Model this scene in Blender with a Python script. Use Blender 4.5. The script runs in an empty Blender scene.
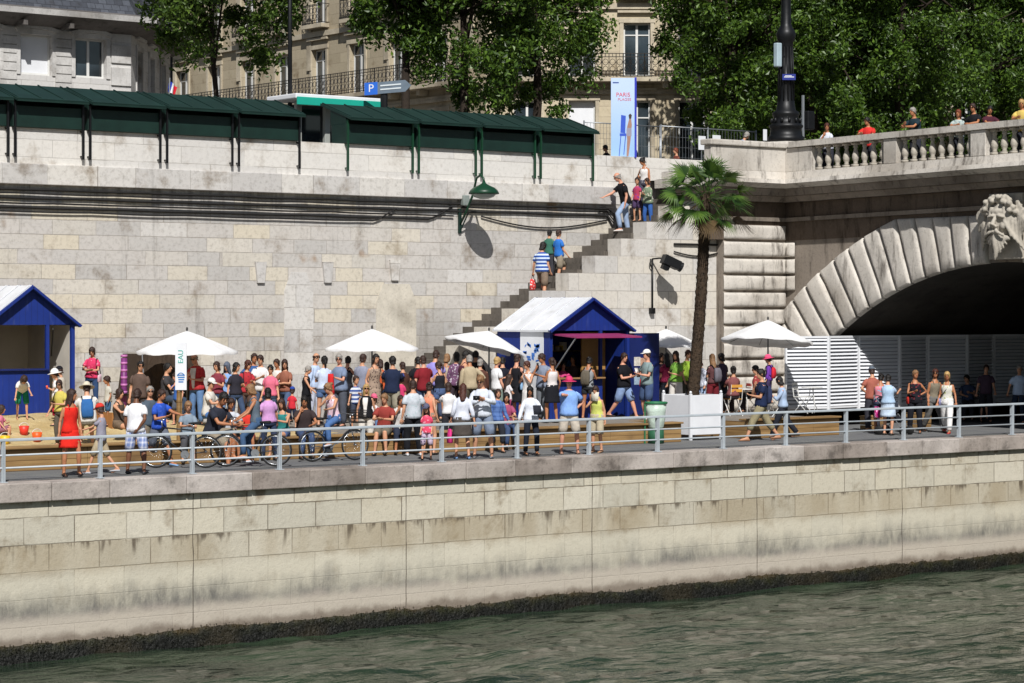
import bpy, bmesh, math, random
from mathutils import Vector, Matrix, Quaternion, noise
random.seed(7)
SC = bpy.context.scene
COL = SC.collection
R = math.radians
PI = math.pi
# ------------------------------------------------------------------ camera model
TH = R(37.5); F = 2400.0; HZ = 310.0; CZ = 3.35
ST, CT = math.sin(TH), math.cos(TH)
CU, CV = -53.7 * ST, -53.7 * CT

def ray(px):
    return (px - 512.0) / F

def U_at(px, V):
    t = ray(px); Z = (V - CV) / (CT - t * ST)
    return CU + Z * (ST + t * CT)

def V_at(px, U):
    t = ray(px); Z = (U - CU) / (ST + t * CT)
    return CV + Z * (CT - t * ST)

def depth(U, V):
    return (U - CU) * ST + (V - CV) * CT

def scl(U, V):
    return F / depth(U, V)

def z_at(py, U, V):
    return CZ - (py - HZ) / scl(U, V)

def pt(px, py, V):
    U = U_at(px, V); return Vector((U, V, z_at(py, U, V)))

def at_depth(px, Z):
    t = ray(px); return (CU + Z * (ST + t * CT), CV + Z * (CT - t * ST))

# ------------------------------------------------------------------ colours / materials
def lin(h):
    if isinstance(h, (tuple, list)):
        return tuple(h[:3]) + (1,)
    h = h.lstrip('#')
    o = []
    for i in (0, 2, 4):
        c = int(h[i:i + 2], 16) / 255.0
        o.append(c / 12.92 if c <= 0.04045 else ((c + 0.055) / 1.055) ** 2.4)
    return tuple(o) + (1,)

class NT:
    def __init__(self, name):
        self.m = bpy.data.materials.new(name); self.m.use_nodes = True
        self.t = self.m.node_tree; self.n = self.t.nodes; self.l = self.t.links
        self.bsdf = self.n['Principled BSDF']
        self._co = None
    def new(self, typ, **kw):
        n = self.n.new(typ)
        for k, v in kw.items():
            if k in n.inputs: self.put(n.inputs[k], v)
            else: setattr(n, k, v)
        return n
    def put(self, sock, v):
        if isinstance(v, bpy.types.NodeSocket): self.l.new(v, sock)
        else: sock.default_value = v
    def co(self):
        if not self._co: self._co = self.new('ShaderNodeTexCoord').outputs['Object']
        return self._co
    def xyz(self):
        s = self.new('ShaderNodeSeparateXYZ'); self.l.new(self.co(), s.inputs[0]); return s.outputs
    def math(self, op, a, b=0.0, c=0.0):
        n = self.n.new('ShaderNodeMath'); n.operation = op
        self.put(n.inputs[0], a); self.put(n.inputs[1], b); self.put(n.inputs[2], c)
        return n.outputs[0]
    def comb(self, x, y, z):
        n = self.n.new('ShaderNodeCombineXYZ')
        for i, v in enumerate((x, y, z)): self.put(n.inputs[i], v)
        return n.outputs[0]
    def noise(self, scale, detail=4, vec=None, rough=0.55, stretch=None):
        n = self.n.new('ShaderNodeTexNoise'); n.inputs['Scale'].default_value = scale
        n.inputs['Detail'].default_value = detail; n.inputs['Roughness'].default_value = rough
        v = vec if vec is not None else self.co()
        if stretch:
            mp = self.n.new('ShaderNodeMapping'); mp.inputs['Scale'].default_value = stretch
            self.l.new(v, mp.inputs[0]); v = mp.outputs[0]
        self.l.new(v, n.inputs['Vector'])
        return n.outputs['Fac']
    def ramp(self, fac, stops, interp='LINEAR'):
        n = self.n.new('ShaderNodeValToRGB'); e = n.color_ramp.elements
        n.color_ramp.interpolation = interp
        while len(e) < len(stops): e.new(0.5)
        for i, (p, c) in enumerate(stops):
            e[i].position = p; e[i].color = lin(c) if not isinstance(c, float) else (c, c, c, 1)
        self.l.new(fac, n.inputs[0]); return n.outputs[0]
    def mix(self, fac, a, b, mode='MIX'):
        n = self.n.new('ShaderNodeMix'); n.data_type = 'RGBA'; n.blend_type = mode
        self.put(n.inputs[0], fac)
        for s, v in ((n.inputs[6], a), (n.inputs[7], b)):
            self.put(s, v if isinstance(v, bpy.types.NodeSocket) else lin(v))
        return n.outputs[2]
    def smooth(self, x, a, b):
        n = self.n.new('ShaderNodeMapRange'); n.interpolation_type = 'SMOOTHSTEP'
        self.put(n.inputs[0], x); n.inputs[1].default_value = a; n.inputs[2].default_value = b
        return n.outputs[0]
    def bump(self, h, strength=0.3, dist=0.02, prev=None):
        n = self.n.new('ShaderNodeBump'); n.inputs['Strength'].default_value = strength
        n.inputs['Distance'].default_value = dist; self.l.new(h, n.inputs['Height'])
        if prev is not None: self.l.new(prev, n.inputs['Normal'])
        return n.outputs[0]
    def out(self, col, rough=0.7, normal=None, metal=0.0, spec=0.5):
        self.put(self.bsdf.inputs['Base Color'], col if isinstance(col, bpy.types.NodeSocket) else lin(col))
        self.put(self.bsdf.inputs['Roughness'], rough); self.bsdf.inputs['Metallic'].default_value = metal
        self.bsdf.inputs['Specular IOR Level'].default_value = spec
        if normal is not None: self.l.new(normal, self.bsdf.inputs['Normal'])
        return self.m

_mc = {}
def simple(col, rough=0.7, var=0.15, scale=6, bump=0.1, metal=0.0, spec=0.4, name='paint', bs=None):
    key = (name, col, rough, var, scale, bump, metal)
    if key in _mc: return _mc[key]
    g = NT(name); c = lin(col)
    n = g.noise(scale, 5)
    lo = tuple(max(0, x * (1 - var)) for x in c[:3]); hi = tuple(min(1, x * (1 + var)) for x in c[:3])
    r = g.ramp(n, [(0.3, lo), (0.7, hi)])
    nb = g.bump(g.noise(bs or scale * 3, 3), bump, 0.02) if bump else None
    _mc[key] = g.out(r, rough, nb, metal, spec)
    return _mc[key]

def cloth(col, pat=None, col2='#ffffff'):
    key = ('cloth', col, pat, col2)
    if key in _mc: return _mc[key]
    g = NT('cloth'); c = lin(col)
    base = g.ramp(g.noise(9, 3), [(0.3, tuple(x * 0.86 for x in c[:3])), (0.7, tuple(min(1, x * 1.08) for x in c[:3]))])
    x = g.xyz()
    if pat == 'stripe':
        f = g.math('GREATER_THAN', g.math('SINE', g.math('MULTIPLY', x[2], 62.0)), 0.1)
        base = g.mix(f, base, col2)
    elif pat == 'plaid':
        f = g.math('GREATER_THAN', g.math('SINE', g.math('MULTIPLY', x[2], 60.0)), 0.35)
        f2 = g.math('GREATER_THAN', g.math('SINE', g.math('MULTIPLY', g.math('ADD', x[0], x[1]), 60.0)), 0.35)
        base = g.mix(g.math('MULTIPLY', g.math('ADD', f, f2), 0.5), base, col2)
    elif pat == 'floral':
        v = g.new('ShaderNodeTexVoronoi', Scale=18.0); g.l.new(g.co(), v.inputs['Vector'])
        f = g.math('LESS_THAN', v.outputs['Distance'], 0.33)
        base = g.mix(f, base, col2)
    elif pat == 'print':
        f = g.math('GREATER_THAN', g.noise(16, 1), 0.62)
        base = g.mix(f, base, col2)
    h = g.noise(13, 3, stretch=(1, 1, 0.45))
    _mc[key] = g.out(base, 0.9, g.bump(h, 0.55, 0.03), spec=0.2)
    return _mc[key]

# ------------------------------------------------------------------ mesh builder
class MB:
    def __init__(self): self.v = []; self.f = []; self.m = []
    def add(self, vs, fs, mi=0):
        b = len(self.v); self.v += [tuple(v) for v in vs]
        self.f += [tuple(i + b for i in f) for f in fs]; self.m += [mi] * len(fs); return self
    def box(self, x0, x1, y0, y1, z0, z1, mi=0):
        vs = [(x, y, z) for z in (z0, z1) for y in (y0, y1) for x in (x0, x1)]
        return self.add(vs, [(0, 2, 3, 1), (4, 5, 7, 6), (0, 1, 5, 4), (2, 6, 7, 3), (0, 4, 6, 2), (1, 3, 7, 5)], mi)
    def bbox(self, x0, x1, y0, y1, z0, z1, b=0.02, mi=0):
        "box with chamfered edges"
        bm = bmesh.new(); bmesh.ops.create_cube(bm, size=1.0)
        for v in bm.verts:
            v.co = Vector(((x0 + x1) / 2 + v.co.x * (x1 - x0), (y0 + y1) / 2 + v.co.y * (y1 - y0), (z0 + z1) / 2 + v.co.z * (z1 - z0)))
        bmesh.ops.bevel(bm, geom=list(bm.edges), offset=b, segments=2, affect='EDGES', profile=0.5)
        bm.verts.index_update()
        self.add([v.co.copy() for v in bm.verts], [[v.index for v in f.verts] for f in bm.faces], mi); bm.free(); return self
    def obox(self, c, ax, ay, az, mi=0):
        "oriented box: half axis vectors"
        c = Vector(c); ax = Vector(ax); ay = Vector(ay); az = Vector(az)
        vs = [c + ax * x + ay * y + az * z for z in (-1, 1) for y in (-1, 1) for x in (-1, 1)]
        return self.add(vs, [(0, 2, 3, 1), (4, 5, 7, 6), (0, 1, 5, 4), (2, 6, 7, 3), (0, 4, 6, 2), (1, 3, 7, 5)], mi)
    def bar(self, a, b, w, t=None, up=(0, 0, 1), mi=0):
        a = Vector(a); b = Vector(b); d = (b - a); L = d.length
        if L < 1e-6: return self
        d /= L; up = Vector(up)
        if abs(d.dot(up)) > 0.98: up = Vector((1, 0, 0))
        s = d.cross(up).normalized(); u = s.cross(d)
        return self.obox((a + b) / 2, d * L / 2, s * w / 2, u * (t or w) / 2, mi)
    def tube(self, pts, rad, n=8, cap=True, mi=0):
        pts = [Vector(p) for p in pts]
        if not isinstance(rad, (list, tuple)): rad = [rad] * len(pts)
        rings = []; prev = None
        for i, p in enumerate(pts):
            if i == 0: d = pts[1] - p
            elif i == len(pts) - 1: d = p - pts[i - 1]
            else: d = (pts[i + 1] - p).normalized() + (p - pts[i - 1]).normalized()
            if d.length < 1e-9: d = Vector((0, 0, 1))
            d.normalize()
            if prev is None:
                a = Vector((1, 0, 0)) if abs(d.x) < 0.8 else Vector((0, 1, 0))
                s = d.cross(a).normalized()
            else:
                s = (prev - d * prev.dot(d))
                s = s.normalized() if s.length > 1e-6 else d.orthogonal().normalized()
            prev = s; q = d.cross(s)
            r = rad[i]
            rx, ry = (r if isinstance(r, (tuple, list)) else (r, r))
            rings.append([p + s * (math.cos(2 * PI * k / n) * rx) + q * (math.sin(2 * PI * k / n) * ry) for k in range(n)])
        return self.loft(rings, cap, mi)
    def loft(self, rings, cap=True, mi=0, closed=True):
        n = len(rings[0]); vs = [p for r in rings for p in r]; fs = []
        for i in range(len(rings) - 1):
            for k in range(n if closed else n - 1):
                k2 = (k + 1) % n
                fs.append((i * n + k, i * n + k2, (i + 1) * n + k2, (i + 1) * n + k))
        if cap:
            fs.append(tuple(reversed(range(n)))); fs.append(tuple((len(rings) - 1) * n + k for k in range(n)))
        return self.add(vs, fs, mi)
    def ell(self, c, r, n=10, m=7, mi=0, q=None):
        c = Vector(c); rings = []
        for i in range(1, m):
            a = -PI / 2 + PI * i / m
            rings.append([Vector((math.cos(a) * math.cos(2 * PI * k / n) * r[0], math.cos(a) * math.sin(2 * PI * k / n) * r[1], math.sin(a) * r[2])) for k in range(n)])
        vs = [p for rr in rings for p in rr] + [Vector((0, 0, -r[2])), Vector((0, 0, r[2]))]
        fs = []
        for i in range(m - 2):
            for k in range(n):
                k2 = (k + 1) % n; fs.append((i * n + k, i * n + k2, (i + 1) * n + k2, (i + 1) * n + k))
        b = n * (m - 1)
        for k in range(n):
            fs.append((b, (k + 1) % n, k)); fs.append((b + 1, (m - 2) * n + k, (m - 2) * n + (k + 1) % n))
        if q: vs = [q @ v for v in vs]
        return self.add([v + c for v in vs], fs, mi)
    def lathe(self, c, prof, n=12, mi=0, cap=True):
        c = Vector(c)
        return self.loft([[c + Vector((math.cos(2 * PI * k / n) * r, math.sin(2 * PI * k / n) * r, z)) for k in range(n)] for r, z in prof], cap, mi)
    def prism(self, poly, o, ax, ay, ex, mi=0):
        "poly in plane (ax, ay) at o, extruded by ex"
        o = Vector(o); ax = Vector(ax); ay = Vector(ay); ex = Vector(ex); n = len(poly)
        vs = [o + ax * a + ay * b for a, b in poly] + [o + ax * a + ay * b + ex for a, b in poly]
        fs = [tuple(range(n)), tuple(reversed(range(n, 2 * n)))] + [(i, n + i, n + (i + 1) % n, (i + 1) % n) for i in range(n)]
        return self.add(vs, fs, mi)
    def quad(self, a, b, c, d, mi=0): return self.add([a, b, c, d], [(0, 1, 2, 3)], mi)
    def build(self, name, mats, parent=None, smooth=False, world=True, fixn=True):
        me = bpy.data.meshes.new(name)
        off = Vector((0, 0, 0))
        if parent is not None and world:
            off = wloc(parent)
        me.from_pydata([(v[0] - off[0], v[1] - off[1], v[2] - off[2]) for v in self.v], [], self.f)
        if not isinstance(mats, (list, tuple)): mats = [mats]
        for m in mats: me.materials.append(m)
        if len(mats) > 1: me.polygons.foreach_set('material_index', self.m)
        if fixn:
            bm = bmesh.new(); bm.from_mesh(me); bmesh.ops.recalc_face_normals(bm, faces=bm.faces); bm.to_mesh(me); bm.free()
        if smooth:
            me.polygons.foreach_set('use_smooth', [True] * len(me.polygons))
        o = bpy.data.objects.new(name, me); COL.objects.link(o)
        if parent is not None: o.parent = parent
        return o

def wloc(o):
    l = Vector(o.location)
    while o.parent: o = o.parent; l = l + Vector(o.location)
    return l

def tag(o, label=None, cat=None, group=None, kind=None):
    if label: o['label'] = label
    if cat: o['category'] = cat
    if group: o['group'] = group
    if kind: o['kind'] = kind
    return o

def thing(name, label, cat, loc, group=None, rz=0.0):
    o = bpy.data.objects.new(name, None); COL.objects.link(o); o.empty_display_size = 0.3
    o.location = loc; o.rotation_euler = (0, 0, rz)
    return tag(o, label, cat, group)

def struct(mb, name, mat, smooth=False, fixn=True):
    o = mb.build(name, mat, None, smooth, fixn=fixn); o['kind'] = 'structure'; return o

def kids(o): return [c for c in bpy.data.objects if c.parent == o]

def copy_tree(o, parent=None):
    c = o.copy(); COL.objects.link(c); c.parent = parent
    for ch in o.children: copy_tree(ch, c)
    return c

def text_mesh(body, size, origin, xax, zax, mat, name, parent, extrude=0.004, align='CENTER'):
    cu = bpy.data.curves.new('txt', 'FONT'); cu.body = body; cu.size = size; cu.extrude = extrude; cu.align_x = align; cu.align_y = 'CENTER'
    to = bpy.data.objects.new('txt', cu); COL.objects.link(to)
    dg = bpy.context.evaluated_depsgraph_get()
    me = bpy.data.meshes.new_from_object(to.evaluated_get(dg))
    bpy.data.objects.remove(to); bpy.data.curves.remove(cu)
    x = Vector(xax).normalized(); z = Vector(zax).normalized(); n = x.cross(z)
    off = wloc(parent) if parent else Vector((0, 0, 0))
    for v in me.vertices:
        c = v.co.copy(); v.co = Vector(origin) + x * c.x + z * c.y + n * c.z - off
    me.name = name; me.materials.clear(); me.materials.append(mat)
    o = bpy.data.objects.new(name, me); COL.objects.link(o)
    if parent: o.parent = parent
    return o
# ================================================================== PEOPLE
SKIN = {'light': '#c08e70', 'tan': '#a87150', 'brown': '#6b4530', 'dark': '#432b20', 'pink': '#c68f76'}
HAIRC = {'black': '#15110f', 'brown': '#33211a', 'auburn': '#46241a', 'grey': '#8f8a84', 'blond': '#a98a58', 'fair': '#846344', 'white': '#c4c0ba', 'red': '#6e3420'}
ARM = {'down': (4, 8, 14, 0), 'loose': (-8, 10, 20, 10), 'hips': (-22, 38, 85, 75), 'hold': (22, 8, 85, 30), 'crossed': (30, 14, 92, 68),
       'phone': (42, 16, 128, 25), 'shade': (82, 42, 128, 48), 'reach': (58, 6, 18, 5), 'back': (-28, 14, 48, 60), 'pocket': (-6, 16, 30, 25),
       'low': (38, 4, 18, 8), 'bars': (55, 10, 22, 0), 'knees': (45, 10, 55, 35), 'rail': (50, 14, 70, 55), 'side': (10, 26, 60, 0), 'up': (120, 10, 40, 10),
       'camera': (30, 16, 80, 42), 'push': (40, 6, 45, 5)}
LEG = {'stand': ((2, 4, 3), (-2, 5, 4)), 'apart': ((3, 8, 3), (-3, 8, 4)), 'relax': ((10, 5, 16), (-2, 4, 2)), 'walk': ((24, 3, 6), (-18, 3, 20)),
       'stride': ((30, 3, 10), (-24, 3, 14)), 'sit': ((84, 8, 86), (80, 12, 78)), 'floor': ((112, 14, 118), (100, 18, 104)), 'bend': ((6, 6, 8), (2, 6, 6)),
       'cycle': ((72, 5, 80), (26, 5, 34)), 'hang': ((70, 14, 70), (70, 14, 72)), 'step': ((42, 5, 52), (-6, 4, 6))}

def qx(a): return Quaternion((1, 0, 0), a)
def qy(a): return Quaternion((0, 1, 0), a)
def qz(a): return Quaternion((0, 0, 1), a)

def ring(c, q, rx, ry, n=14, oy=0.0, jit=0.0, rnd=None, sq=1.0):
    out = []
    for k in range(n):
        a = 2 * PI * k / n
        j = 1 + (rnd.uniform(-jit, jit) if rnd else 0)
        ca, sa = math.cos(a), math.sin(a)
        ca = math.copysign(abs(ca) ** sq, ca); sa = math.copysign(abs(sa) ** sq, sa)
        out.append(c + q @ Vector((ca * rx * j, sa * ry * j + oy, 0)))
    return out

HEADP = [(-.120, .020, .022, -.050), (-.104, .042, .050, -.032), (-.066, .060, .078, -.014), (-.02, .071, .090, -.002), (.02, .0745, .095, .002), (.058, .072, .093, .004), (.092, .054, .071, .006), (.116, .020, .028, .006)]

def head_r(z):
    P = HEADP
    if z <= P[0][0]: return P[0][1:]
    for a, b in zip(P, P[1:]):
        if z <= b[0]:
            t = (z - a[0]) / (b[0] - a[0]); return tuple(a[i] + (b[i] - a[i]) * t for i in (1, 2, 3))
    return P[-1][1:]

def torso_profile(fem, kid, wide):
    if kid: P = [(-.09, .085, .075), (-.03, .145, .105), (.03, .148, .108), (.12, .138, .104), (.22, .135, .098), (.32, .145, .10), (.40, .150, .10), (.455, .130, .085), (.50, .092, .07), (.535, .066, .058)]
    elif fem: P = [(-.09, .09, .08), (-.03, .172, .118), (.03, .172, .118), (.12, .142, .10), (.20, .128, .094), (.30, .146, .112), (.37, .154, .118), (.425, .150, .098), (.47, .126, .082), (.505, .092, .07), (.54, .068, .06)]
    else: P = [(-.09, .09, .08), (-.03, .166, .116), (.03, .170, .12), (.12, .160, .114), (.20, .158, .11), (.30, .172, .118), (.38, .186, .120), (.43, .180, .106), (.475, .150, .088), (.51, .108, .074), (.54, .078, .064)]
    return [(z, rx * wide, ry * (1 + (wide - 1) * 1.6)) for z, rx, ry in P]

PEOPLE = []
HELD = []

def P(label, px, yh=None, V=None, fy=None, face=0, h=None, z=None, U=None, sex='m', top=('tee', '#888888'), bot=('trousers', '#222831'), hair=('short', 'brown'),
      skin='light', arms=('down', 'down'), legs='stand', lean=0, yaw=0, nod=6, hat=None, glasses=False, shoes='#2a2622', seat=None, wide=1.0, group='people on the quay',
      bag=None, dh=0, cat='person', belt=None):
    kid = sex == 'c'
    if z is None and fy is not None: z = 0.0 if fy > 434 and V is None else None
    if V is None and fy is not None:
        s = (fy - HZ) / (CZ - (z or 0.0)); V = CV + F / s * (CT - ray(px) * ST)
    if U is None: U = U_at(px, V)
    else: V = V_at(px, U)
    if V < .85 and U < 14: V = .85; U = U_at(px, V)
    if z is None: z = ground_z(U, V)
    if h is None: h = CZ - (yh - HZ) / scl(U, V) - z + dh
    PEOPLE.append(dict(locals()))
    return PEOPLE[-1]

def make_raw(p):
    rnd = random.Random(hash((round(p['px'], 1), p['label'][:9])) & 0xffff if False else int(p['px'] * 17 + (p['yh'] or 0) * 5))
    fem = p['sex'] == 'f'; kid = p['sex'] == 'c'
    hs = 1.0
    if kid: hs = 1.0 + max(0.05, (1.75 - p['h'])) * 0.5
    QT = qz(R(rnd.uniform(-14, 14))) @ qx(R(p['lean'] + rnd.uniform(-3, 5))) @ qy(R(rnd.uniform(-3, 3))); Z = Vector((0, 0, 1))
    prof = torso_profile(fem, kid, p['wide'])
    # legs
    legs = LEG[p['legs']] if isinstance(p['legs'], str) else p['legs']
    LT, LS = (.44, .42)
    J = {}; ank = []
    for sd, (pi_, ab, kn) in zip((1, -1), legs):
        if p['legs'] in ('stand', 'relax', 'apart'):
            dk = rnd.uniform(0, 9); pi_ += dk + rnd.uniform(-3, 3); kn += dk * 1.7; ab += rnd.uniform(-1, 4)
        hip = Vector((.088 * sd, 0, -.02))
        q = qy(R(-ab * sd)) @ qx(R(-pi_)); d1 = q @ -Z
        q2 = qy(R(-ab * sd * 0.4)) @ qx(R(-pi_ + kn)); d2 = q2 @ -Z
        knee = hip + d1 * LT; ankle = knee + d2 * LS
        J[('leg', sd)] = (hip, knee, ankle, q2); ank.append(ankle.z)
    if p['seat'] is not None: rootz = None
    root = Vector((0, 0, -min(ank) + .075))
    # arms
    sw = .152 if fem else (.14 if kid else .178)
    arms = []
    for sd, a in zip((1, -1), p['arms']):
        a = ARM[a] if isinstance(a, str) else a
        a = (a[0] + rnd.uniform(-9, 12), a[1] + rnd.uniform(-2, 8), a[2] + rnd.uniform(-4, 18), a[3] + rnd.uniform(-8, 12))
        sh = QT @ Vector((sw * sd, .005, .440))
        q = qy(R(-a[1] * sd)) @ qx(R(-a[0])); d1 = q @ -Z
        hinge = Quaternion(d1, R(a[3]) * sd) @ (q @ Vector((1, 0, 0)))
        d2 = Quaternion(hinge, R(-a[2])) @ d1
        al = .285 if not kid else .26
        el = sh + d1 * al; wr = el + d2 * (al * .88)
        J[('arm', sd)] = (sh, el, wr, d2, hinge)
    QH = QT.slerp(Quaternion(), 0.55) @ qz(R(p['yaw'] + rnd.uniform(-32, 32))) @ qx(R(p['nod'] + rnd.uniform(-6, 10)))
    neck = QT @ Vector((0, .012, .55)); hc = QT @ Vector((0, -.005, .60)) + QH @ Vector((0, -.022, .128 * hs))
    p['J'] = J; p['hc'] = hc; p['QH'] = QH; p['QT'] = QT; p['prof'] = prof; p['hs'] = hs; p['rnd'] = rnd; p['fem'] = fem; p['kid'] = kid
    b = MB()
    b.loft([ring(QT @ Vector((0, 0, z)), QT, rx, ry) for z, rx, ry in prof])
    b.tube([QT @ Vector((0, .008, .46)), neck, hc + QH @ Vector((0, .01, -.03))], [(.075, .07), (.052, .056), (.052, .056)], 10)
    b.loft([[hc + QH @ Vector((math.cos(2 * PI * k / 14) * rx * hs, (math.sin(2 * PI * k / 14) * ry + oy) * hs, z * hs)) for k in range(14)] for z, rx, ry, oy in HEADP])
    lt = .92 if fem else (.8 if kid else 1.0)
    for sd in (1, -1):
        hip, knee, ankle, q2 = J[('leg', sd)]
        fd = (q2 @ Vector((0, -1, 0))); fd = Vector((fd.x, fd.y, min(0, fd.z) * 0.3)).normalized()
        if fd.length < .1: fd = Vector((0, -1, 0))
        b.tube([hip + (hip - knee).normalized() * .03, hip.lerp(knee, .35), hip.lerp(knee, .8), knee, knee.lerp(ankle, .3), knee.lerp(ankle, .7), ankle],
               [.088 * lt + .004, .083 * lt, .062 * lt, .056 * lt, .060 * lt, .044 * lt, .037], 10)
        J[('foot', sd)] = (ankle, fd)
        b.tube([ankle + Vector((0, 0, .03)), ankle - fd * .045 + Vector((0, 0, -.035)), ankle + fd * .03 + Vector((0, 0, -.032)), ankle + fd * .13 + Vector((0, 0, -.05)), ankle + fd * .175 + Vector((0, 0, -.056))],
               [.036, .036, (.042, .036), (.044, .022), (.030, .016)], 8)
        sh, el, wr, d2, hg = J[('arm', sd)]
        at = .84 if fem else (.76 if kid else 1.0)
        b.tube([sh + (sh - el) * .1, sh.lerp(el, .3), el, el.lerp(wr, .3), wr, wr + d2 * .03], [.050 * at, .048 * at, .039 * at, .041 * at, .026, .024], 9)
    p['raw'] = b
    return b

def hand(b, wr, d, hinge, sd, curl=0.5, s=1.0):
    d = d.normalized(); side = hinge - d * hinge.dot(d)
    side = side.normalized() if side.length > .05 else d.orthogonal().normalized()
    n = d.cross(side) * 1.0
    # palm
    rr = []
    for t, w, th in ((0, .024, .017), (.03, .034, .016), (.075, .041, .013), (.09, .038, .010)):
        c = wr + d * t * s
        rr.append([c + side * math.cos(2 * PI * k / 8) * w * s + n * math.sin(2 * PI * k / 8) * th * s for k in range(8)])
    b.loft(rr)
    for i, (o, L) in enumerate(((-.029, .060), (-.010, .074), (.010, .070), (.028, .055))):
        pts = [wr + (d * .078 + side * o) * s]; dd = d.copy()
        for j, f in enumerate((.45, .32, .23)):
            dd = Quaternion(side, -curl * (.55 + .35 * j) * 1.0) @ dd
            pts.append(pts[-1] + dd * L * f * s)
        b.tube(pts, [.0095 * s, .0085 * s, .0078 * s, .005 * s], 5)
    tp = wr + (d * .022 - side * .028 * sd) * s; td = (d * .75 - side * .62 * sd).normalized()
    p2 = tp + td * .036 * s; td2 = (d * .95 - side * .1 * sd - n * .0).normalized()
    b.tube([tp, p2, p2 + td2 * .03 * s], [.012 * s, .010 * s, .006 * s], 5)

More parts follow.
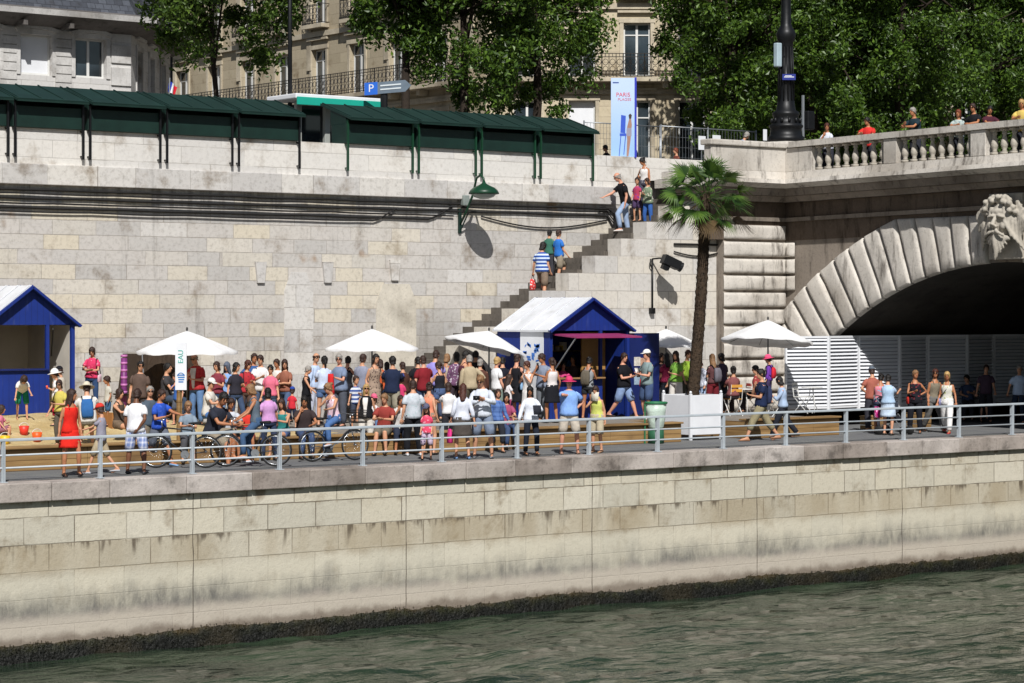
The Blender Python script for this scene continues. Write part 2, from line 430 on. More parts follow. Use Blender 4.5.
def finish_person(p, rawmesh):
    rnd = p['rnd']; J = p['J']; hc = p['hc']; QH = p['QH']; QT = p['QT']; hs = p['hs']; fem = p['fem']; kid = p['kid']
    b = MB(); b.v = [tuple(v.co) for v in rawmesh.vertices]; b.f = [tuple(q.vertices) for q in rawmesh.polygons]; b.m = [0] * len(b.f)
    for sd in (1, -1):
        sh, el, wr, d2, hg = J[('arm', sd)]
        hand(b, wr, d2, hg, sd, 0.45, .9 if fem else (.8 if kid else 1.0))
    H = lambda x, y, z: hc + QH @ (Vector((x, y, z)) * hs)
    b.loft([[H(-.010, -.086, .025), H(.010, -.086, .025), H(0, -.092, .028)], [H(-.016, -.088, -.030), H(.016, -.088, -.030), H(0, -.118, -.026)], [H(-.010, -.085, -.036), H(.010, -.085, -.036), H(0, -.095, -.040)]])
    for sd in (1, -1):
        b.ell(H(.075 * sd, .012, -.008), (.010, .020, .032), 6, 5, 0, QH)
        b.ell(H(.031 * sd, -.0835, .012), (.013, .010, .0075), 6, 5, 1, QH)
        b.ell(H(.031 * sd, -.090, .032), (.019, .007, .005), 6, 5, 3, QH)
    b.ell(H(0, -.084, -.066), (.024, .010, .0075), 6, 5, 2, QH)
    zs = [v[2] for v in b.v]; zmin, zmax = min(zs), max(zs)
    if p['legs'] in ('sit', 'floor', 'cycle', 'hang') or p['lean'] > 25: S = p['h'] / 1.76 if p['seat'] is None or True else 1
    else: S = p['h'] / (zmax - zmin)
    if p['seat'] is not None: oz = p['seat'] / S + .105
    else: oz = -zmin
    skin = simple(SKIN[p['skin']], .5, .08, 14, .08, name='skin', spec=.35)
    hairm = simple(HAIRC[p['hair'][1]], .5, .3, 30, .7, name='hair', spec=.4, bs=60)
    dark = simple('#0d0b0a', .25, .1, 5, 0, name='eye'); lip = simple('#8c4a40', .5, .1, 5, 0, name='lip')
    rz = -TH + R(p['face'])
    loc = (p['U'], p['V'], p['z'])
    PR = thing('person', p['label'], p['cat'], loc, p['group'], rz)
    p['root'] = PR; p['S'] = S; p['oz'] = oz
    def B(mb, name, mats, smooth=True):
        mb.v = [((x) * S, (y) * S, (zz + oz) * S) for x, y, zz in mb.v]
        return mb.build(name, mats, PR, smooth, world=False)
    B(b, 'body', [skin, dark, lip, hairm])
    prof = p['prof']
    def prof_at(zq):
        if zq <= prof[0][0]: return prof[0][1:]
        for a, c in zip(prof, prof[1:]):
            if zq <= c[0]:
                f = (zq - a[0]) / (c[0] - a[0]); return (a[1] + (c[1] - a[1]) * f, a[2] + (c[2] - a[2]) * f)
        return prof[-1][1:]
    # ---- upper garment
    tp = p['top']; kind = tp[0]; tm = cloth(*tp[1:4])
    g = MB(); N = 18
    if kind in ('tee', 'long', 'polo', 'open', 'tank', 'vest', 'jacket', 'dress', 'blouse'):
        loose = {'tank': .012, 'vest': .02, 'dress': .014, 'jacket': .032, 'open': .024, 'blouse': .022}.get(kind, .02)
        zl = -.06 if kind not in ('tank', 'blouse') else -.03
        if fem and kind == 'tee': zl = -.01
        zt = {'tank': .455, 'dress': .465}.get(kind, .53)
        zz = [zl + (zt - zl) * i / 9 for i in range(10)]
        rr = []
        for q in zz:
            rx, ry = prof_at(max(q, -.03))
            ex = loose + (.016 * max(0, (.22 - q) / .28) if kind not in ('tank', 'dress') else 0)
            if q > .47 and kind not in ('tank', 'dress'): ex = max(.008, ex * .6)
            rr.append(ring(QT @ Vector((0, 0, q)), QT, rx + ex, ry + ex, N, 0, .042, rnd))
        if kind in ('tank', 'dress'):
            g.loft(rr)
            for sd in (1, -1):
                g.tube([QT @ Vector((.075 * sd, -.098, .43)), QT @ Vector((.078 * sd, -.06, .505)), QT @ Vector((.075 * sd, .02, .535)), QT @ Vector((.07 * sd, .085, .45))], [(.02, .008)] * 4, 6)
        else: g.loft(rr)
        if kind == 'dress':
            hem = tp[4] if len(tp) > 4 else -.46
            rr = []
            for i in range(8):
                q = -.0 + (hem - 0) * i / 7
                f = i / 7
                rr.append(ring(Vector((0, 0, q)), Quaternion(), .182 + .055 * f, .13 + .05 * f, N, 0, .05 * f + .01, rnd))
            g.loft(rr)
        sl = {'tee': .62, 'polo': .66, 'open': .72, 'long': 1.93, 'jacket': 1.95, 'blouse': 1.5}.get(kind, 0)
        at = .84 if fem else (.76 if kid else 1.0)
        for sd in (1, -1):
            if sl <= 0: continue
            sh, el, wr, d2, hg = J[('arm', sd)]
            pts = [sh + (sh - el) * .05 + Vector((-.03 * sd, 0, .01)), sh.lerp(el, .2)]; rad = [.052 * at + .008, .058 * at + .010]
            if sl <= 1:
                pts += [sh.lerp(el, sl * .6), sh.lerp(el, sl)]; rad += [.060 * at + .010, .064 * at + .010]
            else:
                f = min(.97, sl - 1)
                pts += [sh.lerp(el, .6), el, el.lerp(wr, f * .5), el.lerp(wr, f)]; rad += [.056 * at + .010, .050 * at + .010, .046 * at + .010, .040]
            g.tube(pts, rad, 10)
        if kind == 'open':
            pass
        o = B(g, {'tee': 'tee_shirt', 'long': 'shirt', 'polo': 'polo_shirt', 'open': 'shirt', 'tank': 'tank_top', 'vest': 'waistcoat', 'jacket': 'jacket', 'dress': 'dress', 'blouse': 'blouse'}[kind], tm)
        if kind in ('open', 'vest', 'jacket') and len(tp) < 9:
            u = MB(); rr = []
            for q in [-.02 + .5 * i / 6 for i in range(7)]:
                rx, ry = prof_at(max(q, -.03)); c = QT @ Vector((0, 0, q))
                wq = 8 + 18 * max(0, q) / .5; a0 = R(-90 - wq); a1 = R(-90 + wq); row = []
                for k in range(6):
                    a = a0 + (a1 - a0) * k / 5
                    row.append(c + QT @ Vector((math.cos(a) * (rx + .046), math.sin(a) * (ry + .046), 0)))
                for k in range(6):
                    a = a1 + (a0 - a1) * k / 5
                    row.append(c + QT @ Vector((math.cos(a) * (rx - .01), math.sin(a) * (ry - .01), 0)))
                rr.append(row)
            u.loft(rr); B(u, 'undershirt', cloth('#d8d4d0'))
    # ---- lower garment
    bt = p['bot']
    if bt and kind != 'dress':
        g = MB(); bk = bt[0]; bm_ = cloth(*bt[1:])
        lt = .92 if fem else (.8 if kid else 1.0)
        rr = []
        for q in (-.12, -.07, -.02, .04, .09):
            rx, ry = prof_at(max(q, -.03)); e = .016 if q > -.1 else -.03
            rr.append(ring(QT.slerp(Quaternion(), .6) @ Vector((0, 0, q)), QT.slerp(Quaternion(), .6), rx + e, ry + e, 16))
        g.loft(rr)
        if bk in ('skirt', 'longskirt'):
            hem = -.40 if bk == 'skirt' else -.80
            rr = []
            for i in range(8):
                f = i / 7
                rr.append(ring(Vector((0, 0, .05 + (hem - .05) * f)), Quaternion(), .176 + .05 * f + .02, .125 + .06 * f + .016, 18, 0, .05 * f + .01, rnd))
            g.loft(rr)
        else:
            fr = {'trousers': 1.95, 'jeans': 1.93, 'shorts': .86, 'short': .42, 'capri': 1.5, 'bermuda': 1.06}[bk]
            sl = .026 if bk != 'jeans' else .013
            if bk in ('shorts', 'bermuda'): sl = .036
            for sd in (1, -1):
                hip, knee, ankle, q2 = J[('leg', sd)]
                pts = [hip + (hip - knee).normalized() * .04, hip.lerp(knee, .3)]; rad = [.09 * lt + .016, .086 * lt + sl * .8]
                f1 = min(1.0, fr)
                pts += [hip.lerp(knee, .3 + (f1 - .3) * .6), hip.lerp(knee, f1)]; rad += [(.074 + .01 * (1 - f1)) * lt + sl, (.062 + .02 * (1 - f1)) * lt + sl]
                if fr > 1.2:
                    f = fr - 1
                    pts += [knee.lerp(ankle, f * .33), knee.lerp(ankle, f * .7), knee.lerp(ankle, f)]; rad += [.060 * lt + sl, .052 * lt + sl, .046 + sl]
                g.tube(pts, rad, 12)
        B(g, {'trousers': 'trousers', 'jeans': 'jeans', 'shorts': 'shorts', 'short': 'shorts', 'capri': 'trousers', 'bermuda': 'shorts', 'skirt': 'skirt', 'longskirt': 'skirt'}[bk], bm_)
    # ---- shoes
    if p['shoes']:
        for sd in (1, -1):
            a, fd = J[('foot', sd)]; g = MB()
            zz = Vector((0, 0, 1)); sdv = fd.cross(zz)
            rr = []
            for t, w, hh in ((-.075, .018, .03), (-.06, .036, .062), (.0, .042, .066), (.06, .047, .052), (.13, .050, .042), (.185, .040, .034), (.205, .015, .02)):
                c = a + fd * t; base = -.078
                rr.append([Vector((c.x, c.y, a.z + base + (hh * .5) * (1 + math.sin(2 * PI * k / 10)))) + sdv * math.cos(2 * PI * k / 10) * w for k in range(10)])
            g.loft(rr); B(g, 'shoe', simple(p['shoes'], .6, .1, 8, .1, name='shoe'))
    # ---- hair
    hk = p['hair'][0]
    if hk not in ('none',) and not (p['hat'] and p['hat'][0] == 'scarf'):
        g = MB(); rows = 9; N = 22; rr = []
        top = .124 if hk != 'fringe' else .045
        cols = []
        for k in range(N):
            a = 2 * PI * k / N; fr = -math.sin(a)   # 1 at the front
            zb = .062 if fr > .55 else (-.005 if fr > .15 else (-.045 if fr > -.4 else -.085))
            if hk in ('long', 'bob'): zb = .060 if fr > .6 else (-.06 if fr > .3 else (-.24 if hk == 'long' else -.11))
            if hk == 'long' and fr < -.1: zb = -.34
            if hk == 'bob' and fr < -.1: zb = -.14
            col = []
            for i in range(rows):
                f = i / (rows - 1); zq = zb + (top - zb) * f
                rx, ry, oy = head_r(max(zq, -.03)); e = .013 + .016 * noise.noise(Vector((k * .9, i * .9, p['px'])))
                if zq < -.06:
                    e += .006 - .04 * min(1, (-zq - .06) / .25) * (0 if hk == 'long' else 1)
                oy2 = oy + (.03 * min(1, max(0, (-zq - .04) / .1)) if zq < -.04 else 0)
                if zq > .112: rx, ry = .018, .024
                col.append(hc + QH @ (Vector((math.cos(a) * (rx + e), math.sin(a) * (ry + e) + oy2, zq if zq < .11 else .126)) * hs))
            cols.append(col)
        for i in range(rows): rr.append([cols[k][i] for k in range(N)])
        g.loft(rr, cap=(hk != 'fringe'))
        if hk == 'pony':
            g.tube([H(0, .10, .04), H(0, .155, .01), H(0, .16, -.09), H(0, .14, -.19)], [.022, .034, .03, .008], 8)
        if hk == 'bun': g.ell(H(0, .105, .07), (.042, .042, .04), 9, 6)
        B(g, 'hair', hairm)
    # ---- hats
    if p['hat']:
        hk, hcx = p['hat'][0], p['hat'][1]
        g = MB(); hm = cloth(hcx)
        def dome(z0, grow, topz, n=18):
            rr = []
            for i in range(6):
                f = i / 5; zq = z0 + (topz - z0) * math.sin(f * PI / 2)
                k_ = math.cos(f * PI / 2) * .93 + .07
                rr.append([H(math.cos(2 * PI * k / n) * (.077 + grow) * k_, math.sin(2 * PI * k / n) * (.098 + grow) * k_ + .004, zq) for k in range(n)])
            g.loft(rr)
        if hk == 'cap':
            dome(.035, .016, .142)
            rr = []
            for i in range(4):
                f = i / 3
                rr.append([H((-.07 + .14 * k / 6) * (1 - .15 * f), -.088 - .095 * f * math.cos((k / 6 - .5) * 1.7), .045 - .014 * f + zo) for zo in (0,) for k in range(7)] +
                          [H((.07 - .14 * k / 6) * (1 - .15 * f), -.088 - .095 * f * math.cos((.5 - k / 6) * 1.7), .037 - .014 * f) for k in range(7)])
            g.loft(rr)
        elif hk == 'sunhat':
            dome(.03, .018, .15)
            rr = []
            for r_, zq in ((.075, .036), (.13, .030), (.185, .018), (.186, .012), (.13, .022), (.075, .028)):
                rr.append([H(math.cos(2 * PI * k / 20) * r_ * .95, math.sin(2 * PI * k / 20) * r_ * 1.08 + .004, zq) for k in range(20)])
            g.loft(rr, cap=False)
        elif hk == 'scarf':
            cols = []
            for k in range(22):
                a = 2 * PI * k / 22; fr = -math.sin(a); zb = .055 if fr > .72 else -.19
                col = []
                for i in range(9):
                    f = i / 8; zq = zb + (.125 - zb) * f
                    rx, ry, oy = head_r(max(zq, -.02)); e = .016 + (.02 * min(1, max(0, -zq - .08) / .1))
                    if zq > .112: rx, ry = .018, .024
                    col.append(H(math.cos(a) * (rx + e), math.sin(a) * (ry + e) + oy, zq if zq < .11 else .13))
                cols.append(col)
            g.loft([[cols[k][i] for k in range(22)] for i in range(9)])
        B(g, 'cap' if hk == 'cap' else ('headscarf' if hk == 'scarf' else 'hat'), hm)
    if p['glasses']:
        g = MB()
        for sd in (1, -1):
            g.ell(H(.032 * sd, -.096, .010), (.026, .008, .019), 8, 5, 0, QH)
            g.bar(H(.055 * sd, -.088, .014), H(.079 * sd, .005, .014), .008)
        g.bar(H(-.02, -.1, .014), H(.02, -.1, .014), .008)
        B(g, 'sunglasses', simple('#0b0a0a', .15, .1, 5, 0, name='sunglass'))
    # ---- carried things (things of their own)
    if p['bag']:
        for bg in (p['bag'] if isinstance(p['bag'], list) else [p['bag']]):
            carried(p, bg, H)

def wpt(p, v):
    "local person point (unit space) -> world"
    q = qz(-TH + R(p['face'])); S = p['S']
    v = Vector(v); v = Vector((v.x, v.y, v.z + p['oz'])) * S
    return q @ v + Vector((p['U'], p['V'], p['z']))

def carried(p, bg, H):
    kind, col, label = bg[:3]
    QT = p['QT']; g = MB(); st = MB()
    q = qz(-TH + R(p['face']))
    T = lambda x, y, z: wpt(p, QT @ Vector((x, y, z)))
    w = .17 + .0
    if kind == 'backpack':
        rr = []
        for z, hw, d in ((.02, .10, .06), (.06, .13, .10), (.2, .14, .12), (.36, .13, .10), (.44, .10, .06)):
            rr.append([T(math.copysign(abs(math.cos(2 * PI * k / 14)) ** .6, math.cos(2 * PI * k / 14)) * hw, .13 + d * .5 + math.copysign(abs(math.sin(2 * PI * k / 14)) ** .6, math.sin(2 * PI * k / 14)) * d * .6, z) for k in range(14)])
        g.loft(rr)
        for sd in (1, -1):
            st.tube([T(.1 * sd, .13, .42), T(.115 * sd, .05, .525), T(.115 * sd, -.09, .47), T(.12 * sd, -.13, .36), T(.15 * sd, -.02, .2), T(.11 * sd, .12, .1)], .014, 6)
        name, cat = 'backpack', 'backpack'; c0 = T(0, .19, .02)
    elif kind in ('shoulder', 'cross'):
        sd = bg[3] if len(bg) > 3 else 1
        x0 = (.215 if not p['fem'] else .2) * sd
        rr = []
        for z, hw, d in ((-.12, .10, .03), (-.10, .13, .045), (.02, .13, .045), (.09, .11, .03)):
            rr.append([T(x0 + math.sin(2 * PI * k / 12) * d, .03 + math.cos(2 * PI * k / 12) * hw, z) for k in range(12)])
        g.loft(rr)
        s2 = sd if kind == 'shoulder' else -sd
        st.tube([T(x0, -.07, .08), T(.5 * (x0 + .10 * s2), -.14, .30), T(.12 * s2, -.06, .51), T(.12 * s2, .06, .51), T(.5 * (x0 + .10 * s2), .14, .30), T(x0, .13, .08)], .010, 6)
        name, cat = 'shoulder_bag', 'bag'; c0 = T(x0, 0, -.12)
    elif kind == 'carrier':
        sd = bg[3] if len(bg) > 3 else 1
        wr = p['J'][('arm', sd)][2] + p['J'][('arm', sd)][3] * .08
        K = lambda x, y, z: wpt(p, wr + Vector((x, y, z)))
        rr = []
        for z, hw, d in ((-.46, .10, .05), (-.44, .14, .075), (-.28, .15, .07), (-.14, .14, .04), (-.12, .13, .02)):
            rr.append([K(math.cos(2 * PI * k / 12) * d, math.sin(2 * PI * k / 12) * hw, z) for k in range(12)])
        g.loft(rr)
        st.tube([K(0, -.07, -.12), K(0, -.03, -.01), K(0, .03, -.01), K(0, .07, -.12)], .010, 6)
        name, cat = 'carrier_bag', 'bag'; c0 = K(0, 0, -.46)
    elif kind in ('cup', 'phone', 'camera', 'paper', 'cloth'):
        sd = bg[3] if len(bg) > 3 else 1
        wr, d2, hg = p['J'][('arm', sd)][2:5]
        c = wr + d2 * .10; K = lambda x, y, z: wpt(p, c + Vector((x, y, z)))
        st = None
        if kind == 'cup': g.loft([[K(math.cos(2 * PI * k / 10) * r, math.sin(2 * PI * k / 10) * r, z) for k in range(10)] for r, z in ((.026, -.05), (.036, .06), (.031, .06), (.024, -.04))])
        elif kind == 'phone': g.loft([[K(-.036, y, -.07), K(.036, y, -.07), K(.036, y, .07), K(-.036, y, .07)] for y in (-.006, .006)])
        elif kind == 'camera':
            g.loft([[K(-.07 - .075 * sd, y, -.045), K(.07 - .075 * sd, y, -.045), K(.07 - .075 * sd, y, .045), K(-.07 - .075 * sd, y, .045)] for y in (-.08, -.02)])
            g.tube([K(-.075 * sd, -.08, 0), K(-.075 * sd, -.17, -.01)], [.042, .045], 12)
        elif kind == 'paper': g.loft([[K(-.11, y - .02, -.08), K(.11, y - .02, -.08), K(.11, y + .05, .16), K(-.11, y + .05, .16)] for y in (-.03, -.024)])
        elif kind == 'cloth':
            rr = []
            for i in range(6):
                f = i / 5
                rr.append([K(math.cos(2 * PI * k / 12) * (.07 + .03 * f), math.sin(2 * PI * k / 12) * (.05 + .02 * f) * (1 + .3 * math.sin(k * 2.1)), .06 - .5 * f) for k in range(12)])
            g.loft(rr)
        name, cat = {'cup': ('drink_cup', 'cup'), 'phone': ('mobile_phone', 'phone'), 'camera': ('camera', 'camera'), 'paper': ('leaflet', 'paper'), 'cloth': ('jacket', 'jacket')}[kind]
        c0 = K(0, 0, -.05)
    t = thing(name, label, cat, c0, None)
    mt = cloth(col, *(bg[4:6] if len(bg) > 5 else ())) if kind not in ('phone', 'camera', 'cup') else simple(col, .4, .1, 8, 0, name='case')
    g.build({'backpack': 'sack', 'shoulder_bag': 'pouch', 'carrier_bag': 'sack', 'drink_cup': 'cup', 'mobile_phone': 'case', 'camera': 'camera_body', 'leaflet': 'sheet', 'jacket': 'drape'}[name], mt, t, True)
    if st and st.v: st.build('strap' if name != 'carrier_bag' else 'handle', cloth('#1c1a1c'), t, True)

def finish_people():
    tmp = []
    for p in PEOPLE:
        b = make_raw(p)
        me = bpy.data.meshes.new('raw'); me.from_pydata(b.v, [], b.f)
        bm = bmesh.new(); bm.from_mesh(me); bmesh.ops.recalc_face_normals(bm, faces=bm.faces); bm.to_mesh(me); bm.free()
        o = bpy.data.objects.new('raw', me); COL.objects.link(o)
        m = o.modifiers.new('r', 'REMESH'); m.mode = 'VOXEL'; m.voxel_size = .021; m.use_smooth_shade = True
        s = o.modifiers.new('s', 'SMOOTH'); s.factor = .5; s.iterations = 2
        tmp.append(o)
    dg = bpy.context.evaluated_depsgraph_get()
    res = [bpy.data.meshes.new_from_object(o.evaluated_get(dg)) for o in tmp]
    for o in tmp:
        me = o.data; bpy.data.objects.remove(o); bpy.data.meshes.remove(me)
    for p, m in zip(PEOPLE, res):
        finish_person(p, m); bpy.data.meshes.remove(m)
# ================================================================== SETTING MATERIALS
def blockwork(name, roww, rowh, zoff, stops, mortar='#6a6258', stain=None, ms=.012, bump=.5, axis='x', xoff=0.0, jitter=.8, speck=.10, mfade=None, streak=0.35):
    g = NT(name); x = g.xyz()
    ax = x[0] if axis == 'x' else x[1]
    zz = g.math('SUBTRACT', x[2], zoff)
    row = g.math('FLOOR', g.math('DIVIDE', zz, rowh))
    wob = g.noise(.55, 1, g.comb(ax, g.math('MULTIPLY', row, 7.3), 0.0))
    ax2 = g.math('ADD', g.math('ADD', ax, xoff), g.math('MULTIPLY', wob, jitter * 2.2))
    br = g.new('ShaderNodeTexBrick'); br.offset = .5; br.squash = 1.0
    br.inputs['Color1'].default_value = (0, 0, 0, 1); br.inputs['Color2'].default_value = (1, 1, 1, 1)
    br.inputs['Mortar'].default_value = (.5, .5, .5, 1); br.inputs['Scale'].default_value = 1.0
    br.inputs['Mortar Size'].default_value = ms; br.inputs['Mortar Smooth'].default_value = .3
    br.inputs['Brick Width'].default_value = roww; br.inputs['Row Height'].default_value = rowh
    wz = g.math('MULTIPLY', g.math('SUBTRACT', g.noise(2.5, 2), .5), .03)
    g.l.new(g.comb(ax2, g.math('ADD', zz, wz), 0.0), br.inputs['Vector'])
    col = g.ramp(br.outputs['Color'], stops)
    n1 = g.noise(1.1, 6, rough=.65); n2 = g.noise(9, 6, rough=.7)
    col = g.mix(g.math('MULTIPLY', g.smooth(n2, .45, .75), speck * 3), col, '#7d7468', 'MULTIPLY')
    col = g.mix(g.smooth(n1, .52, .75), col, '#b8ada0', 'MULTIPLY')
    st = g.noise(1.0, 5, stretch=(2.2, 2.2, .25), rough=.7)
    col = g.mix(g.math('MULTIPLY', g.smooth(st, .55, .78), streak), col, '#5d564e', 'MULTIPLY')
    mf = br.outputs['Fac']
    if mfade: mf = g.math('MULTIPLY', mf, mfade(g, x))
    mvar = g.math('MULTIPLY', mf, g.smooth(g.noise(.9, 3), .25, .6))
    col = g.mix(g.math('MULTIPLY', mvar, .8), col, mortar)
    if stain: col = stain(g, x, col)
    h = g.math('ADD', g.math('MULTIPLY', mf, -1.0), g.math('MULTIPLY', n2, .8))
    nb = g.bump(h, bump, .025)
    nb = g.bump(g.noise(30, 3), .25, .01, nb)
    return g.out(col, .88, nb, spec=.25)

def plain_stone(name, col, dark='#5a544c', amt=.5, sc=2.0, bump=.35, streak=True, isl=False):
    g = NT(name); c = lin(col)
    base = g.ramp(g.noise(sc, 6, rough=.65), [(.3, tuple(v * .78 for v in c[:3])), (.7, tuple(min(1, v * 1.12) for v in c[:3]))])
    s = g.noise(2.0, 6, stretch=(1.6, 1.6, .3) if streak else (1, 1, 1), rough=.7)
    base = g.mix(g.math('MULTIPLY', g.smooth(s, .5, .72), amt), base, dark)
    base = g.mix(g.math('MULTIPLY', g.smooth(g.noise(14, 5), .5, .8), .35), base, '#6d675f', 'MULTIPLY')
    base = g.mix(g.math('MULTIPLY', g.smooth(g.noise(.55, 4), .45, .7), .5), base, '#8d857b', 'MULTIPLY')
    if isl:
        gi = g.new('ShaderNodeNewGeometry'); base = g.mix(1.0, base, g.ramp(gi.outputs['Random Per Island'], [(0, '#cbc6c2'), (.5, '#e6e3e0'), (1, '#ffffff')]), 'MULTIPLY')
    return g.out(base, .88, g.bump(g.noise(9, 6, rough=.7), bump, .03), spec=.25)

def wall_stain(g, x, col):
    # damp dark band under the string course, tan patches, a grey repaired zone
    up = g.smooth(x[2], 5.3, 6.3)
    s = g.noise(1.2, 5, stretch=(3.0, 3.0, .35), rough=.7)
    col = g.mix(g.math('MULTIPLY', g.math('MULTIPLY', up, g.smooth(s, .42, .68)), .6), col, '#6a635b', 'MULTIPLY')
    pch = g.noise(.55, 3, rough=.5)
    col = g.mix(g.math('MULTIPLY', g.smooth(pch, .66, .72), .55), col, '#9a7650')
    dm = g.noise(.35, 4, stretch=(1, 1, .6))
    lo = g.math('SUBTRACT', 1.0, g.smooth(x[2], 2.0, 4.2))
    col = g.mix(g.math('MULTIPLY', g.math('MULTIPLY', g.smooth(dm, .48, .62), lo), .55), col, '#7c7872')
    return col

M = {}
def boards(col):
    g = NT('blue_boards'); x = g.xyz(); c = lin(col)
    base = g.ramp(g.noise(1.6, 5), [(.3, tuple(v * .85 for v in c[:3])), (.7, tuple(v * 1.12 for v in c[:3]))])
    ln = g.math('LESS_THAN', g.math('FRACT', g.math('MULTIPLY', g.math('ADD', x[0], x[1]), 6.5)), .05)
    base = g.mix(g.math('MULTIPLY', ln, .55), base, '#070d2c')
    base = g.mix(g.math('MULTIPLY', g.smooth(g.noise(3, 5, stretch=(3, 3, .5)), .56, .75), .3), base, '#4c5a90')
    return g.out(base, .6, g.bump(g.math('MULTIPLY', ln, -1.0), .5, .01), spec=.35)

def setup_materials():
    M['wall'] = blockwork('river_wall_stone', 1.25, .37, .05, [(0, '#b2afab'), (.3, '#bab6b1'), (.5, '#bfbab4'), (.64, '#bfbab1'), (.74, '#c5beb0'), (.88, '#c9c0ae'), (.94, '#c5c2be'), (1, '#b8b6b4')],
                          mortar='#857d72', stain=wall_stain, ms=.008, bump=.6, streak=.5, speck=.13)
    M['parapet'] = blockwork('parapet_stone', 1.9, .44, .10, [(0, '#c3c0bc'), (.5, '#cecbc6'), (1, '#d3cfc8')], mortar='#908b84', ms=.010, bump=.3, speck=.08, streak=.22)
    M['course'] = blockwork('string_course_stone', 1.35, .60, .42, [(0, '#b3b0ad'), (.5, '#c3c0bc'), (1, '#cdc9c2')], mortar='#7d766d', ms=.010, bump=.3, speck=.14, streak=.3)
    M['stairwall'] = blockwork('stair_wall_stone', .956, .5, .39, [(0, '#b9b6b2'), (.5, '#c8c4be'), (1, '#cbc4b7')], mortar='#857d73', ms=.010, bump=.4, jitter=.0, xoff=-9.53, streak=.35)
    def qf(g, x): return g.math('ADD', .25, g.math('MULTIPLY', g.smooth(x[2], -1.95, -1.6), .75))
    def qs(g, x, col):
        z = x[2]; M_ = lambda *v: g.math('MULTIPLY', *v)
        def n1(f, d=2, o=0.0): return g.noise(1.0, d, g.comb(M_(x[0], f), o, M_(z, .12 * f)), rough=.6)
        wv = M_(g.math('SUBTRACT', g.noise(1.3, 5, rough=.65), .5), .42)
        zw = g.math('ADD', z, wv)
        # second course: browner, uneven edges
        b2 = M_(g.smooth(zw, -1.98, -1.66), g.math('SUBTRACT', 1.0, g.smooth(z, -1.235, -1.20)))
        col = g.mix(M_(M_(b2, .6), g.smooth(n1(.5, 3, 4.0), .3, .6)), col, '#8f7f63')
        # runs of dirt from each bed joint, of uneven length
        for top, f, o, L0, L1, cl, am in ((-.37, 2.2, 1.0, .05, .5, '#6b5234', .7), (-1.21, 3.4, 2.0, .1, .75, '#50463a', .8), (-1.21, 9.0, 5.0, .05, .5, '#5e5344', .6), (-.68, 2.8, 7.0, .03, .35, '#7a6a50', .5)):
            ln = g.math('ADD', L0, M_(g.smooth(n1(f * .6, 2, o + 20), .45, .8), L1))
            dn = g.math('SUBTRACT', top, z)
            inside = M_(g.math('GREATER_THAN', dn, 0.0), g.math('SUBTRACT', 1.0, g.math('DIVIDE', dn, ln)))
            k = M_(g.math('MAXIMUM', inside, 0.0), g.smooth(n1(f, 3, o), .50, .66))
            col = g.mix(M_(g.math('MINIMUM', M_(k, 1.6), 1.0), am), col, cl)
        cr = g.math('SUBTRACT', 1.0, g.smooth(zw, -1.95, -1.75))
        col = g.mix(M_(cr, .5), col, '#c3bdab')
        # smoky grey tide mark and pale base
        zt = g.math('ADD', zw, M_(g.math('SUBTRACT', n1(1.6, 4, 9.0), .5), .9))
        dk = M_(g.smooth(z, -2.78, -2.55), g.math('SUBTRACT', 1.0, g.smooth(zt, -2.5, -1.95)))
        pat = g.smooth(n1(.28, 3, 11.0), .28, .62)
        tex = g.smooth(g.noise(5.0, 5, stretch=(1, 1, .35), rough=.7), .25, .7)
        col = g.mix(M_(M_(dk, pat), g.math('ADD', .35, M_(tex, .6))), col, '#5a5956')
        tide = M_(g.smooth(z, -2.72, -2.62), g.math('SUBTRACT', 1.0, g.smooth(z, -2.56, -2.40)))
        col = g.mix(M_(M_(tide, .45), g.smooth(g.noise(1.5, 5), .35, .6)), col, '#6e6b68')
        pk = g.math('SUBTRACT', 1.0, g.smooth(zw, -2.72, -2.5))
        col = g.mix(M_(pk, .6), col, '#a89d93')
        col = g.mix(M_(g.smooth(g.noise(22, 4), .55, .72), .2), col, '#7b7263', 'MULTIPLY')
        col = g.mix(M_(g.math('SUBTRACT', 1.0, g.smooth(zw, -3.1, -2.9)), .7), col, '#5a4c40')
        return col
    M['quay'] = blockwork('quay_wall_stone', 1.12, .53, -.15, [(0, '#b7b2a3'), (.35, '#bdb7a7'), (.7, '#c1baa8'), (1, '#c6c0b0')], mortar='#554b3e', stain=qs, ms=.012, bump=.6, jitter=.16, mfade=qf, streak=.35, speck=.06)
    M['coping'] = plain_stone('coping_stone', '#b9b1ab', '#4a4541', .6, 1.4, .5, False, isl=True)
    M['bridge'] = plain_stone('bridge_stone', '#8c8277', '#332c26', .75, .9)
    M['bridge_frieze'] = plain_stone('shaded_frieze_stone', '#66594d', '#2c231c', .85, .8)  # brown frieze, toned darker for the shade below the cornice
    M['bridge_pale'] = plain_stone('bridge_pale_stone', '#cac4bb', '#443c35', .8, 1.1)
    M['soffit'] = plain_stone('shaded_soffit_stone', '#3a3631', '#191715', .7, 1.2)  # stone colour blackened to stand for the deep shade inside the arch
    M['baluster'] = plain_stone('baluster_stone', '#b0a99d', '#4d4740', .45, 3)
    g = NT('asphalt')
    c = g.ramp(g.noise(1.2, 6), [(.3, '#5f6064'), (.7, '#70716f')])
    c = g.mix(g.math('MULTIPLY', g.smooth(g.noise(60, 3), .5, .7), .4), c, '#8b8a86')
    M['asphalt'] = g.out(c, .85, g.bump(g.noise(80, 3), .3, .01), spec=.25)
    g = NT('street_paving'); c = g.ramp(g.noise(.8, 5), [(.3, '#55524e'), (.7, '#6e6a64')])
    M['street'] = g.out(c, .9)
    g = NT('sand')
    c = g.ramp(g.noise(2.2, 6), [(.3, '#b39b6c'), (.7, '#cdb98c')])
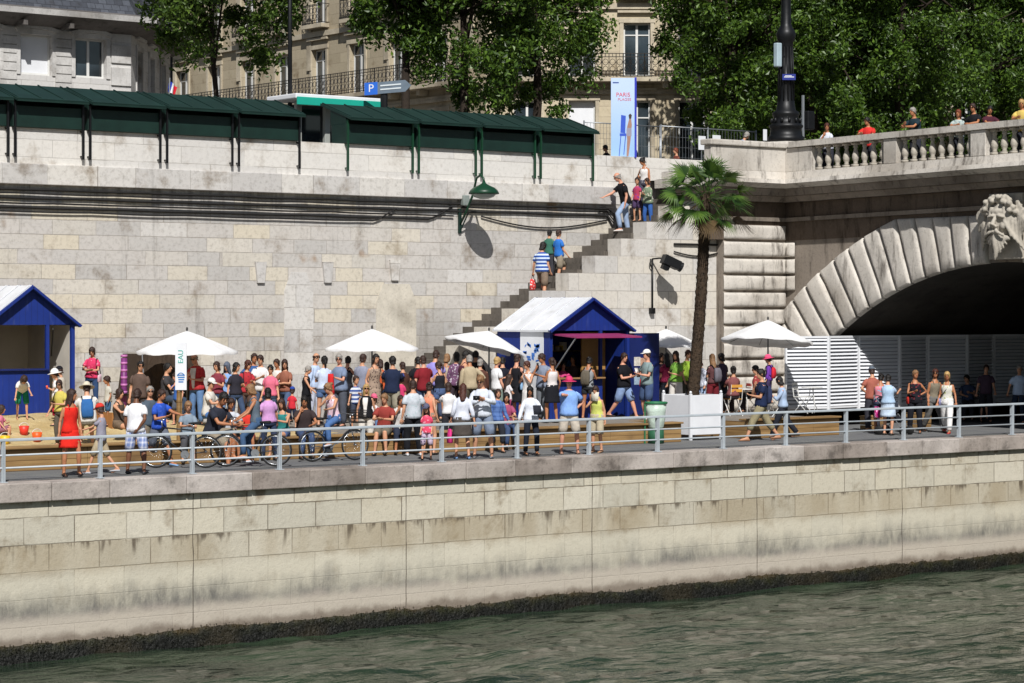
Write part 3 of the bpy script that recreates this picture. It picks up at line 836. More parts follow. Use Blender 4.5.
    M['sand'] = g.out(c, .95, g.bump(g.noise(7, 6, rough=.7), .9, .08), spec=.1)
    g = NT('deck_paving'); x = g.xyz()
    pl = g.math('LESS_THAN', g.math('FRACT', g.math('MULTIPLY', x[1], 7.0)), .06)
    c = g.ramp(g.noise(1.5, 5), [(.3, '#77716a'), (.7, '#8d867c')])
    c = g.mix(g.math('MULTIPLY', pl, .6), c, '#3a352f')
    M['deck'] = g.out(c, .85, g.bump(g.noise(20, 3), .2, .01), spec=.25)
    g = NT('tan_timber'); x = g.xyz()
    pz = g.math('LESS_THAN', g.math('FRACT', g.math('MULTIPLY', x[2], 4.7)), .07)
    px_ = g.math('LESS_THAN', g.math('FRACT', g.math('MULTIPLY', x[0], .42)), .008)
    c = g.ramp(g.noise(1.0, 5, stretch=(.6, .6, 9)), [(.3, '#745a38'), (.5, '#8c6f48'), (.7, '#a28459')])
    c = g.mix(g.math('MULTIPLY', g.math('MAXIMUM', pz, px_), .7), c, '#4a341c')
    c = g.mix(g.math('MULTIPLY', g.smooth(g.noise(.6, 4), .5, .65), .5), c, '#5a4530')
    M['timber'] = g.out(c, .7, g.bump(g.noise(6, 4, stretch=(.4, .4, 8)), .3, .01), spec=.3)
    M['rail'] = simple('#aab2b8', .45, .1, 4, .05, metal=.0, name='painted_rail', spec=.5)
    M['white'] = simple('#d6d8dc', .55, .04, 3, .03, name='white_paint')
    g = NT('white_canvas'); c = g.ramp(g.noise(2.5, 5), [(.3, '#dcdcde'), (.7, '#ebebea')]); c = g.mix(g.math('MULTIPLY', g.smooth(g.noise(5, 5), .55, .75), .25), c, '#a09c94')
    m = g.out(c, .85, g.bump(g.noise(7, 3), .35, .03), spec=.1); tr = g.n.new('ShaderNodeBsdfTranslucent'); g.l.new(c, tr.inputs['Color']); mx = g.n.new('ShaderNodeMixShader'); mx.inputs[0].default_value = .12
    g.l.new(g.bsdf.outputs[0], mx.inputs[1]); g.l.new(tr.outputs[0], mx.inputs[2]); g.l.new(mx.outputs[0], g.n['Material Output'].inputs['Surface']); M['white_canvas'] = m
    g = NT('hut_roof_white'); c = g.ramp(g.noise(1.5, 5), [(.3, '#c4c6ca'), (.7, '#d6d8dc')]); c = g.mix(g.math('MULTIPLY', g.smooth(g.noise(2.2, 6, rough=.7), .5, .75), .35), c, '#8f8d86'); M['hut_roof'] = g.out(c, .6, g.bump(g.noise(6, 3), .1, .02))
    M['blue'] = boards('#132c78')
    M['blue_dark'] = simple('#101f58', .55, .1, 2, .06, name='dark_blue_paint')
    M['green'] = simple('#102822', .5, .22, 2.2, .12, name='bottle_green_paint')
    M['green_lid'] = simple('#152e29', .6, .22, 1.8, .12, name='green_lid_paint')
    M['green_bright'] = simple('#123a26', .4, .1, 3, .05, name='green_metal')
    M['iron'] = simple('#17181a', .45, .3, 6, .1, metal=.3, name='black_iron')
    M['iron_balcony'] = simple('#2a2725', .5, .3, 6, .1, name='balcony_iron')
    M['cable'] = simple('#1b1918', .7, .3, 6, .1, name='cable_sheath')
    M['steel'] = simple('#8e9296', .4, .1, 4, 0, metal=.6, name='galvanised_steel')
    M['tyre'] = simple('#141414', .75, .1, 8, .1, name='rubber')
    M['chrome'] = simple('#b5b8bb', .25, .05, 8, 0, metal=.9, name='bright_metal')
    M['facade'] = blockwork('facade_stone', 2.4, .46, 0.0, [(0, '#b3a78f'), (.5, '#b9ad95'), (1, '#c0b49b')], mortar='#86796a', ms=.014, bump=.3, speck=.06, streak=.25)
    M['facade_y'] = blockwork('facade_shaded_side_stone', 2.4, .46, 0.0, [(0, '#a39780'), (.5, '#a99d86'), (1, '#b1a58d')], mortar='#7d715f', ms=.010, bump=.3, axis='y', speck=.06, streak=.3)  # darker copy of the facade stone, standing for the wing's weaker sunlight
    M['facade_white'] = blockwork('pale_facade_stone', 1.8, .42, 0.0, [(0, '#bfbdbb'), (.5, '#c7c5c2'), (1, '#cccac7')], mortar='#9a9792', ms=.012, bump=.3, speck=.06, streak=.2)
    M['trim'] = plain_stone('trim_stone', '#bdb29d', '#7b705f', .3, 1.5, .2)
    M['trim_white'] = plain_stone('pale_trim_stone', '#c6c4c1', '#857f77', .3, 1.5, .2)
    M['slate'] = blockwork('roof_slate', .35, .22, 0, [(0, '#3d4047'), (.5, '#484c54'), (1, '#565a62')], mortar='#24262a', ms=.012, bump=.5, jitter=0)
    M['cornice_dark'] = plain_stone('shaded_cornice_stone', '#6a6663', '#322f2d', .6, 1.5, .2)  # dark tone stands in for the shade under the eaves
    g = NT('window_glass'); g.bsdf.inputs['Coat Weight'].default_value = .5
    c = g.ramp(g.noise(.7, 2), [(.35, '#14181c'), (.7, '#39444c')])
    M['glass'] = g.out(c, .08, None, spec=.8)
    M['curtain'] = simple('#a9b4bd', .5, .15, 1.5, .3, name='net_curtain')
    M['frame'] = simple('#cfcfcc', .5, .05, 4, 0, name='white_frame')
    g = NT('river_water')
    x = g.xyz()
    c = g.ramp(g.noise(.35, 4, stretch=(1, 2.4, 1)), [(.3, '#1e2b20'), (.7, '#303d2d')])
    n1 = g.noise(1.1, 5, stretch=(1, 1.9, 1), rough=.6); n2 = g.noise(4.5, 4, stretch=(1, 1.6, 1), rough=.6)
    n0 = g.noise(.42, 3, stretch=(1, 2.2, 1), rough=.5)
    nb = g.bump(n2, .10, .04, g.bump(n1, .42, .25, g.bump(n0, .5, .7)))
    M['water'] = g.out(c, .05, nb, spec=.34)
    g.bsdf.inputs['IOR'].default_value = 1.33
    g = NT('waterline_algae')
    x = g.xyz()
    c = g.ramp(g.noise(3.2, 6, rough=.7), [(.32, '#0c0e07'), (.48, '#181a0c'), (.62, '#26270f'), (.75, '#22170d')])
    c = g.mix(g.smooth(g.math('ADD', x[2], g.math('MULTIPLY', g.noise(2.0, 3), .35)), -3.05, -2.88), c, '#3c3119')
    c = g.mix(g.smooth(g.math('ADD', x[2], g.math('MULTIPLY', g.noise(2.6, 3), .3)), -3.02, -3.22), c, '#0b0c07')
    c = g.mix(g.smooth(g.noise(.7, 4), .45, .65), c, '#221d0e'); M['algae'] = g.out(c, .6, g.bump(g.noise(14, 5), 1.0, .05), spec=.4)
    def leafmat(name, a, b, c_):
        g = NT(name); gi = g.new('ShaderNodeNewGeometry')
        c = g.ramp(gi.outputs['Random Per Island'], [(0, a), (.5, b), (1, c_)])
        m = g.out(c, .45, None, spec=.4)
        tr = g.n.new('ShaderNodeBsdfTranslucent'); g.l.new(g.mix(.5, c, '#7d9a2a'), tr.inputs['Color'])
        mx = g.n.new('ShaderNodeMixShader'); mx.inputs[0].default_value = .22
        g.l.new(g.bsdf.outputs[0], mx.inputs[1]); g.l.new(tr.outputs[0], mx.inputs[2])
        g.l.new(mx.outputs[0], g.n['Material Output'].inputs['Surface'])
        return m
    M['leaf'] = leafmat('plane_tree_leaf', '#22360f', '#3b5519', '#5d7829')
    M['leaf2'] = leafmat('pale_tree_leaf', '#2a4012', '#42591e', '#5f772f')
    M['palm'] = leafmat('palm_leaf', '#1a3212', '#33501d', '#58742e')
    M['bark'] = plain_stone('tree_bark', '#332b24', '#1f1a15', .5, 3, .8)
    g = NT('palm_fibre'); c = g.ramp(g.noise(9, 6, stretch=(1, 1, .5), rough=.7), [(.3, '#1c1410'), (.7, '#4a3828')])
    c = g.mix(.35, c, '#4a443c'); M['palmbark'] = g.out(c, .95, g.bump(g.noise(16, 5), 1.0, .05), spec=.1)

# ================================================================== SETTING GEOMETRY
WV = 11.8; SV = 9.8; PV = 9.5; UB = 17.64; STZ = 6.95; DK = .45; DV = 3.2
U_SAND1 = U_at(130, 8.0)
PLV = 3.42
PL_U0 = U_at(690.5, PLV)
GAP0, GAP1 = PL_U0 - .55, PL_U0 + 1.75

def ground_z(U, V):
    if V < DV: return 0.0
    if V > WV + .1: return STZ
    if U > GAP0 and U < GAP1 and V < 5.2: return 0.0
    z = DK
    if U < U_SAND1 + 2.5:
        a = min(1, max(0, (V - 4.5) / 4.0)); b = min(1, max(0, (U_SAND1 + 2.5 - U) / 2.5))
        z += .45 * a * a * (3 - 2 * a) * b
    return z

def arch_pt(a, r): return (.9 + r * math.sin(a), -6.35 + r * math.cos(a))

def build_setting():
    UL = -75.0; UR = 46.0
    # --- water
    W = MB(); x0, x1, y0, y1 = -60.0, 34.0, -20.0, .05; nx, ny = 500, 110
    def wz(x, y):
        q = .5 + .9 * max(0, .45 + noise.noise(Vector((x * .09, y * .16, 8))))
        v = .75 * noise.noise(Vector((x * .42, y * .8, 1.3))) + .34 * noise.noise(Vector((x * 1.1 + 4, y * 1.8, 5.1))) + .12 * noise.noise(Vector((x * 2.9, y * 4.0 + 9, 2.2)))
        return -3.45 + .15 * v * q
    vs = [(x0 + (x1 - x0) * i / nx, y0 + (y1 - y0) * j / ny, wz(x0 + (x1 - x0) * i / nx, y0 + (y1 - y0) * j / ny)) for j in range(ny + 1) for i in range(nx + 1)]
    W.add(vs, [(j * (nx + 1) + i, j * (nx + 1) + i + 1, (j + 1) * (nx + 1) + i + 1, (j + 1) * (nx + 1) + i) for j in range(ny) for i in range(nx)])
    for a in ((-400, 400, -300, y0), (-400, x0, y0, y1), (x1, 400, y0, y1)):
        W.quad((a[0], a[2], -3.46), (a[1], a[2], -3.46), (a[1], a[3], -3.46), (a[0], a[3], -3.46))
    struct(W, 'water', M['water'], True, fixn=False)
    # --- road, deck, sand, street
    r = MB(); r.quad((-120, .62, 0), (120, .62, 0), (120, WV, 0), (-120, WV, 0)); struct(r, 'road', M['asphalt'])
    d = MB(); us = U_at(300, 6)
    for a, b, c0 in ((us, GAP0, DV), (GAP0, GAP1, 5.2), (GAP1, U_at(838, DV), DV), (U_at(838, DV), 46, 6.6)):
        d.quad((a, c0 + .03, DK), (b, c0 + .03, DK), (b, WV, DK), (a, WV, DK))
    struct(d, 'boardwalk', M['deck'])
    s = MB(); sx0 = U_at(-420, 6); nx, ny = 130, 46
    vs = []
    for j in range(ny + 1):
        for i in range(nx + 1):
            u = sx0 + (us + .4 - sx0) * i / nx; v = DV + .04 + (WV - DV - .03) * j / ny
            e = min(1, (us + .4 - u) / 1.2)
            z = ground_z(u, v + 1e-6) + (.045 * noise.noise(Vector((u * 1.3, v * 1.3, 0))) + .03 * noise.noise(Vector((u * 3, v * 3, 3))) + .005) * e
            if j < 3: z = min(z, DK + .01 * j)
            vs.append((u, v, z))
    s.add(vs, [(j * (nx + 1) + i, j * (nx + 1) + i + 1, (j + 1) * (nx + 1) + i + 1, (j + 1) * (nx + 1) + i) for j in range(ny) for i in range(nx)])
    struct(s, 'sand', M['sand'], True)
    d2 = MB(); d2.quad((-75, DV + .03, DK), (sx0, DV + .03, DK), (sx0, WV, DK), (-75, WV, DK)); d2.quad((-75, DV + .03, 0), (sx0, DV + .03, 0), (sx0, DV + .03, DK), (-75, DV + .03, DK)); struct(d2, 'boardwalk', M['deck'])
    st = MB(); st.quad((-700, 12.55, STZ), (700, 12.55, STZ), (700, 900, STZ), (-700, 900, STZ)); struct(st, 'street', M['street'])
    # --- timber edging boards of the deck
    e = thing('deck_edging', 'tan timber edging boards fronting the raised beach deck along the road', 'edging', (0, DV, 0))
    b = MB()
    for a, c in ((sx0, GAP0), (GAP1, U_at(838, DV))):
        u = a
        while u < c - .01:
            u2 = min(c, u + 2.4); b.bbox(u + .004, u2 - .004, DV - .05, DV + .02, .0, DK + .012, .008); u = u2
    b.box(GAP0 - .04, GAP0, DV + .02, 5.2, 0, DK - .002); b.box(GAP1, GAP1 + .04, DV + .02, 5.2, 0, DK - .002)
    b.box(GAP0, GAP1, 5.16, 5.225, 0, DK + .01)
    b.build('board', M['timber'], e)
    b = MB()
    for a, c in ((sx0, GAP0), (GAP1, U_at(838, DV))): b.bbox(a, c, DV - .14, DV + .30, DK + .014, DK + .06, .01)
    b.build('cap_plank', M['timber'], e)
    # --- quay wall
    q = thing('quay_wall', 'cream stone quay wall with stained courses rising from the river', 'wall', (0, 0, 0))
    b = MB(); nx = 260; UQ0, UQ1 = -75.0, 60.0
    b.quad((UQ0, .0, -4.2), (UQ1, 0, -4.2), (UQ1, 0, -.36), (UQ0, 0, -.36))
    b.quad((UQ0, 0, -.36), (UQ1, 0, -.36), (UQ1, .62, -.36), (UQ0, .62, -.36))
    b.build('wall_face', M['quay'], q, fixn=False)
    b = MB(); u = UQ0; rnd = random.Random(3)
    while u < UQ1:
        w = rnd.uniform(1.25, 1.75); dz = rnd.uniform(-.008, .008); dy = rnd.uniform(-.012, .012)
        b.bbox(u + .006, u + w - .006, -.13 + dy, .62, -.362, .003 + dz, .018); u += w
    b.build('coping', M['coping'], q)
    b = MB()
    for px in (-140, 193, 406, 592, 757, 902, 1040):
        u = U_at(px, 0); pts = []
        for i in range(15):
            z = -.37 - 2.75 * i / 14; pts.append((u + .02 * noise.noise(Vector((px, z * 2, 0))), -.002, z))
        b.tube(pts, [.008 + .006 * noise.noise(Vector((px, i * .9, 0))) for i in range(len(pts))], 5)
    b.build('expansion_joint', simple('#3a332a', .9, .3, 5, .2, name='joint'), q)
    # algae skirt
    b = MB(); rnd = random.Random(11); nxa = 1500; A0, A1 = -30.0, 26.0; rows = 9
    vs = []
    for i in range(nxa + 1):
        u = A0 + (A1 - A0) * i / nxa
        top = -3.10 + .08 * noise.noise(Vector((u * .45, 0, 0))) + .05 * noise.noise(Vector((u * 1.7, 3, 0))) + .03 * noise.noise(Vector((u * 6, 3, 4)))
        for j in range(rows):
            f = j / (rows - 1); z = top + (-3.6 - top) * f
            y = .02 - .02 * min(1, j) - .07 * (f ** .6) * (0 if j == 0 else 1) - .018 * (j > 0) * (noise.noise(Vector((u * 3.1, z * 5, 1))) + noise.noise(Vector((u * 9, z * 11, 7))) * .7)
            vs.append((u, y, z + .02 * noise.noise(Vector((u * 8, z * 9, 2)))))
    b.add(vs, [(i * rows + j, (i + 1) * rows + j, (i + 1) * rows + j + 1, i * rows + j + 1) for i in range(nxa) for j in range(rows - 1)])
    for _ in range(9000):
        u = rnd.uniform(A0, A1); f = rnd.random(); top = -3.08 + .08 * noise.noise(Vector((u * .45, 0, 0))) + .05 * noise.noise(Vector((u * 1.7, 3, 0)))
        z = top + (-3.5 - top) * f; y = -.01 - .07 * f ** .6
        L = rnd.uniform(.015, .04); w = rnd.uniform(.008, .02); a = rnd.uniform(-.6, .6)
        p = Vector((u, y, z)); d = Vector((math.sin(a) * .5, -.6, rnd.uniform(-1, .5))).normalized() * L; sd = Vector((1, rnd.uniform(-.5, .5), 0)) * w
        b.add([p - sd, p + sd, p + d], [(0, 1, 2)])
    al = b.build('waterline_algae', M['algae'], None, True, fixn=False); tag(al, kind='stuff')
    al['label'] = 'dark green and brown algae fringe along the waterline of the quay wall'; al['category'] = 'algae'
    # --- railing
    rl = thing('quay_railing', 'pale grey metal railing with three rails along the quay edge', 'railing', (U_at(512, .28), .28, 0))
    u0 = U_at(3, .28); D = (U_at(1012, .28) - u0) / 14
    b = None
    for n in range(-3, 18):
        u = u0 + D * n
        if u > 32: break
        b = MB(); b.bbox(u - .03, u - .008, .23, .33, .0, .80, .004); b.bbox(u + .008, u + .03, .23, .33, 0, .80, .004); b.box(u - .07, u + .07, .20, .36, .003, .018)
        b.build('post', M['rail'], rl)
    ua, ub = u0 - 3 * D - .3, min(u0 + 17 * D, 32)
    b = MB(); b.bbox(ua, ub, .225, .335, .80, .855, .012); b.build('top_rail', M['rail'], rl)
    for z in (.53, .285):
        b = MB(); b.tube([(ua, .28, z), (ub, .28, z)], .019, 8); b.build('rail', M['rail'], rl, True)
    # --- main river wall
    w = thing('river_wall', 'tall grey and cream block retaining wall behind the beach', 'wall', (0, WV, 0))
    b = MB(); b.quad((UL, WV, -.2), (UB + .1, WV, -.2), (UB + .1, WV, 6.46), (UL, WV, 6.46)); b.build('wall_face', M['wall'], w, fixn=False)
    us2 = U_at(613, WV)
    b = MB(); b.bbox(UL, us2, WV - .15, WV + .5, 6.455, 6.97, .02); b.build('string_course', M['course'], w)
    b = MB(); b.box(UL, U_at(597, WV), WV + .001, WV + .5, 6.972, 7.86); b.box(U_at(597, WV), U_at(702, WV), WV - .02, WV + .5, 6.47, 7.9); b.box(U_at(702, WV), UB, WV + .002, WV + .4, 6.47, 7.3)
    b.build('parapet', M['parapet'], w)
    # blocked bays: key stones and filled arches
    b = MB()
    for px, py in ((261, 273), (328, 273), (395, 271)):
        c = pt(px, py, WV - .05); hw = .17
        b.prism([(-hw, .30), (hw, .30), (hw * .62, -.26), (-hw * .62, -.26)], (c.x, WV + .05, c.z), (1, 0, 0), (0, 0, 1), (0, -.12, 0))
    b.build('corbel', M['course'], w)
    for pa, pb, pyt in ((284, 313, 272), (376, 416, 284)):
        a, c = U_at(pa, WV), U_at(pb, WV); zt = pt((pa + pb) / 2, pyt, WV).z
        b = MB(); b.prism([(a, DK), (c, DK), (c, zt - .5), (c - .22, zt), (a + .22, zt), (a, zt - .5)], (0, WV + .05, 0), (1, 0, 0), (0, 0, 1), (0, -.065, 0))
        b.build('blocked_opening', M['course'] if pa < 300 else plain_stone('cream_infill', '#c6bfb1', '#8b8478', .25, 2, .25), w)
    # --- staircase
    sc = thing('stone_staircase', 'stone stairs climbing the river wall behind a stepped parapet', 'staircase', (8, SV, 0))
    b = MB(); k = 0; u = 2.0; z = (u - 2.2) * .54
    poly = []
    rise = .18; run = rise / .54; n = 38; u = 2.3
    poly.append((u, DK - .5))
    zz = DK * 0
    for i in range(n):
        zz += rise; poly.append((u, zz)); u += run; poly.append((u, zz))
        if u > 15.0: break
    poly.append((15.17, zz)); poly.append((15.17, -.1))
    b.prism(poly, (0, WV - .003, 0), (1, 0, 0), (0, 0, 1), (0, -(WV - .003 - SV - .58), 0)); b.build('step', plain_stone('stair_stone', '#6a645d', '#2c2824', .6, 2, .3), sc, fixn=True)
    poly = [(9.53 + .956 * -7, -.1)]
    for k in range(-7, 6):
        ua_ = 9.53 + .956 * k; ub_ = ua_ + .956 if k < 5 else 15.17; zt = 4.39 + .5 * k
        poly += [(ua_, zt), (ub_, zt)]
    poly += [(15.17, -.1)]
    b = MB(); b.prism(poly, (0, SV, 0), (1, 0, 0), (0, 0, 1), (0, .6, 0)); b.build('stepped_parapet', M['stairwall'], sc)
    # --- bridge
    build_bridge()

def build_bridge():
    br = thing('stone_bridge', 'stone arch bridge with rusticated voussoirs, balustrade and carved keystone', 'bridge', (UB, PV, 0))
    UE = UB + 30; A = math.asin(8.6 / 11.0)  # barrel drawn out so little daylight reaches inside the arch
    # spandrel face
    b = MB(); N = 60; Vs = [PV - (PV + 7.7) * i / N for i in range(N + 1)]
    for va, vb in zip(Vs, Vs[1:]):
        za = -6.35 + math.sqrt(max(0, 121 - (va - .9) ** 2)); zb = -6.35 + math.sqrt(max(0, 121 - (vb - .9) ** 2))
        b.quad((UB, va, za), (UB, vb, zb), (UB, vb, 6.6), (UB, va, 6.6))
    b.quad((UB, -7.7, -4), (UB, -16, -4), (UB, -16, 6.6), (UB, -7.7, 6.6))
    b.build('spandrel_wall', M['bridge'], br, fixn=False)
    b = MB(); pr = []
    for i in range(41):
        a = A - 2 * A * i / 40; v, z = arch_pt(a, 11.0); pr.append((v, z))
    pr = [(PV, -.2)] + pr + [(-7.7, -4)]
    for (va, za), (vb, zb) in zip(pr, pr[1:]): b.quad((UB, va, za), (UE, va, za), (UE, vb, zb), (UB, vb, zb))
    b.quad((UE, PV, -1), (UE, -8, -4), (UE, -8, 6), (UE, PV, 6))  # unseen end wall added to stop daylight at the far mouth
    b.build('soffit_and_light_stop', M['soffit'], br, True, fixn=False)
    # voussoirs
    n = 34; da = 2 * A / n; rnd = random.Random(5)
    for i in range(-5, n):
        a0 = A - da * i; a1 = a0 - da
        am = (a0 + a1) / 2
        if abs(am) < .045: continue
        pro = .19 + rnd.uniform(-.03, .03); prof = [(0.035, 0.0), (.06, .66), (.12, .92), (.22, 1.0), (.5, 1.03), (.78, 1.0), (.88, .92), (.94, .66), (.965, 0.0)]
        rr = []
        ri = 10.985
        def ro(a):
            r = 12.95; r = min(r, (5.95 + 6.35) / max(.2, math.cos(a)))
            if math.sin(a) > .1: r = min(r, (PV + .06 - .9) / math.sin(a))
            return r
        if ro(am) < ri + .12: continue
        rows = []
        for t, h in prof:
            a = a0 + (a1 - a0) * t; R1 = max(ro(a), ri + .05); seg = []
            for s_, hh in ((0, 0), (.012, .66), (.035, .94), (.2, 1), (.5, 1.0), (.8, 1), (.965, .94), (.988, .66), (1, 0)):
                rr_ = ri + (R1 - ri) * s_; v, z = arch_pt(a, rr_)
                jit = .035 * noise.noise(Vector((v * 2.5, z * 2.5, i))) + .02 * noise.noise(Vector((v * 7, z * 7, i)))
                seg.append((UB + .01 - pro * min(h, hh) - (jit if h * hh > .5 else 0), v, z))
            rows.append(seg)
        b = MB(); b.loft(rows, cap=False, closed=False); b.build('voussoir', M['bridge_pale'], br, True)
    # rusticated corner courses
    b = MB(); UP = U_at(723, PV)
    z = .4; rnd = random.Random(8)
    while z < 5.45:
        z0, z1 = z + .035, z + .465
        zc = max(z0, z1); vv = .9 + math.sqrt(max(.01, 12.95 ** 2 - (z0 + 6.35) ** 2)); vv = max(vv + .08, 6.6)
        pr = .13 + rnd.uniform(-.01, .015)
        # rounded course wrapping the corner: profile in z, path along front then bridge face
        zs = [(z0, 0), (z0 + .008, .7), (z0 + .035, .96), (z0 + .1, 1), ((z0 + z1) / 2, 1), (z1 - .1, 1), (z1 - .035, .95), (z1 - .008, .7), (z1, 0)]
        path = [(UP + (UB - UP) * i / 14, PV, 0) for i in range(14)] + [(UB, PV, 2)]
        if vv < PV - .3 and z < 5: path += [(UB, PV - min(PV - vv, .42) * i / 4, 1) for i in range(1, 5)]
        rows = []
        for i_, (u, v, k) in enumerate(path):
            seg = []
            for zz, h in zs:
                j = .035 * noise.noise(Vector((u * 2.2, v * 2.2, zz * 4))) + .02 * noise.noise(Vector((u * 6, v * 6, zz * 9)))
                ee = pr * h + j * (h > .5)
                if i_ == 0 or i_ == len(path) - 1: ee *= .3
                seg.append((u - (ee if k else 0), v - (ee if k != 1 else 0), zz))
            rows.append(seg)
        b = MB(); b.loft(rows, cap=False, closed=False); z += .5; b.build('rusticated_course', M['bridge_pale'], br, True)
    b = MB(); b.box(UP + .01, UB + .004, PV - .004, 14, -.1, 6.6); b.build('corner_pier', M['bridge'], br)
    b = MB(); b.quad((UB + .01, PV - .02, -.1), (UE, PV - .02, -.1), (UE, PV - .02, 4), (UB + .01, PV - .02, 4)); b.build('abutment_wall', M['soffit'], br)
    # mouldings: run along front (-v side) then along the bridge face (-u side)
    # outline offset o: front line at V=PV-o from UPL to corner, bridge line at U=UB-o
    UPL = U_at(706, PV - .7)
    def run(o0, o1, z0, z1, name, mat, sl=.013):
        b = MB()
        def zz(v): return (PV - v) * sl
        o = max(o0, o1)
        cu, cv = UB - o, PV - o
        # front segment
        rows = []
        def sec(u, v, nu, nv, dz): # outer profile box
            return [(u, v, z0 + dz), (u, v, z1 + dz)]
        # as solid prism boxes (front) and swept box (bridge)
        a = [(UPL + (.9 - o), PV - o0), (UB - o0, PV - o0), (UB - o0, -18)]
        a1 = [(UPL + (.9 - o), PV - o1), (UB - o1, PV - o1), (UB - o1, -18)]
        inn = [(UPL + (.9 - o), PV + 1.5), (UB + .7, PV + 1.5), (UB + .7, -18)]
        for i in range(2):
            lo = [(*a[i], z0 + zz(a[i][1])), (*a[i + 1], z0 + zz(a[i + 1][1]))]
            hi = [(*a1[i], z1 + zz(a[i][1])), (*a1[i + 1], z1 + zz(a[i + 1][1]))]
            lin_ = [(*inn[i], z0 + zz(a[i][1])), (*inn[i + 1], z0 + zz(a[i + 1][1]))]
            hin = [(*inn[i], z1 + zz(a[i][1])), (*inn[i + 1], z1 + zz(a[i + 1][1]))]
            b.quad(lo[0], lo[1], hi[1], hi[0]); b.quad(hi[0], hi[1], hin[1], hin[0]); b.quad(lin_[0], lin_[1], lo[1], lo[0])
        b.quad((*a[0], z0), (*a1[0], z1), (*inn[0], z1), (*inn[0], z0))
        b.build(name, mat, br)
    run(.02, .05, 5.42, 5.98, 'frieze_band', M['bridge_frieze'])
    run(.14, .16, 5.985, 6.10, 'moulding', M['bridge'])
    run(.08, .10, 6.105, 6.55, 'frieze', M['bridge_frieze'])
    run(.30, .42, 6.555, 6.72, 'moulding', M['bridge'])
    run(.55, .62, 6.725, 6.93, 'cornice', M['bridge'])
    run(.70, .95, 6.935, 7.05, 'cornice', M['bridge_pale'])
    run(.95, .90, 7.055, 7.18, 'cornice', M['bridge_pale'])
    run(.68, .62, 7.185, 7.42, 'plinth', M['bridge_pale'])
    # parapet: panel on the corner, piers + balusters on the bridge side
    f = .60; cu, cv = UB - f, PV - f
    b = MB(); b.bbox(UPL + .30, cu + .32, cv, cv + .32, 7.425, 8.13, .02); b.build('parapet_panel', M['bridge_pale'], br)
    b = MB(); b.bbox(UPL + .22, cu + .42, cv - .08, cv + .40, 8.135, 8.30, .03); b.build('coping', M['bridge_pale'], br)
    sl = .013
    def dz(v): return (PV - v) * sl
    # pier positions along the bridge side from pixels
    pv = [V_at(p, cu) for p in (786, 811, 885, 897, 971, 986)]
    piers = [(cv + .001, V_at(811.5, cu)), (V_at(884, cu), V_at(897, cu)), (V_at(971, cu), V_at(986, cu))]
    last = piers[-1]; gap = piers[1][1] - piers[2][0]; wd = piers[2][0] - piers[2][1]
    v = last[1]
    for _ in range(3):
        v -= gap; piers.append((v, v - wd)); v -= wd
    for i, (a, c) in enumerate(piers):
        b = MB(); b.bbox(cu - (.03 if i else .0), cu + .34, c, a, 7.425 + dz(a), 8.13 + dz(a), .015); b.build('parapet_pier', M['bridge_pale'], br)
    mesh = None
    for (a, c), (a2, c2) in zip(piers, piers[1:]):
        s0, s1 = c, a2; L = s0 - s1; nb = 8
        for k in range(nb):
            vv = s0 - L * (k + .5) / nb
            if mesh is None:
                b = MB(); b.box(-.095, .095, -.095, .095, 0, .07); b.box(-.095, .095, -.095, .095, .63, .70)
                b.lathe((0, 0, 0), [(.06, .07), (.075, .10), (.055, .13), (.085, .19), (.108, .26), (.10, .33), (.07, .43), (.052, .50), (.05, .54), (.075, .57), (.06, .60), (.07, .63)], 12)
                o = b.build('baluster', M['baluster'], br, True, world=False); mesh = o.data
            else:
                o = bpy.data.objects.new('baluster', mesh); COL.objects.link(o); o.parent = br
            o.location = Vector((cu + .16, vv, 7.43 + dz(vv))) - Vector(br.location)
    b = MB()
    b.obox((cu + .16, (cv - 16) / 2, 8.225 + dz((cv - 16) / 2)), (.24, 0, 0), (0, (cv + 16.0) / 2 - .2, -(cv + 16.0) / 2 * sl), (0, 0, .085)); b.build('coping', M['bridge_pale'], br)
    b = MB(); b.quad((UB - .2, 12.6, 7.2), (UE, 12.6, 7.2), (UE, -20, 7.6), (UB - .2, -20, 7.6)); b.quad((UPL + .3, PV + .1, 7.2), (UB - .2, PV + .1, 7.2), (UB - .2, 14, 7.2), (UPL + .3, 14, 7.2)); b.build('roadway', M['street'], br)
    # keystone head
    b = MB(); c = Vector((UB - .36, .68, 5.72))
    def e(dv, dzz, du, r, q=None): b.ell((c.x - du, c.y + dv, c.z + dzz), r, 10, 7, 0, q)
    rnd = random.Random(2)
    e(0, .02, .08, (.30, .33, .52)); e(0, .24, .26, (.12, .26, .10))
    for s in (-1, 1):
        e(.15 * s, .135, .36, (.09, .13, .045), qx(R(-14 * s))); e(.14 * s, .05, .315, (.05, .055, .03)); e(.19 * s, -.10, .30, (.10, .09, .10))
    b.tube([(c.x - .36, c.y, c.z + .14), (c.x - .46, c.y, c.z + .0), (c.x - .52, c.y, c.z - .10)], [.045, .055, .075], 8); e(.05, -.11, .44, (.05, .045, .04)); e(-.05, -.11, .44, (.05, .045, .04))
    def strand(p, q, r0, r1, w, du):
        pts = []
        for i in range(7):
            f = i / 6; wob = w * math.sin(f * 7 + p[0] * 9)
            pts.append((c.x - du - .06 * math.sin(f * 3), c.y + p[0] + (q[0] - p[0]) * f + wob, c.z + p[1] + (q[1] - p[1]) * f))
        b.tube(pts, [r0 + (r1 - r0) * i / 6 for i in range(7)], 7)
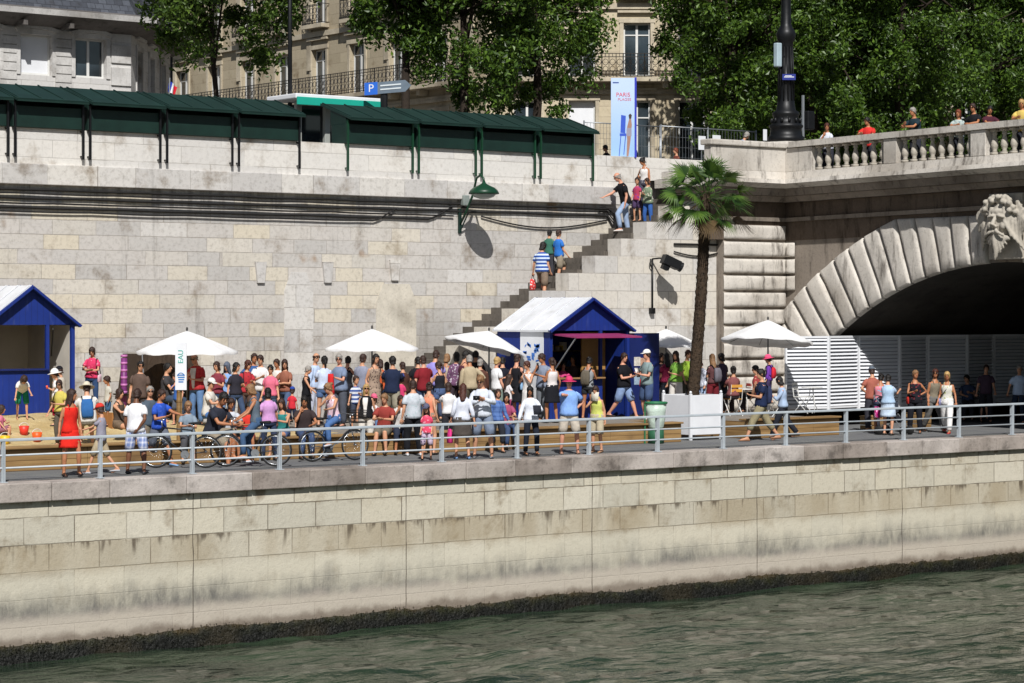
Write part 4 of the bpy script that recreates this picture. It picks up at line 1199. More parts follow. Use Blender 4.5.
    for s in (-1, 1):
        strand((.03 * s, -.20), (.30 * s, -.34), .055, .03, .01, .40)                 # moustache
        for i in range(5): strand((s * (.05 + .065 * i), -.26 - .03 * i), (s * (.03 + .07 * i), -.85 + .10 * i), .055, .025, .025, .34 - .03 * i)
        for i in range(5): strand((s * (.16 + .07 * i), .36 - .05 * i), (s * (.38 + .07 * i), -.36 - .08 * i), .06, .035, .035, .26 - .05 * i)
        for i in range(4): strand((s * (.52 + .06 * i), .50 - .08 * i), (s * (.50 + .07 * i), -.52 + .1 * i), .07, .04, .05, .08)
    strand((0, -.24), (0, -.92), .06, .03, .02, .36); e(0, -.245, .42, (.05, .075, .025))
    for i in range(22):
        a = PI * (i + .5) / 22; r = .40 + .09 * (i % 2); e(math.cos(a) * r, .20 + math.sin(a) * r * .82, .20 + .06 * (i % 3), (.09, .075, .07))
    for i in range(9): e(-.24 + .06 * i, .58 + .03 * (i % 2), .22, (.08, .06, .06))
    cz_ = c.z; b.v = [(v[0], c.y + (v[1] - c.y) * 1.12, cz_ + (v[2] - cz_) * 1.12) for v in b.v]
    b.box(c.x + .02, c.x + .5, c.y - .58, c.y + .58, 4.72, 6.5)
    me = bpy.data.meshes.new('raw'); me.from_pydata(b.v, [], b.f); o = bpy.data.objects.new('raw', me); COL.objects.link(o)
    m = o.modifiers.new('r', 'REMESH'); m.mode = 'VOXEL'; m.voxel_size = .022
    dg = bpy.context.evaluated_depsgraph_get(); m2 = bpy.data.meshes.new_from_object(o.evaluated_get(dg)); bpy.data.objects.remove(o)
    k = MB(); k.v = [tuple(v.co) for v in m2.vertices]; k.f = [tuple(p.vertices) for p in m2.polygons]; k.m = [0] * len(k.f)
    k.build('carved_head', M['baluster'], br, True, fixn=False)
# ================================================================== BUILDINGS
def facade(t, o, d, L, z0, z1, ops, mat, tmat, rec=.28, name='wall', wins=True, panes=None):
    """wall with real openings; o=(u,v) left end, d = unit direction left->right as seen, ops=[(x0,x1,zb,zt,kind)]"""
    d = Vector((d[0], d[1], 0)); n = Vector((d.y, -d.x, 0)); O = Vector((o[0], o[1], 0)); Z = Vector((0, 0, 1))
    X = lambda x, y, z: O + d * x + n * y + Z * z
    xs = sorted({0, L} | {v for op in ops for v in op[:2]}); zs = sorted({z0, z1} | {v for op in ops for v in op[2:4]})
    b = MB()
    for xa, xb in zip(xs, xs[1:]):
        for za, zb in zip(zs, zs[1:]):
            cx, cz = (xa + xb) / 2, (za + zb) / 2
            if any(op[0] < cx < op[1] and op[2] < cz < op[3] for op in ops): continue
            b.quad(X(xa, 0, za), X(xb, 0, za), X(xb, 0, zb), X(xa, 0, zb))
    for xa, xb, za, zb, k in ops:
        b.quad(X(xa, 0, za), X(xa, -rec, za), X(xa, -rec, zb), X(xa, 0, zb)); b.quad(X(xb, 0, za), X(xb, -rec, za), X(xb, -rec, zb), X(xb, 0, zb))
        b.quad(X(xa, 0, zb), X(xb, 0, zb), X(xb, -rec, zb), X(xa, -rec, zb)); b.quad(X(xa, 0, za), X(xb, 0, za), X(xb, -rec, za), X(xa, -rec, za))
    b.build(name, mat, t, fixn=False)
    for xa, xb, za, zb, k in ops:
        f = MB(); r = -rec + .05
        def bar(x0, x1, za_, zb_, y0=r, th=.05): f.obox(X((x0 + x1) / 2, y0, (za_ + zb_) / 2), d * (x1 - x0) / 2, n * th / 2, Z * (zb_ - za_) / 2)
        fw = .07
        bar(xa + .004, xa + fw, za + .004, zb - .004); bar(xb - fw, xb - .004, za + .004, zb - .004); bar(xa + fw, xb - fw, za + .004, za + fw + .02); bar(xa + fw, xb - fw, zb - fw, zb - .004)
        if k in ('door', 'win'):
            m = (xa + xb) / 2; bar(m - .05, m + .05, za + fw + .02, zb - fw)
            if k == 'door':
                q = zb - (zb - za) * .22; bar(xa + fw, m - .05, q - .025, q + .025); bar(m + .05, xb - fw, q - .025, q + .025)
        w = f.build('window', M['frame'], t)
        g = MB(); g.quad(X(xa + .05, r - .012, za + .05), X(xb - .05, r - .012, za + .05), X(xb - .05, r - .012, zb - .05), X(xa + .05, r - .012, zb - .05))
        gm = M['white'] if k == 'blind' else M['glass']
        o2 = g.build('shutter' if k == 'blind' else 'pane', gm, t, fixn=False); o2.parent = w
        if k != 'blind':
            c = MB(); y = r - .10
            for s0, s1 in ((.06, .36), (.64, .94)):
                nseg = 8; rows = []
                for zq in (za + .05, zb - .05):
                    rows.append([X(xa + (xb - xa) * (s0 + (s1 - s0) * i / nseg), y + .03 * (i % 2), zq) for i in range(nseg + 1)])
                c.loft(rows, cap=False, closed=False)
            c.quad(X(xa, -rec - .35, za), X(xb, -rec - .35, za), X(xb, -rec - .35, zb), X(xa, -rec - .35, zb))
            o3 = c.build('curtain', M['curtain'], t, fixn=False); o3.parent = w
        # surround
        s = MB()
        def tb(x0, x1, za_, zb_, y1): s.obox(X((x0 + x1) / 2, y1 / 2 + .001, (za_ + zb_) / 2), d * (x1 - x0) / 2, n * y1 / 2, Z * (zb_ - za_) / 2)
        tb(xa - .16, xa - .003, za, zb + .003, .05); tb(xb + .003, xb + .16, za, zb + .003, .05); tb(xa - .2, xb + .2, zb + .006, zb + .2, .07)
        if k == 'door' or k == 'win': tb(xa - .26, xb + .26, zb + .42, zb + .52, .18)
        s.build('surround', tmat, t)
    return X, d, n

def balcony(t, X, d, n, x0, x1, z, proj=.75, h=.98, mat=None, consoles=True, tm=None):
    Z = Vector((0, 0, 1)); b = MB()
    b.obox(X((x0 + x1) / 2, proj / 2 + .004, z - .10), d * (x1 - x0) / 2, n * proj / 2, Z * .09)
    if consoles:
        x = x0 + .6
        while x < x1: b.obox(X(x, proj * .35, z - .32), d * .11, n * proj * .33, Z * .12); x += 2.2
    bal = b.build('balcony', tm or M['trim'], t)
    r = MB(); y = proj - .06
    P_ = lambda x, zz, yy=y: X(x, yy, z + zz)
    for zz in (.04, .16, .84, h): r.bar(P_(x0, zz), P_(x1, zz), .035, .03)
    for xx in (x0, x1): r.bar(P_(xx, h), X(xx, 0, z + h), .035, .03); r.bar(P_(xx, .04), X(xx, 0, z + .04), .03, .03)
    x = x0; i = 0
    while x <= x1 + .001:
        r.bar(P_(x, .0), P_(x, h), .022 if i % 3 else .035)
        if x + .3 < x1:
            for cz, rad in ((.33, .12), (.62, .13)):
                pts = [P_(x + .15 + math.cos(a * PI / 4) * rad * .9, cz + math.sin(a * PI / 4) * rad) for a in range(9)]
                r.tube(pts, .014, 4, cap=False)
            r.bar(P_(x + .15, .84), P_(x + .15, h), .016); r.bar(P_(x + .15, .04), P_(x + .15, .2), .016)
        x += .30; i += 1
    o = r.build('railing', mat or M['iron_balcony'], t); o.parent = bal

def build_buildings():
    # pale building at the left
    Vb = 40.0; xL = U_at(-420, Vb); xR = U_at(131, Vb); L = xR - xL
    t = thing('corner_building', 'pale stone building with arched windows, rounded corner and overhanging slate roof', 'building', (xR, Vb, STZ))
    ops = []
    for px0, px1 in ((-300, -262), (-232, -196), (-160, -126), (-82, -49), (-30, -1), (20, 52), (75, 106)):
        ops.append((U_at(px0, Vb) - xL, U_at(px1, Vb) - xL, 12.2 if px0 == 20 else 12.22, 13.72, 'blind' if px0 == 20 else 'win'))
        ops.append((U_at(px0, Vb) - xL, U_at(px1, Vb) - xL, 8.6, 10.6, 'win'))
    X, d, n = facade(t, (xL, Vb), (1, 0), L, STZ - .2, 14.3, ops, M['facade_white'], M['trim_white'])
    cc = (math.cos(R(50)), math.sin(R(50)))
    ops2 = [(a, a + .95, 11.3, 13.5, 'win') for a in (1.1, 3.6, 6.0)] + [(a, a + .95, 8.3, 10.3, 'win') for a in (1.1, 3.6, 6.0)]
    X2, d2, n2 = facade(t, (xR, Vb), cc, 8.2, STZ - .2, 14.3, ops2, M['facade_white'], M['trim_white'], name='side_wall')
    # arched window heads and quoins
    for xa, xb, za, zb, k in ops:
        if za > 12:
            b = MB()
            m = (xa + xb) / 2; hw = (xb - xa) / 2 + .28; pts = []
            for i in range(11):
                f = i / 10 * 2 - 1; pts.append((f * hw, .26 - .16 * f * f))
            for i in range(10, -1, -1):
                f = i / 10 * 2 - 1; pts.append((f * (hw - .14), .12 - .14 * f * f))
            for p0, p1, q1, q0 in zip(pts[:10], pts[1:11], pts[-2:10:-1], pts[:11:-1]):
                pass
            for i in range(10):
                a0, a1 = pts[i], pts[i + 1]; c1, c0 = pts[20 - i], pts[21 - i]
                b.add([X(m + q[0], y, zb + .1 + q[1]) for y in (.002, .16) for q in (a0, a1, c1, c0)], [(0, 1, 2, 3), (7, 6, 5, 4), (0, 4, 5, 1), (1, 5, 6, 2), (2, 6, 7, 3), (3, 7, 4, 0)])
            b.build('arched_hood', M['trim_white'], t)
    for i in range(6):
        b = MB(); b.obox(X(L - .45, .03, 8.9 + i * .86), d * .42, n * .035, Vector((0, 0, .34))); b.build('quoin', M['trim_white'], t)
    for i in range(17):
        zz = 8.5 + i * .33
        for xx in (U_at(63, Vb) - xL, U_at(8, Vb) - xL):
            b = MB(); b.obox(X(xx, .03, zz), d * .33, n * .03, Vector((0, 0, .145))); b.build('quoin', M['trim_white'], t)
    # overhanging cornice and slate roof following the two walls
    def band(off0, off1, z0, z1, name, mat):
        b = MB()
        def line(o):
            p0 = X(0, o, 0); c1 = X(L, o, 0); c2 = X2(0, o, 0)
            # corner of the two offset lines
            nn = (n + n2).normalized(); k = o / nn.dot(n); c = Vector((xR, Vb, 0)) + nn * k
            return [p0, X(L - .6, o, 0).lerp(c, 0.0), c, X2(.6, o, 0), X2(8.2, o, 0)]
        A_, B_ = line(off0), line(off1)
        for i in range(4):
            b.quad(A_[i] + Vector((0, 0, z0)), A_[i + 1] + Vector((0, 0, z0)), B_[i + 1] + Vector((0, 0, z1)), B_[i] + Vector((0, 0, z1)))
        return b.build(name, mat, t, fixn=False)
    band(.03, 1.15, 13.98, 14.35, 'eaves', M['cornice_dark']); band(1.15, 1.2, 14.35, 14.56, 'gutter', M['trim_white'])
    band(1.2, .2, 14.562, 14.75, 'gutter', M['cornice_dark'])
    rf = band(.2, -1.6, 14.75, 18.2, 'roof', M['slate'])
    b = MB(); 
    for i in range(int(L / 1.9)):
        b = MB(); b.obox(X(i * 1.9 + .6, .55, 14.05), d * .08, n * .4, Vector((0, 0, .10))); b.build('bracket', M['cornice_dark'], t)
    b = MB(); a = X(0, -1.6, 18.2); b.quad(a, X(L, -1.6, 18.2), X2(8.2, -6, 18.2), X(0, -10, 18.2)); b.quad(X2(8.2, .1, STZ), X2(8.2, -10, STZ), X2(8.2, -10, 18.2), X2(8.2, .1, 18.2)); b.build('back_roof', M['slate'], t, fixn=False)
    # tan apartment building: left wing (faces -u) and front wing facing the river corner
    Z1 = 102.0; cu, cv = at_depth(486, Z1)
    t = thing('apartment_building', 'tan stone apartment building with wrought iron balconies behind the trees', 'building', (cu, cv, STZ))
    LW = 34.0
    ops = []
    for k in range(10):
        xc = LW - 3.4 - k * 3.2
        if xc < 1: break
        ops += [(xc - .6, xc + .6, 13.25, 15.55, 'door'), (xc - .6, xc + .6, 16.75, 18.9, 'door'), (xc - .6, xc + .6, 9.6, 12.0, 'win'), (xc - .6, xc + .6, 20.2, 22.2, 'win')]
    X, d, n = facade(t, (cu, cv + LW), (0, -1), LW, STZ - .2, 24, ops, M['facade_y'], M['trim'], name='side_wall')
    balcony(t, X, d, n, .5, LW - .3, 13.2)
    for xa, xb, za, zb, k in ops:
        if 16 < za < 18: balcony(t, X, d, n, xa - .25, xb + .25, za - .05, .45, .9, consoles=False)
    b = MB()
    for z, pr_, hh in ((12.55, .12, .12), (16.25, .14, .12), (19.6, .25, .2), (23.6, .5, .4)): b.obox(X(LW / 2, pr_ / 2 + .002, z), d * LW / 2, n * pr_ / 2, Vector((0, 0, hh)))
    x = 1.0
    while x < LW: b.obox(X(x, .04, 17), d * .18, n * .04, Vector((0, 0, 2.4))); x += 6.4
    b.build('string_course', M['trim'], t)
    # front wing
    Lf = 34.0; dr = (CT, -ST)
    wx = lambda px: (px - 486) / F * Z1
    ops = []
    for px in (527, 582, 637, 692, 747, 802, 857, 912, 967, 1022, 1077):
        a = wx(px) - .57; c = wx(px) + .57
        ops += [(a, c, 13.27, 15.55, 'door'), (a, c, 16.75, 18.9, 'door'), (a, c, 20.2, 22.2, 'win')]
        ops.append((a, c, 9.0, 12.25, 'blind' if px == 582 else 'door'))
    X, d, n = facade(t, (cu, cv), dr, Lf, STZ - .2, 24, ops, M['facade'], M['trim'], name='front_wall')
    balcony(t, X, d, n, .4, Lf - .4, 13.2)
    for xa, xb, za, zb, k in ops:
        if 16 < za < 18: balcony(t, X, d, n, xa - .25, xb + .25, za - .05, .45, .9, consoles=False)
    b = MB()
    for z, pr_, hh in ((12.62, .10, .10), (16.25, .14, .12), (19.6, .25, .2), (23.6, .5, .4), (8.3, .3, .18)): b.obox(X(Lf / 2, pr_ / 2 + .002, z), d * Lf / 2, n * pr_ / 2, Vector((0, 0, hh)))
    b.build('string_course', M['trim'], t)
    b = MB(); q0 = X(-.02, -.0, 24); q1 = X(Lf, 0, 24)
    lw0 = Vector((cu, cv + LW, 24))
    b.quad(Vector((cu, cv, 24)), q1, X(Lf, -3, 28), Vector((cu + 3, cv + 1.5, 28))); b.quad(lw0, Vector((cu, cv, 24)), Vector((cu + 3, cv + 1.5, 28)), lw0 + Vector((3, 0, 4)))
    b.quad(Vector((cu + 3, cv + 1.5, 28)), X(Lf, -3, 28), X(Lf, -16, 28), lw0 + Vector((3, 0, 4))); b.quad(X(Lf, 0, STZ), X(Lf, -14, STZ), X(Lf, -14, 28), X(Lf, 0, 24))
    b.build('roof', M['slate'], t, fixn=False)

# ================================================================== TREES
def tree(px, V, zc0, zc1, rx, label, seed, mat, leaves=9000, trunk_r=.22, U=None, leaf=.17, z0=None, sparse=0.0, ry=None):
    rnd = random.Random(seed); U = U_at(px, V) if U is None else U; z0 = STZ if z0 is None else z0
    t = thing('plane_tree', label, 'tree', (U, V, z0), 'street trees along the quay')
    b = MB(); base = Vector((U, V, z0)); zc = (zc0 + zc1) / 2; rz_ = (zc1 - zc0) / 2; ry = ry or rx
    lean = Vector((rnd.uniform(-.4, .4), rnd.uniform(-.3, .3), 0))
    top = Vector((U, V, zc + rz_ * .5)) + lean
    tp = [base + (top - base) * (i / 7) + Vector((.08 * math.sin(i * 1.3 + seed), .08 * math.cos(i * 1.7), 0)) for i in range(8)]
    b.tube(tp, [trunk_r * 1.25] + [trunk_r * (1 - .11 * i) for i in range(1, 8)], 10)
    tips = []
    for i in range(15):
        f = rnd.uniform(.38, .95); p0 = tp[0].lerp(tp[-1], f)
        if p0.z < zc0 - .6: p0.z = max(p0.z, zc0 - .8 + rnd.random())
        a = rnd.uniform(0, 2 * PI); r = rnd.uniform(.55, .9)
        p3 = Vector((U + math.cos(a) * rx * r, V + math.sin(a) * ry * r, zc + rz_ * rnd.uniform(-.5, .85)))
        p1 = p0.lerp(p3, .4) + Vector((0, 0, .4)); b.tube([p0, p1, p3], [trunk_r * .42, trunk_r * .25, .03], 6)
        tips.append(p3)
        for _ in range(2):
            q = p1.lerp(p3, .4); p4 = q + Vector((rnd.uniform(-1, 1), rnd.uniform(-1, 1), rnd.uniform(-.4, .9))) * rx * .38
            b.tube([q, p4], [.05, .015], 5)
    b.build('trunk', M['bark'], t, True)
    c = MB()
    cl = []
    ncl = int(90 + 22 * rx)
    for i in range(ncl):
        th = rnd.uniform(0, 2 * PI); cz = rnd.uniform(-1, 1); rr = rnd.random() ** .38
        s = math.sqrt(1 - cz * cz)
        p = Vector((U + math.cos(th) * s * rx * rr, V + math.sin(th) * s * ry * rr, zc + cz * rz_ * rr))
        p += Vector((noise.noise(p * .5), noise.noise(p * .5 + Vector((9, 0, 0))), noise.noise(p * .5 + Vector((0, 9, 0))))) * rx * .35
        cl.append((p, rnd.uniform(.40, .95) * (rx / 3.2) ** .5, rnd.uniform(.5, 1.3)))
    tot = sum(k[2] for k in cl)
    for p, r, w in cl:
        for _ in range(int(leaves * w / tot)):
            dv = Vector((rnd.gauss(0, 1), rnd.gauss(0, 1), rnd.gauss(0, .75))); dv = dv.normalized() * (r * rnd.random() ** .5)
            q = p + dv
            nrm = (dv * .6 + Vector((rnd.gauss(0, 1), rnd.gauss(0, 1), rnd.gauss(.5, .8)))).normalized()
            s = nrm.orthogonal().normalized(); s = Quaternion(nrm, rnd.uniform(0, 6.28)) @ s; u = nrm.cross(s)
            L = leaf * rnd.uniform(.5, 1.25); wd = L * rnd.uniform(.4, .62)
            c.add([q - s * L * .5, q + u * wd * .5 - s * L * .1 + nrm * .02, q + s * L * .5 - nrm * .03, q - u * wd * .5 - s * L * .1 + nrm * .02], [(0, 1, 2, 3)])
    c.build('crown', mat, t, fixn=False)

def build_trees():
    tree(220, 22, 11.0, 19.0, 2.9, 'slim street tree with loose pale crown behind the left row of green bookstalls', 1, M['leaf2'], 40000, .11, leaf=.20)
    tree(405, 19, 10.6, 21, 2.3, 'dark leafy tree behind the road sign, left of the trees over the second bookstall row', 2, M['leaf'], 36000, .17, leaf=.20)
    tree(466, 18.5, 9.6, 20, 2.5, 'dense dark tree with low boughs, middle of the crowns above the second bookstall row', 3, M['leaf'], 40000, .18, leaf=.20)
    tree(536, 19.5, 9.9, 21, 2.6, 'dark tree with crown hanging beside the balcony of the tan building', 4, M['leaf'], 40000, .18, leaf=.20)
    tree(735, 21, 8.3, 20, 2.6, 'leafy tree whose low boughs reach the metal fence left of the black lamp post', 5, M['leaf'], 36000, .22, leaf=.20)
    tree(812, 20, 8.0, 20, 3.1, 'full green tree right behind the black lamp post on the bridge', 6, M['leaf'], 42000, .22, leaf=.20)
    tree(900, 19, 7.8, 20, 3.3, 'broad leafy tree behind the man in the dark green tee on the bridge', 7, M['leaf'], 42000, .24, leaf=.20)
    tree(985, 21, 8.0, 20.5, 3.4, 'dark green tree behind the rightmost people leaning on the balustrade', 8, M['leaf'], 42000, .24, leaf=.20)
    tree(1075, 20, 8.0, 20.5, 3.4, 'tree at the right edge of the picture beyond the bridge balustrade', 9, M['leaf'], 18000, .24, leaf=.26)
    tree(860, 27, 8.2, 22, 3.8, 'large shaded tree in the second row, seen between the crowns above the bridge', 10, M['leaf'], 20000, .24, leaf=.30)
    tree(770, 28, 8.2, 22, 3.5, 'shaded tree in the second row behind the lamp post column', 12, M['leaf'], 18000, .24, leaf=.30)
    tree(945, 28, 8.2, 22, 3.8, 'shaded tree in the second row right of the tallest gap in the foliage', 13, M['leaf'], 20000, .24, leaf=.30)

def build_palm():
    u, v = PL_U0 + .56, PLV + .56
    t = thing('palm_tree', 'fan palm with shaggy dark trunk growing from the white planter box', 'palm tree', (u, v, 1.1))
    rnd = random.Random(4); b = MB(); top = Vector((U_at(704, v), v, 6.45)); bot = Vector((u, v, .9))
    pts = []; rad = []
    for i in range(60):
        f = i / 59; p = bot.lerp(top, f); p.x += .10 * math.sin(f * 2.6); pts.append(p); rad.append((.155 - .02 * f) * (1 + .10 * (i % 2)) + .02 * noise.noise(Vector((i * .7, 0, 0))))
    b.tube(pts, rad, 12)
    for _ in range(1500):
        f = rnd.random(); p = bot.lerp(top, f); p.x += .10 * math.sin(f * 2.6); a = rnd.uniform(0, 2 * PI); o = Vector((math.cos(a), math.sin(a), 0))
        p = p + o * (.135); L = rnd.uniform(.06, .15); s = o.cross(Vector((0, 0, 1))) * rnd.uniform(.008, .022)
        tip = p + o * L * .55 + Vector((0, 0, L * rnd.uniform(-.2, 1)))
        b.add([p - s, p + s, tip], [(0, 1, 2)])
    b.build('trunk', M['palmbark'], t, True)
    tp = pts[-1]
    nf = 42
    for k in range(nf):
        c = MB()
        a = k * 2.39996 + rnd.uniform(-.2, .2); el = R(82 - 122 * (k / nf) ** .9 + rnd.uniform(-8, 8))
        o = Vector((math.cos(a), math.sin(a), 0)); dirv = o * math.cos(el) + Vector((0, 0, math.sin(el)))
        L = rnd.uniform(.52, .86) * (1 if k > 6 else .75); droop = Vector((0, 0, -.14 * L))
        p0 = tp + Vector((0, 0, -.02 - .25 * k / nf)) + o * .07; p1 = p0 + dirv * L * .6; p2 = p0 + dirv * L + droop
        c.tube([p0, p1, p2], [.014, .011, .009], 5)
        fd = (p2 - p1).normalized(); sd = Quaternion(fd, rnd.uniform(-1.0, 1.0)) @ fd.cross(Vector((0, 0, 1)))
        sd = sd.normalized() if sd.length > .1 else o.cross(Vector((0, 0, 1)))
        up = sd.cross(fd)
        nl = 22; fl = rnd.uniform(.52, .74)
        for i in range(nl):
            g = (i / (nl - 1) * 2 - 1) * R(80); ld = fd * math.cos(g) + sd * math.sin(g) + up * .12
            l = fl * (1 - .22 * abs(g) / R(80)) * rnd.uniform(.9, 1.05)
            m_ = p2 + ld * l * .55; e_ = p2 + ld * l + Vector((0, 0, -rnd.uniform(.06, .32) * l)) 
            w = ld.cross(up).normalized() * .019
            c.add([p2 - w * .5, p2 + w * .5, m_ + w, m_ - w, e_], [(0, 1, 2, 3), (3, 2, 4)])
        c.build('frond', M['palm'] if k < nf - 5 else simple('#4a3a20', .8, .3, 6, 0, name='dead_frond'), t, fixn=False)
    # planter
    t = thing('planter_box', 'white painted square wooden planter with corner posts holding the palm', 'planter', (PL_U0 + .56, PLV + .56, 0))
    x0, y0, W = PL_U0, PLV, 1.12
    for nm, (a, c, e, f) in (('front_panel', (x0 + .05, x0 + W - .05, y0 + .015, y0 + .045)), ('back_panel', (x0 + .05, x0 + W - .05, y0 + W - .045, y0 + W - .015)), ('side_panel', (x0 + .015, x0 + .045, y0 + .05, y0 + W - .05)), ('side_panel', (x0 + W - .045, x0 + W - .015, y0 + .05, y0 + W - .05))):
        b = MB(); b.bbox(a, c, e, f, .14, 1.16, .008); b.build(nm, M['white'], t)
    for a in (x0, x0 + W - .07):
        for c in (y0, y0 + W - .07):
            b = MB(); b.bbox(a, a + .07, c, c + .07, 0, 1.2, .008); b.ell((a + .035, c + .035, 1.235), (.036, .036, .036), 10, 7); b.build('corner_post', M['white'], t)
    b = MB(); b.quad((x0 + .04, y0 + .04, 1.08), (x0 + W - .04, y0 + .04, 1.08), (x0 + W - .04, y0 + W - .04, 1.08), (x0 + .04, y0 + W - .04, 1.08)); b.build('soil', simple('#3a2c20', .95, .3, 12, .6, name='soil'), t)
# ================================================================== OBJECTS
def bookstall(px0, px1, label):
    u0, u1 = U_at(px0, WV), U_at(px1, WV)
    t = thing('bookstall', label, 'bookstall', ((u0 + u1) / 2, WV + .35, 7.86), 'bookstalls on the parapet')
    g = .03
    b = MB(); b.bbox(u0 + g, u1 - g, WV - .10, WV + .62, 7.865, 8.40, .012); 
    b.build('box', M['green'], t)
    b = MB(); b.prism([(-.34, 8.50), (1.15, 8.97), (1.15, 9.03), (-.36, 8.56)], (u0 + .01, WV, 0), (0, 1, 0), (0, 0, 1), (u1 - u0 - .02, 0, 0))
    n = 3
    for i in range(n + 1):
        x = u0 + .05 + (u1 - u0 - .13) * i / n; b.prism([(-.30, 8.577), (1.12, 9.028), (1.12, 9.055), (-.30, 8.603)], (x, WV, 0), (0, 1, 0), (0, 0, 1), (.035, 0, 0))
    b.build('lid', M['green_lid'], t)
    b = MB(); b.box(u0 + g, u1 - g, WV + .605, WV + .66, 8.402, 8.80); b.build('back_board', M['green'], t)
    for x in (u0 + g, u1 - g - .03):
        b = MB(); b.prism([(-.095, 8.402), (.60, 8.402), (.60, 8.79), (-.095, 8.57)], (x, WV, 0), (0, 1, 0), (0, 0, 1), (.03, 0, 0)); b.build('side_cheek', M['green'], t)
    b = MB(); b.bar((u0 + .02, WV - .36, 8.50), (u1 - .02, WV - .36, 8.50), .045, .04); b.build('lid_rim', M['green'], t)
    for x in (u0 + .07, u1 - .07):
        b = MB(); b.bar((x, WV - .135, 7.12), (x, WV - .135, 8.52), .05, .05); b.bar((x, WV - .135, 7.8), (x, WV + .02, 7.83), .04); b.bar((x, WV - .135, 7.2), (x, WV + .02, 7.2), .03); b.build('strut', M['iron'] if px0 < 320 else M['green_bright'], t)

def parasol(px, py_top, V, r, pole_h, label, tilt=(0, 0), rim=.52, sides=8, rot=0.2):
    p = pt(px, py_top, V); z0 = ground_z(p.x, p.y)
    t = thing('parasol', label, 'parasol', (p.x, p.y, z0), 'white parasols on the beach deck')
    b = MB(); b.tube([(p.x, p.y, z0), (p.x, p.y, p.z + .05)], .022, 8); b.build('pole', simple('#6b6e70', .4, .1, 4, 0, metal=.5, name='pole'), t, True)
    b = MB(); b.lathe((p.x, p.y, z0), [(.24, 0), (.24, .05), (.07, .08), (.04, .30)], 14); b.build('base', simple('#4a4a4c', .7, .1, 4, .1, name='base'), t)
    b = MB(); q = qx(R(tilt[0])) @ qy(R(tilt[1])); apex = Vector((p.x, p.y, p.z)); n = sides * 6; rows = []
    for i in range(9):
        f = i / 8; ring_ = []
        for k in range(n):
            a = 2 * PI * k / n + rot; s = abs(math.sin(a * sides / 2 - rot * sides / 2))
            rr = r * f * (1 - .045 * s * f); zz = -rim * (f ** 1.12) - .05 * s * f * (1 - f) * 2 + .045 * s * f * f * 0 + .0
            ring_.append(apex + q @ Vector((math.cos(a) * rr, math.sin(a) * rr, zz)))
        rows.append(ring_)
    for dz in (.07,):
        rows.append([v - Vector((0, 0, dz + .015 * math.sin(k * 1.3))) for k, v in enumerate(rows[-1])])
    b.loft(rows, cap=False); b.build('canopy', M['white_canvas'], t, True, fixn=False)
    b = MB()
    for k in range(sides):
        a = 2 * PI * k / sides + rot; b.tube([apex + Vector((0, 0, -.10)), apex + q @ Vector((math.cos(a) * r * .97, math.sin(a) * r * .97, -rim - .015))], .009, 4)
    b.build('ribs', M['steel'], t)
    b = MB(); b.ell(apex + Vector((0, 0, .05)), (.03, .03, .05), 8, 6); b.build('finial', simple('#3c3a38', .5, .1, 4, 0, name='finial'), t, True)

def hut_shell(t, xc, V, hw, dep, z0, ze, za, open_front):
    # side walls, back wall, roof slopes, gable
    x0, x1 = xc - hw, xc + hw
    b = MB(); b.box(x0, x0 + .05, V + .08, V + dep, z0, ze); b.build('side_wall', M['blue'], t)
    b = MB(); b.box(x1 - .05, x1, V + .08, V + dep, z0, ze); b.build('side_wall', M['blue'], t)
    b = MB(); b.box(x0 + .051, x1 - .051, V + dep - .05, V + dep, z0, ze); b.prism([(x0, ze + .002), (x1, ze + .002), (xc, za)], (0, V + dep - .05, 0), (1, 0, 0), (0, 0, 1), (0, .05, 0)); b.build('back_wall', M['blue'], t)
    b = MB(); b.prism([(x0 - .02, ze), (x1 + .02, ze), (xc, za)], (0, V + .03, 0), (1, 0, 0), (0, 0, 1), (0, .05, 0)); b.build('gable', M['blue'], t)
    sl = (za - ze) / hw
    for s in (-1, 1):
        b = MB(); e = xc + s * (hw + .09); ze_ = ze - .09 * sl
        b.add([(xc, V - .10, za + .02), (e, V - .10, ze_ + .02), (e, V + dep + .1, ze_ + .02), (xc, V + dep + .1, za + .02), (xc, V - .10, za + .07), (e, V - .10, ze_ + .07), (e, V + dep + .1, ze_ + .07), (xc, V + dep + .1, za + .07)],
              [(0, 1, 2, 3), (7, 6, 5, 4), (0, 4, 5, 1), (1, 5, 6, 2), (2, 6, 7, 3), (3, 7, 4, 0)])
        for k in range(5):
            y = V - .05 + (dep + .1) * k / 4
            b.bar((xc + s * .03, y, za + .075), (e, y, ze_ + .08), .03, .02)
        b.build('roof', M['hut_roof'] if s < 0 else M['blue'], t)
        b = MB(); b.bar((xc, V - .12, za + .03), (e, V - .12, ze_ + .03), .06, .13, up=(0, 1, 0)); b.build('barge_board', M['blue'], t)
    for x in (x0, x1 - .09):
        b = MB(); b.box(x - .002, x + .092, V - .01, V + .078, z0, ze - .002); b.build('post', M['blue'], t)

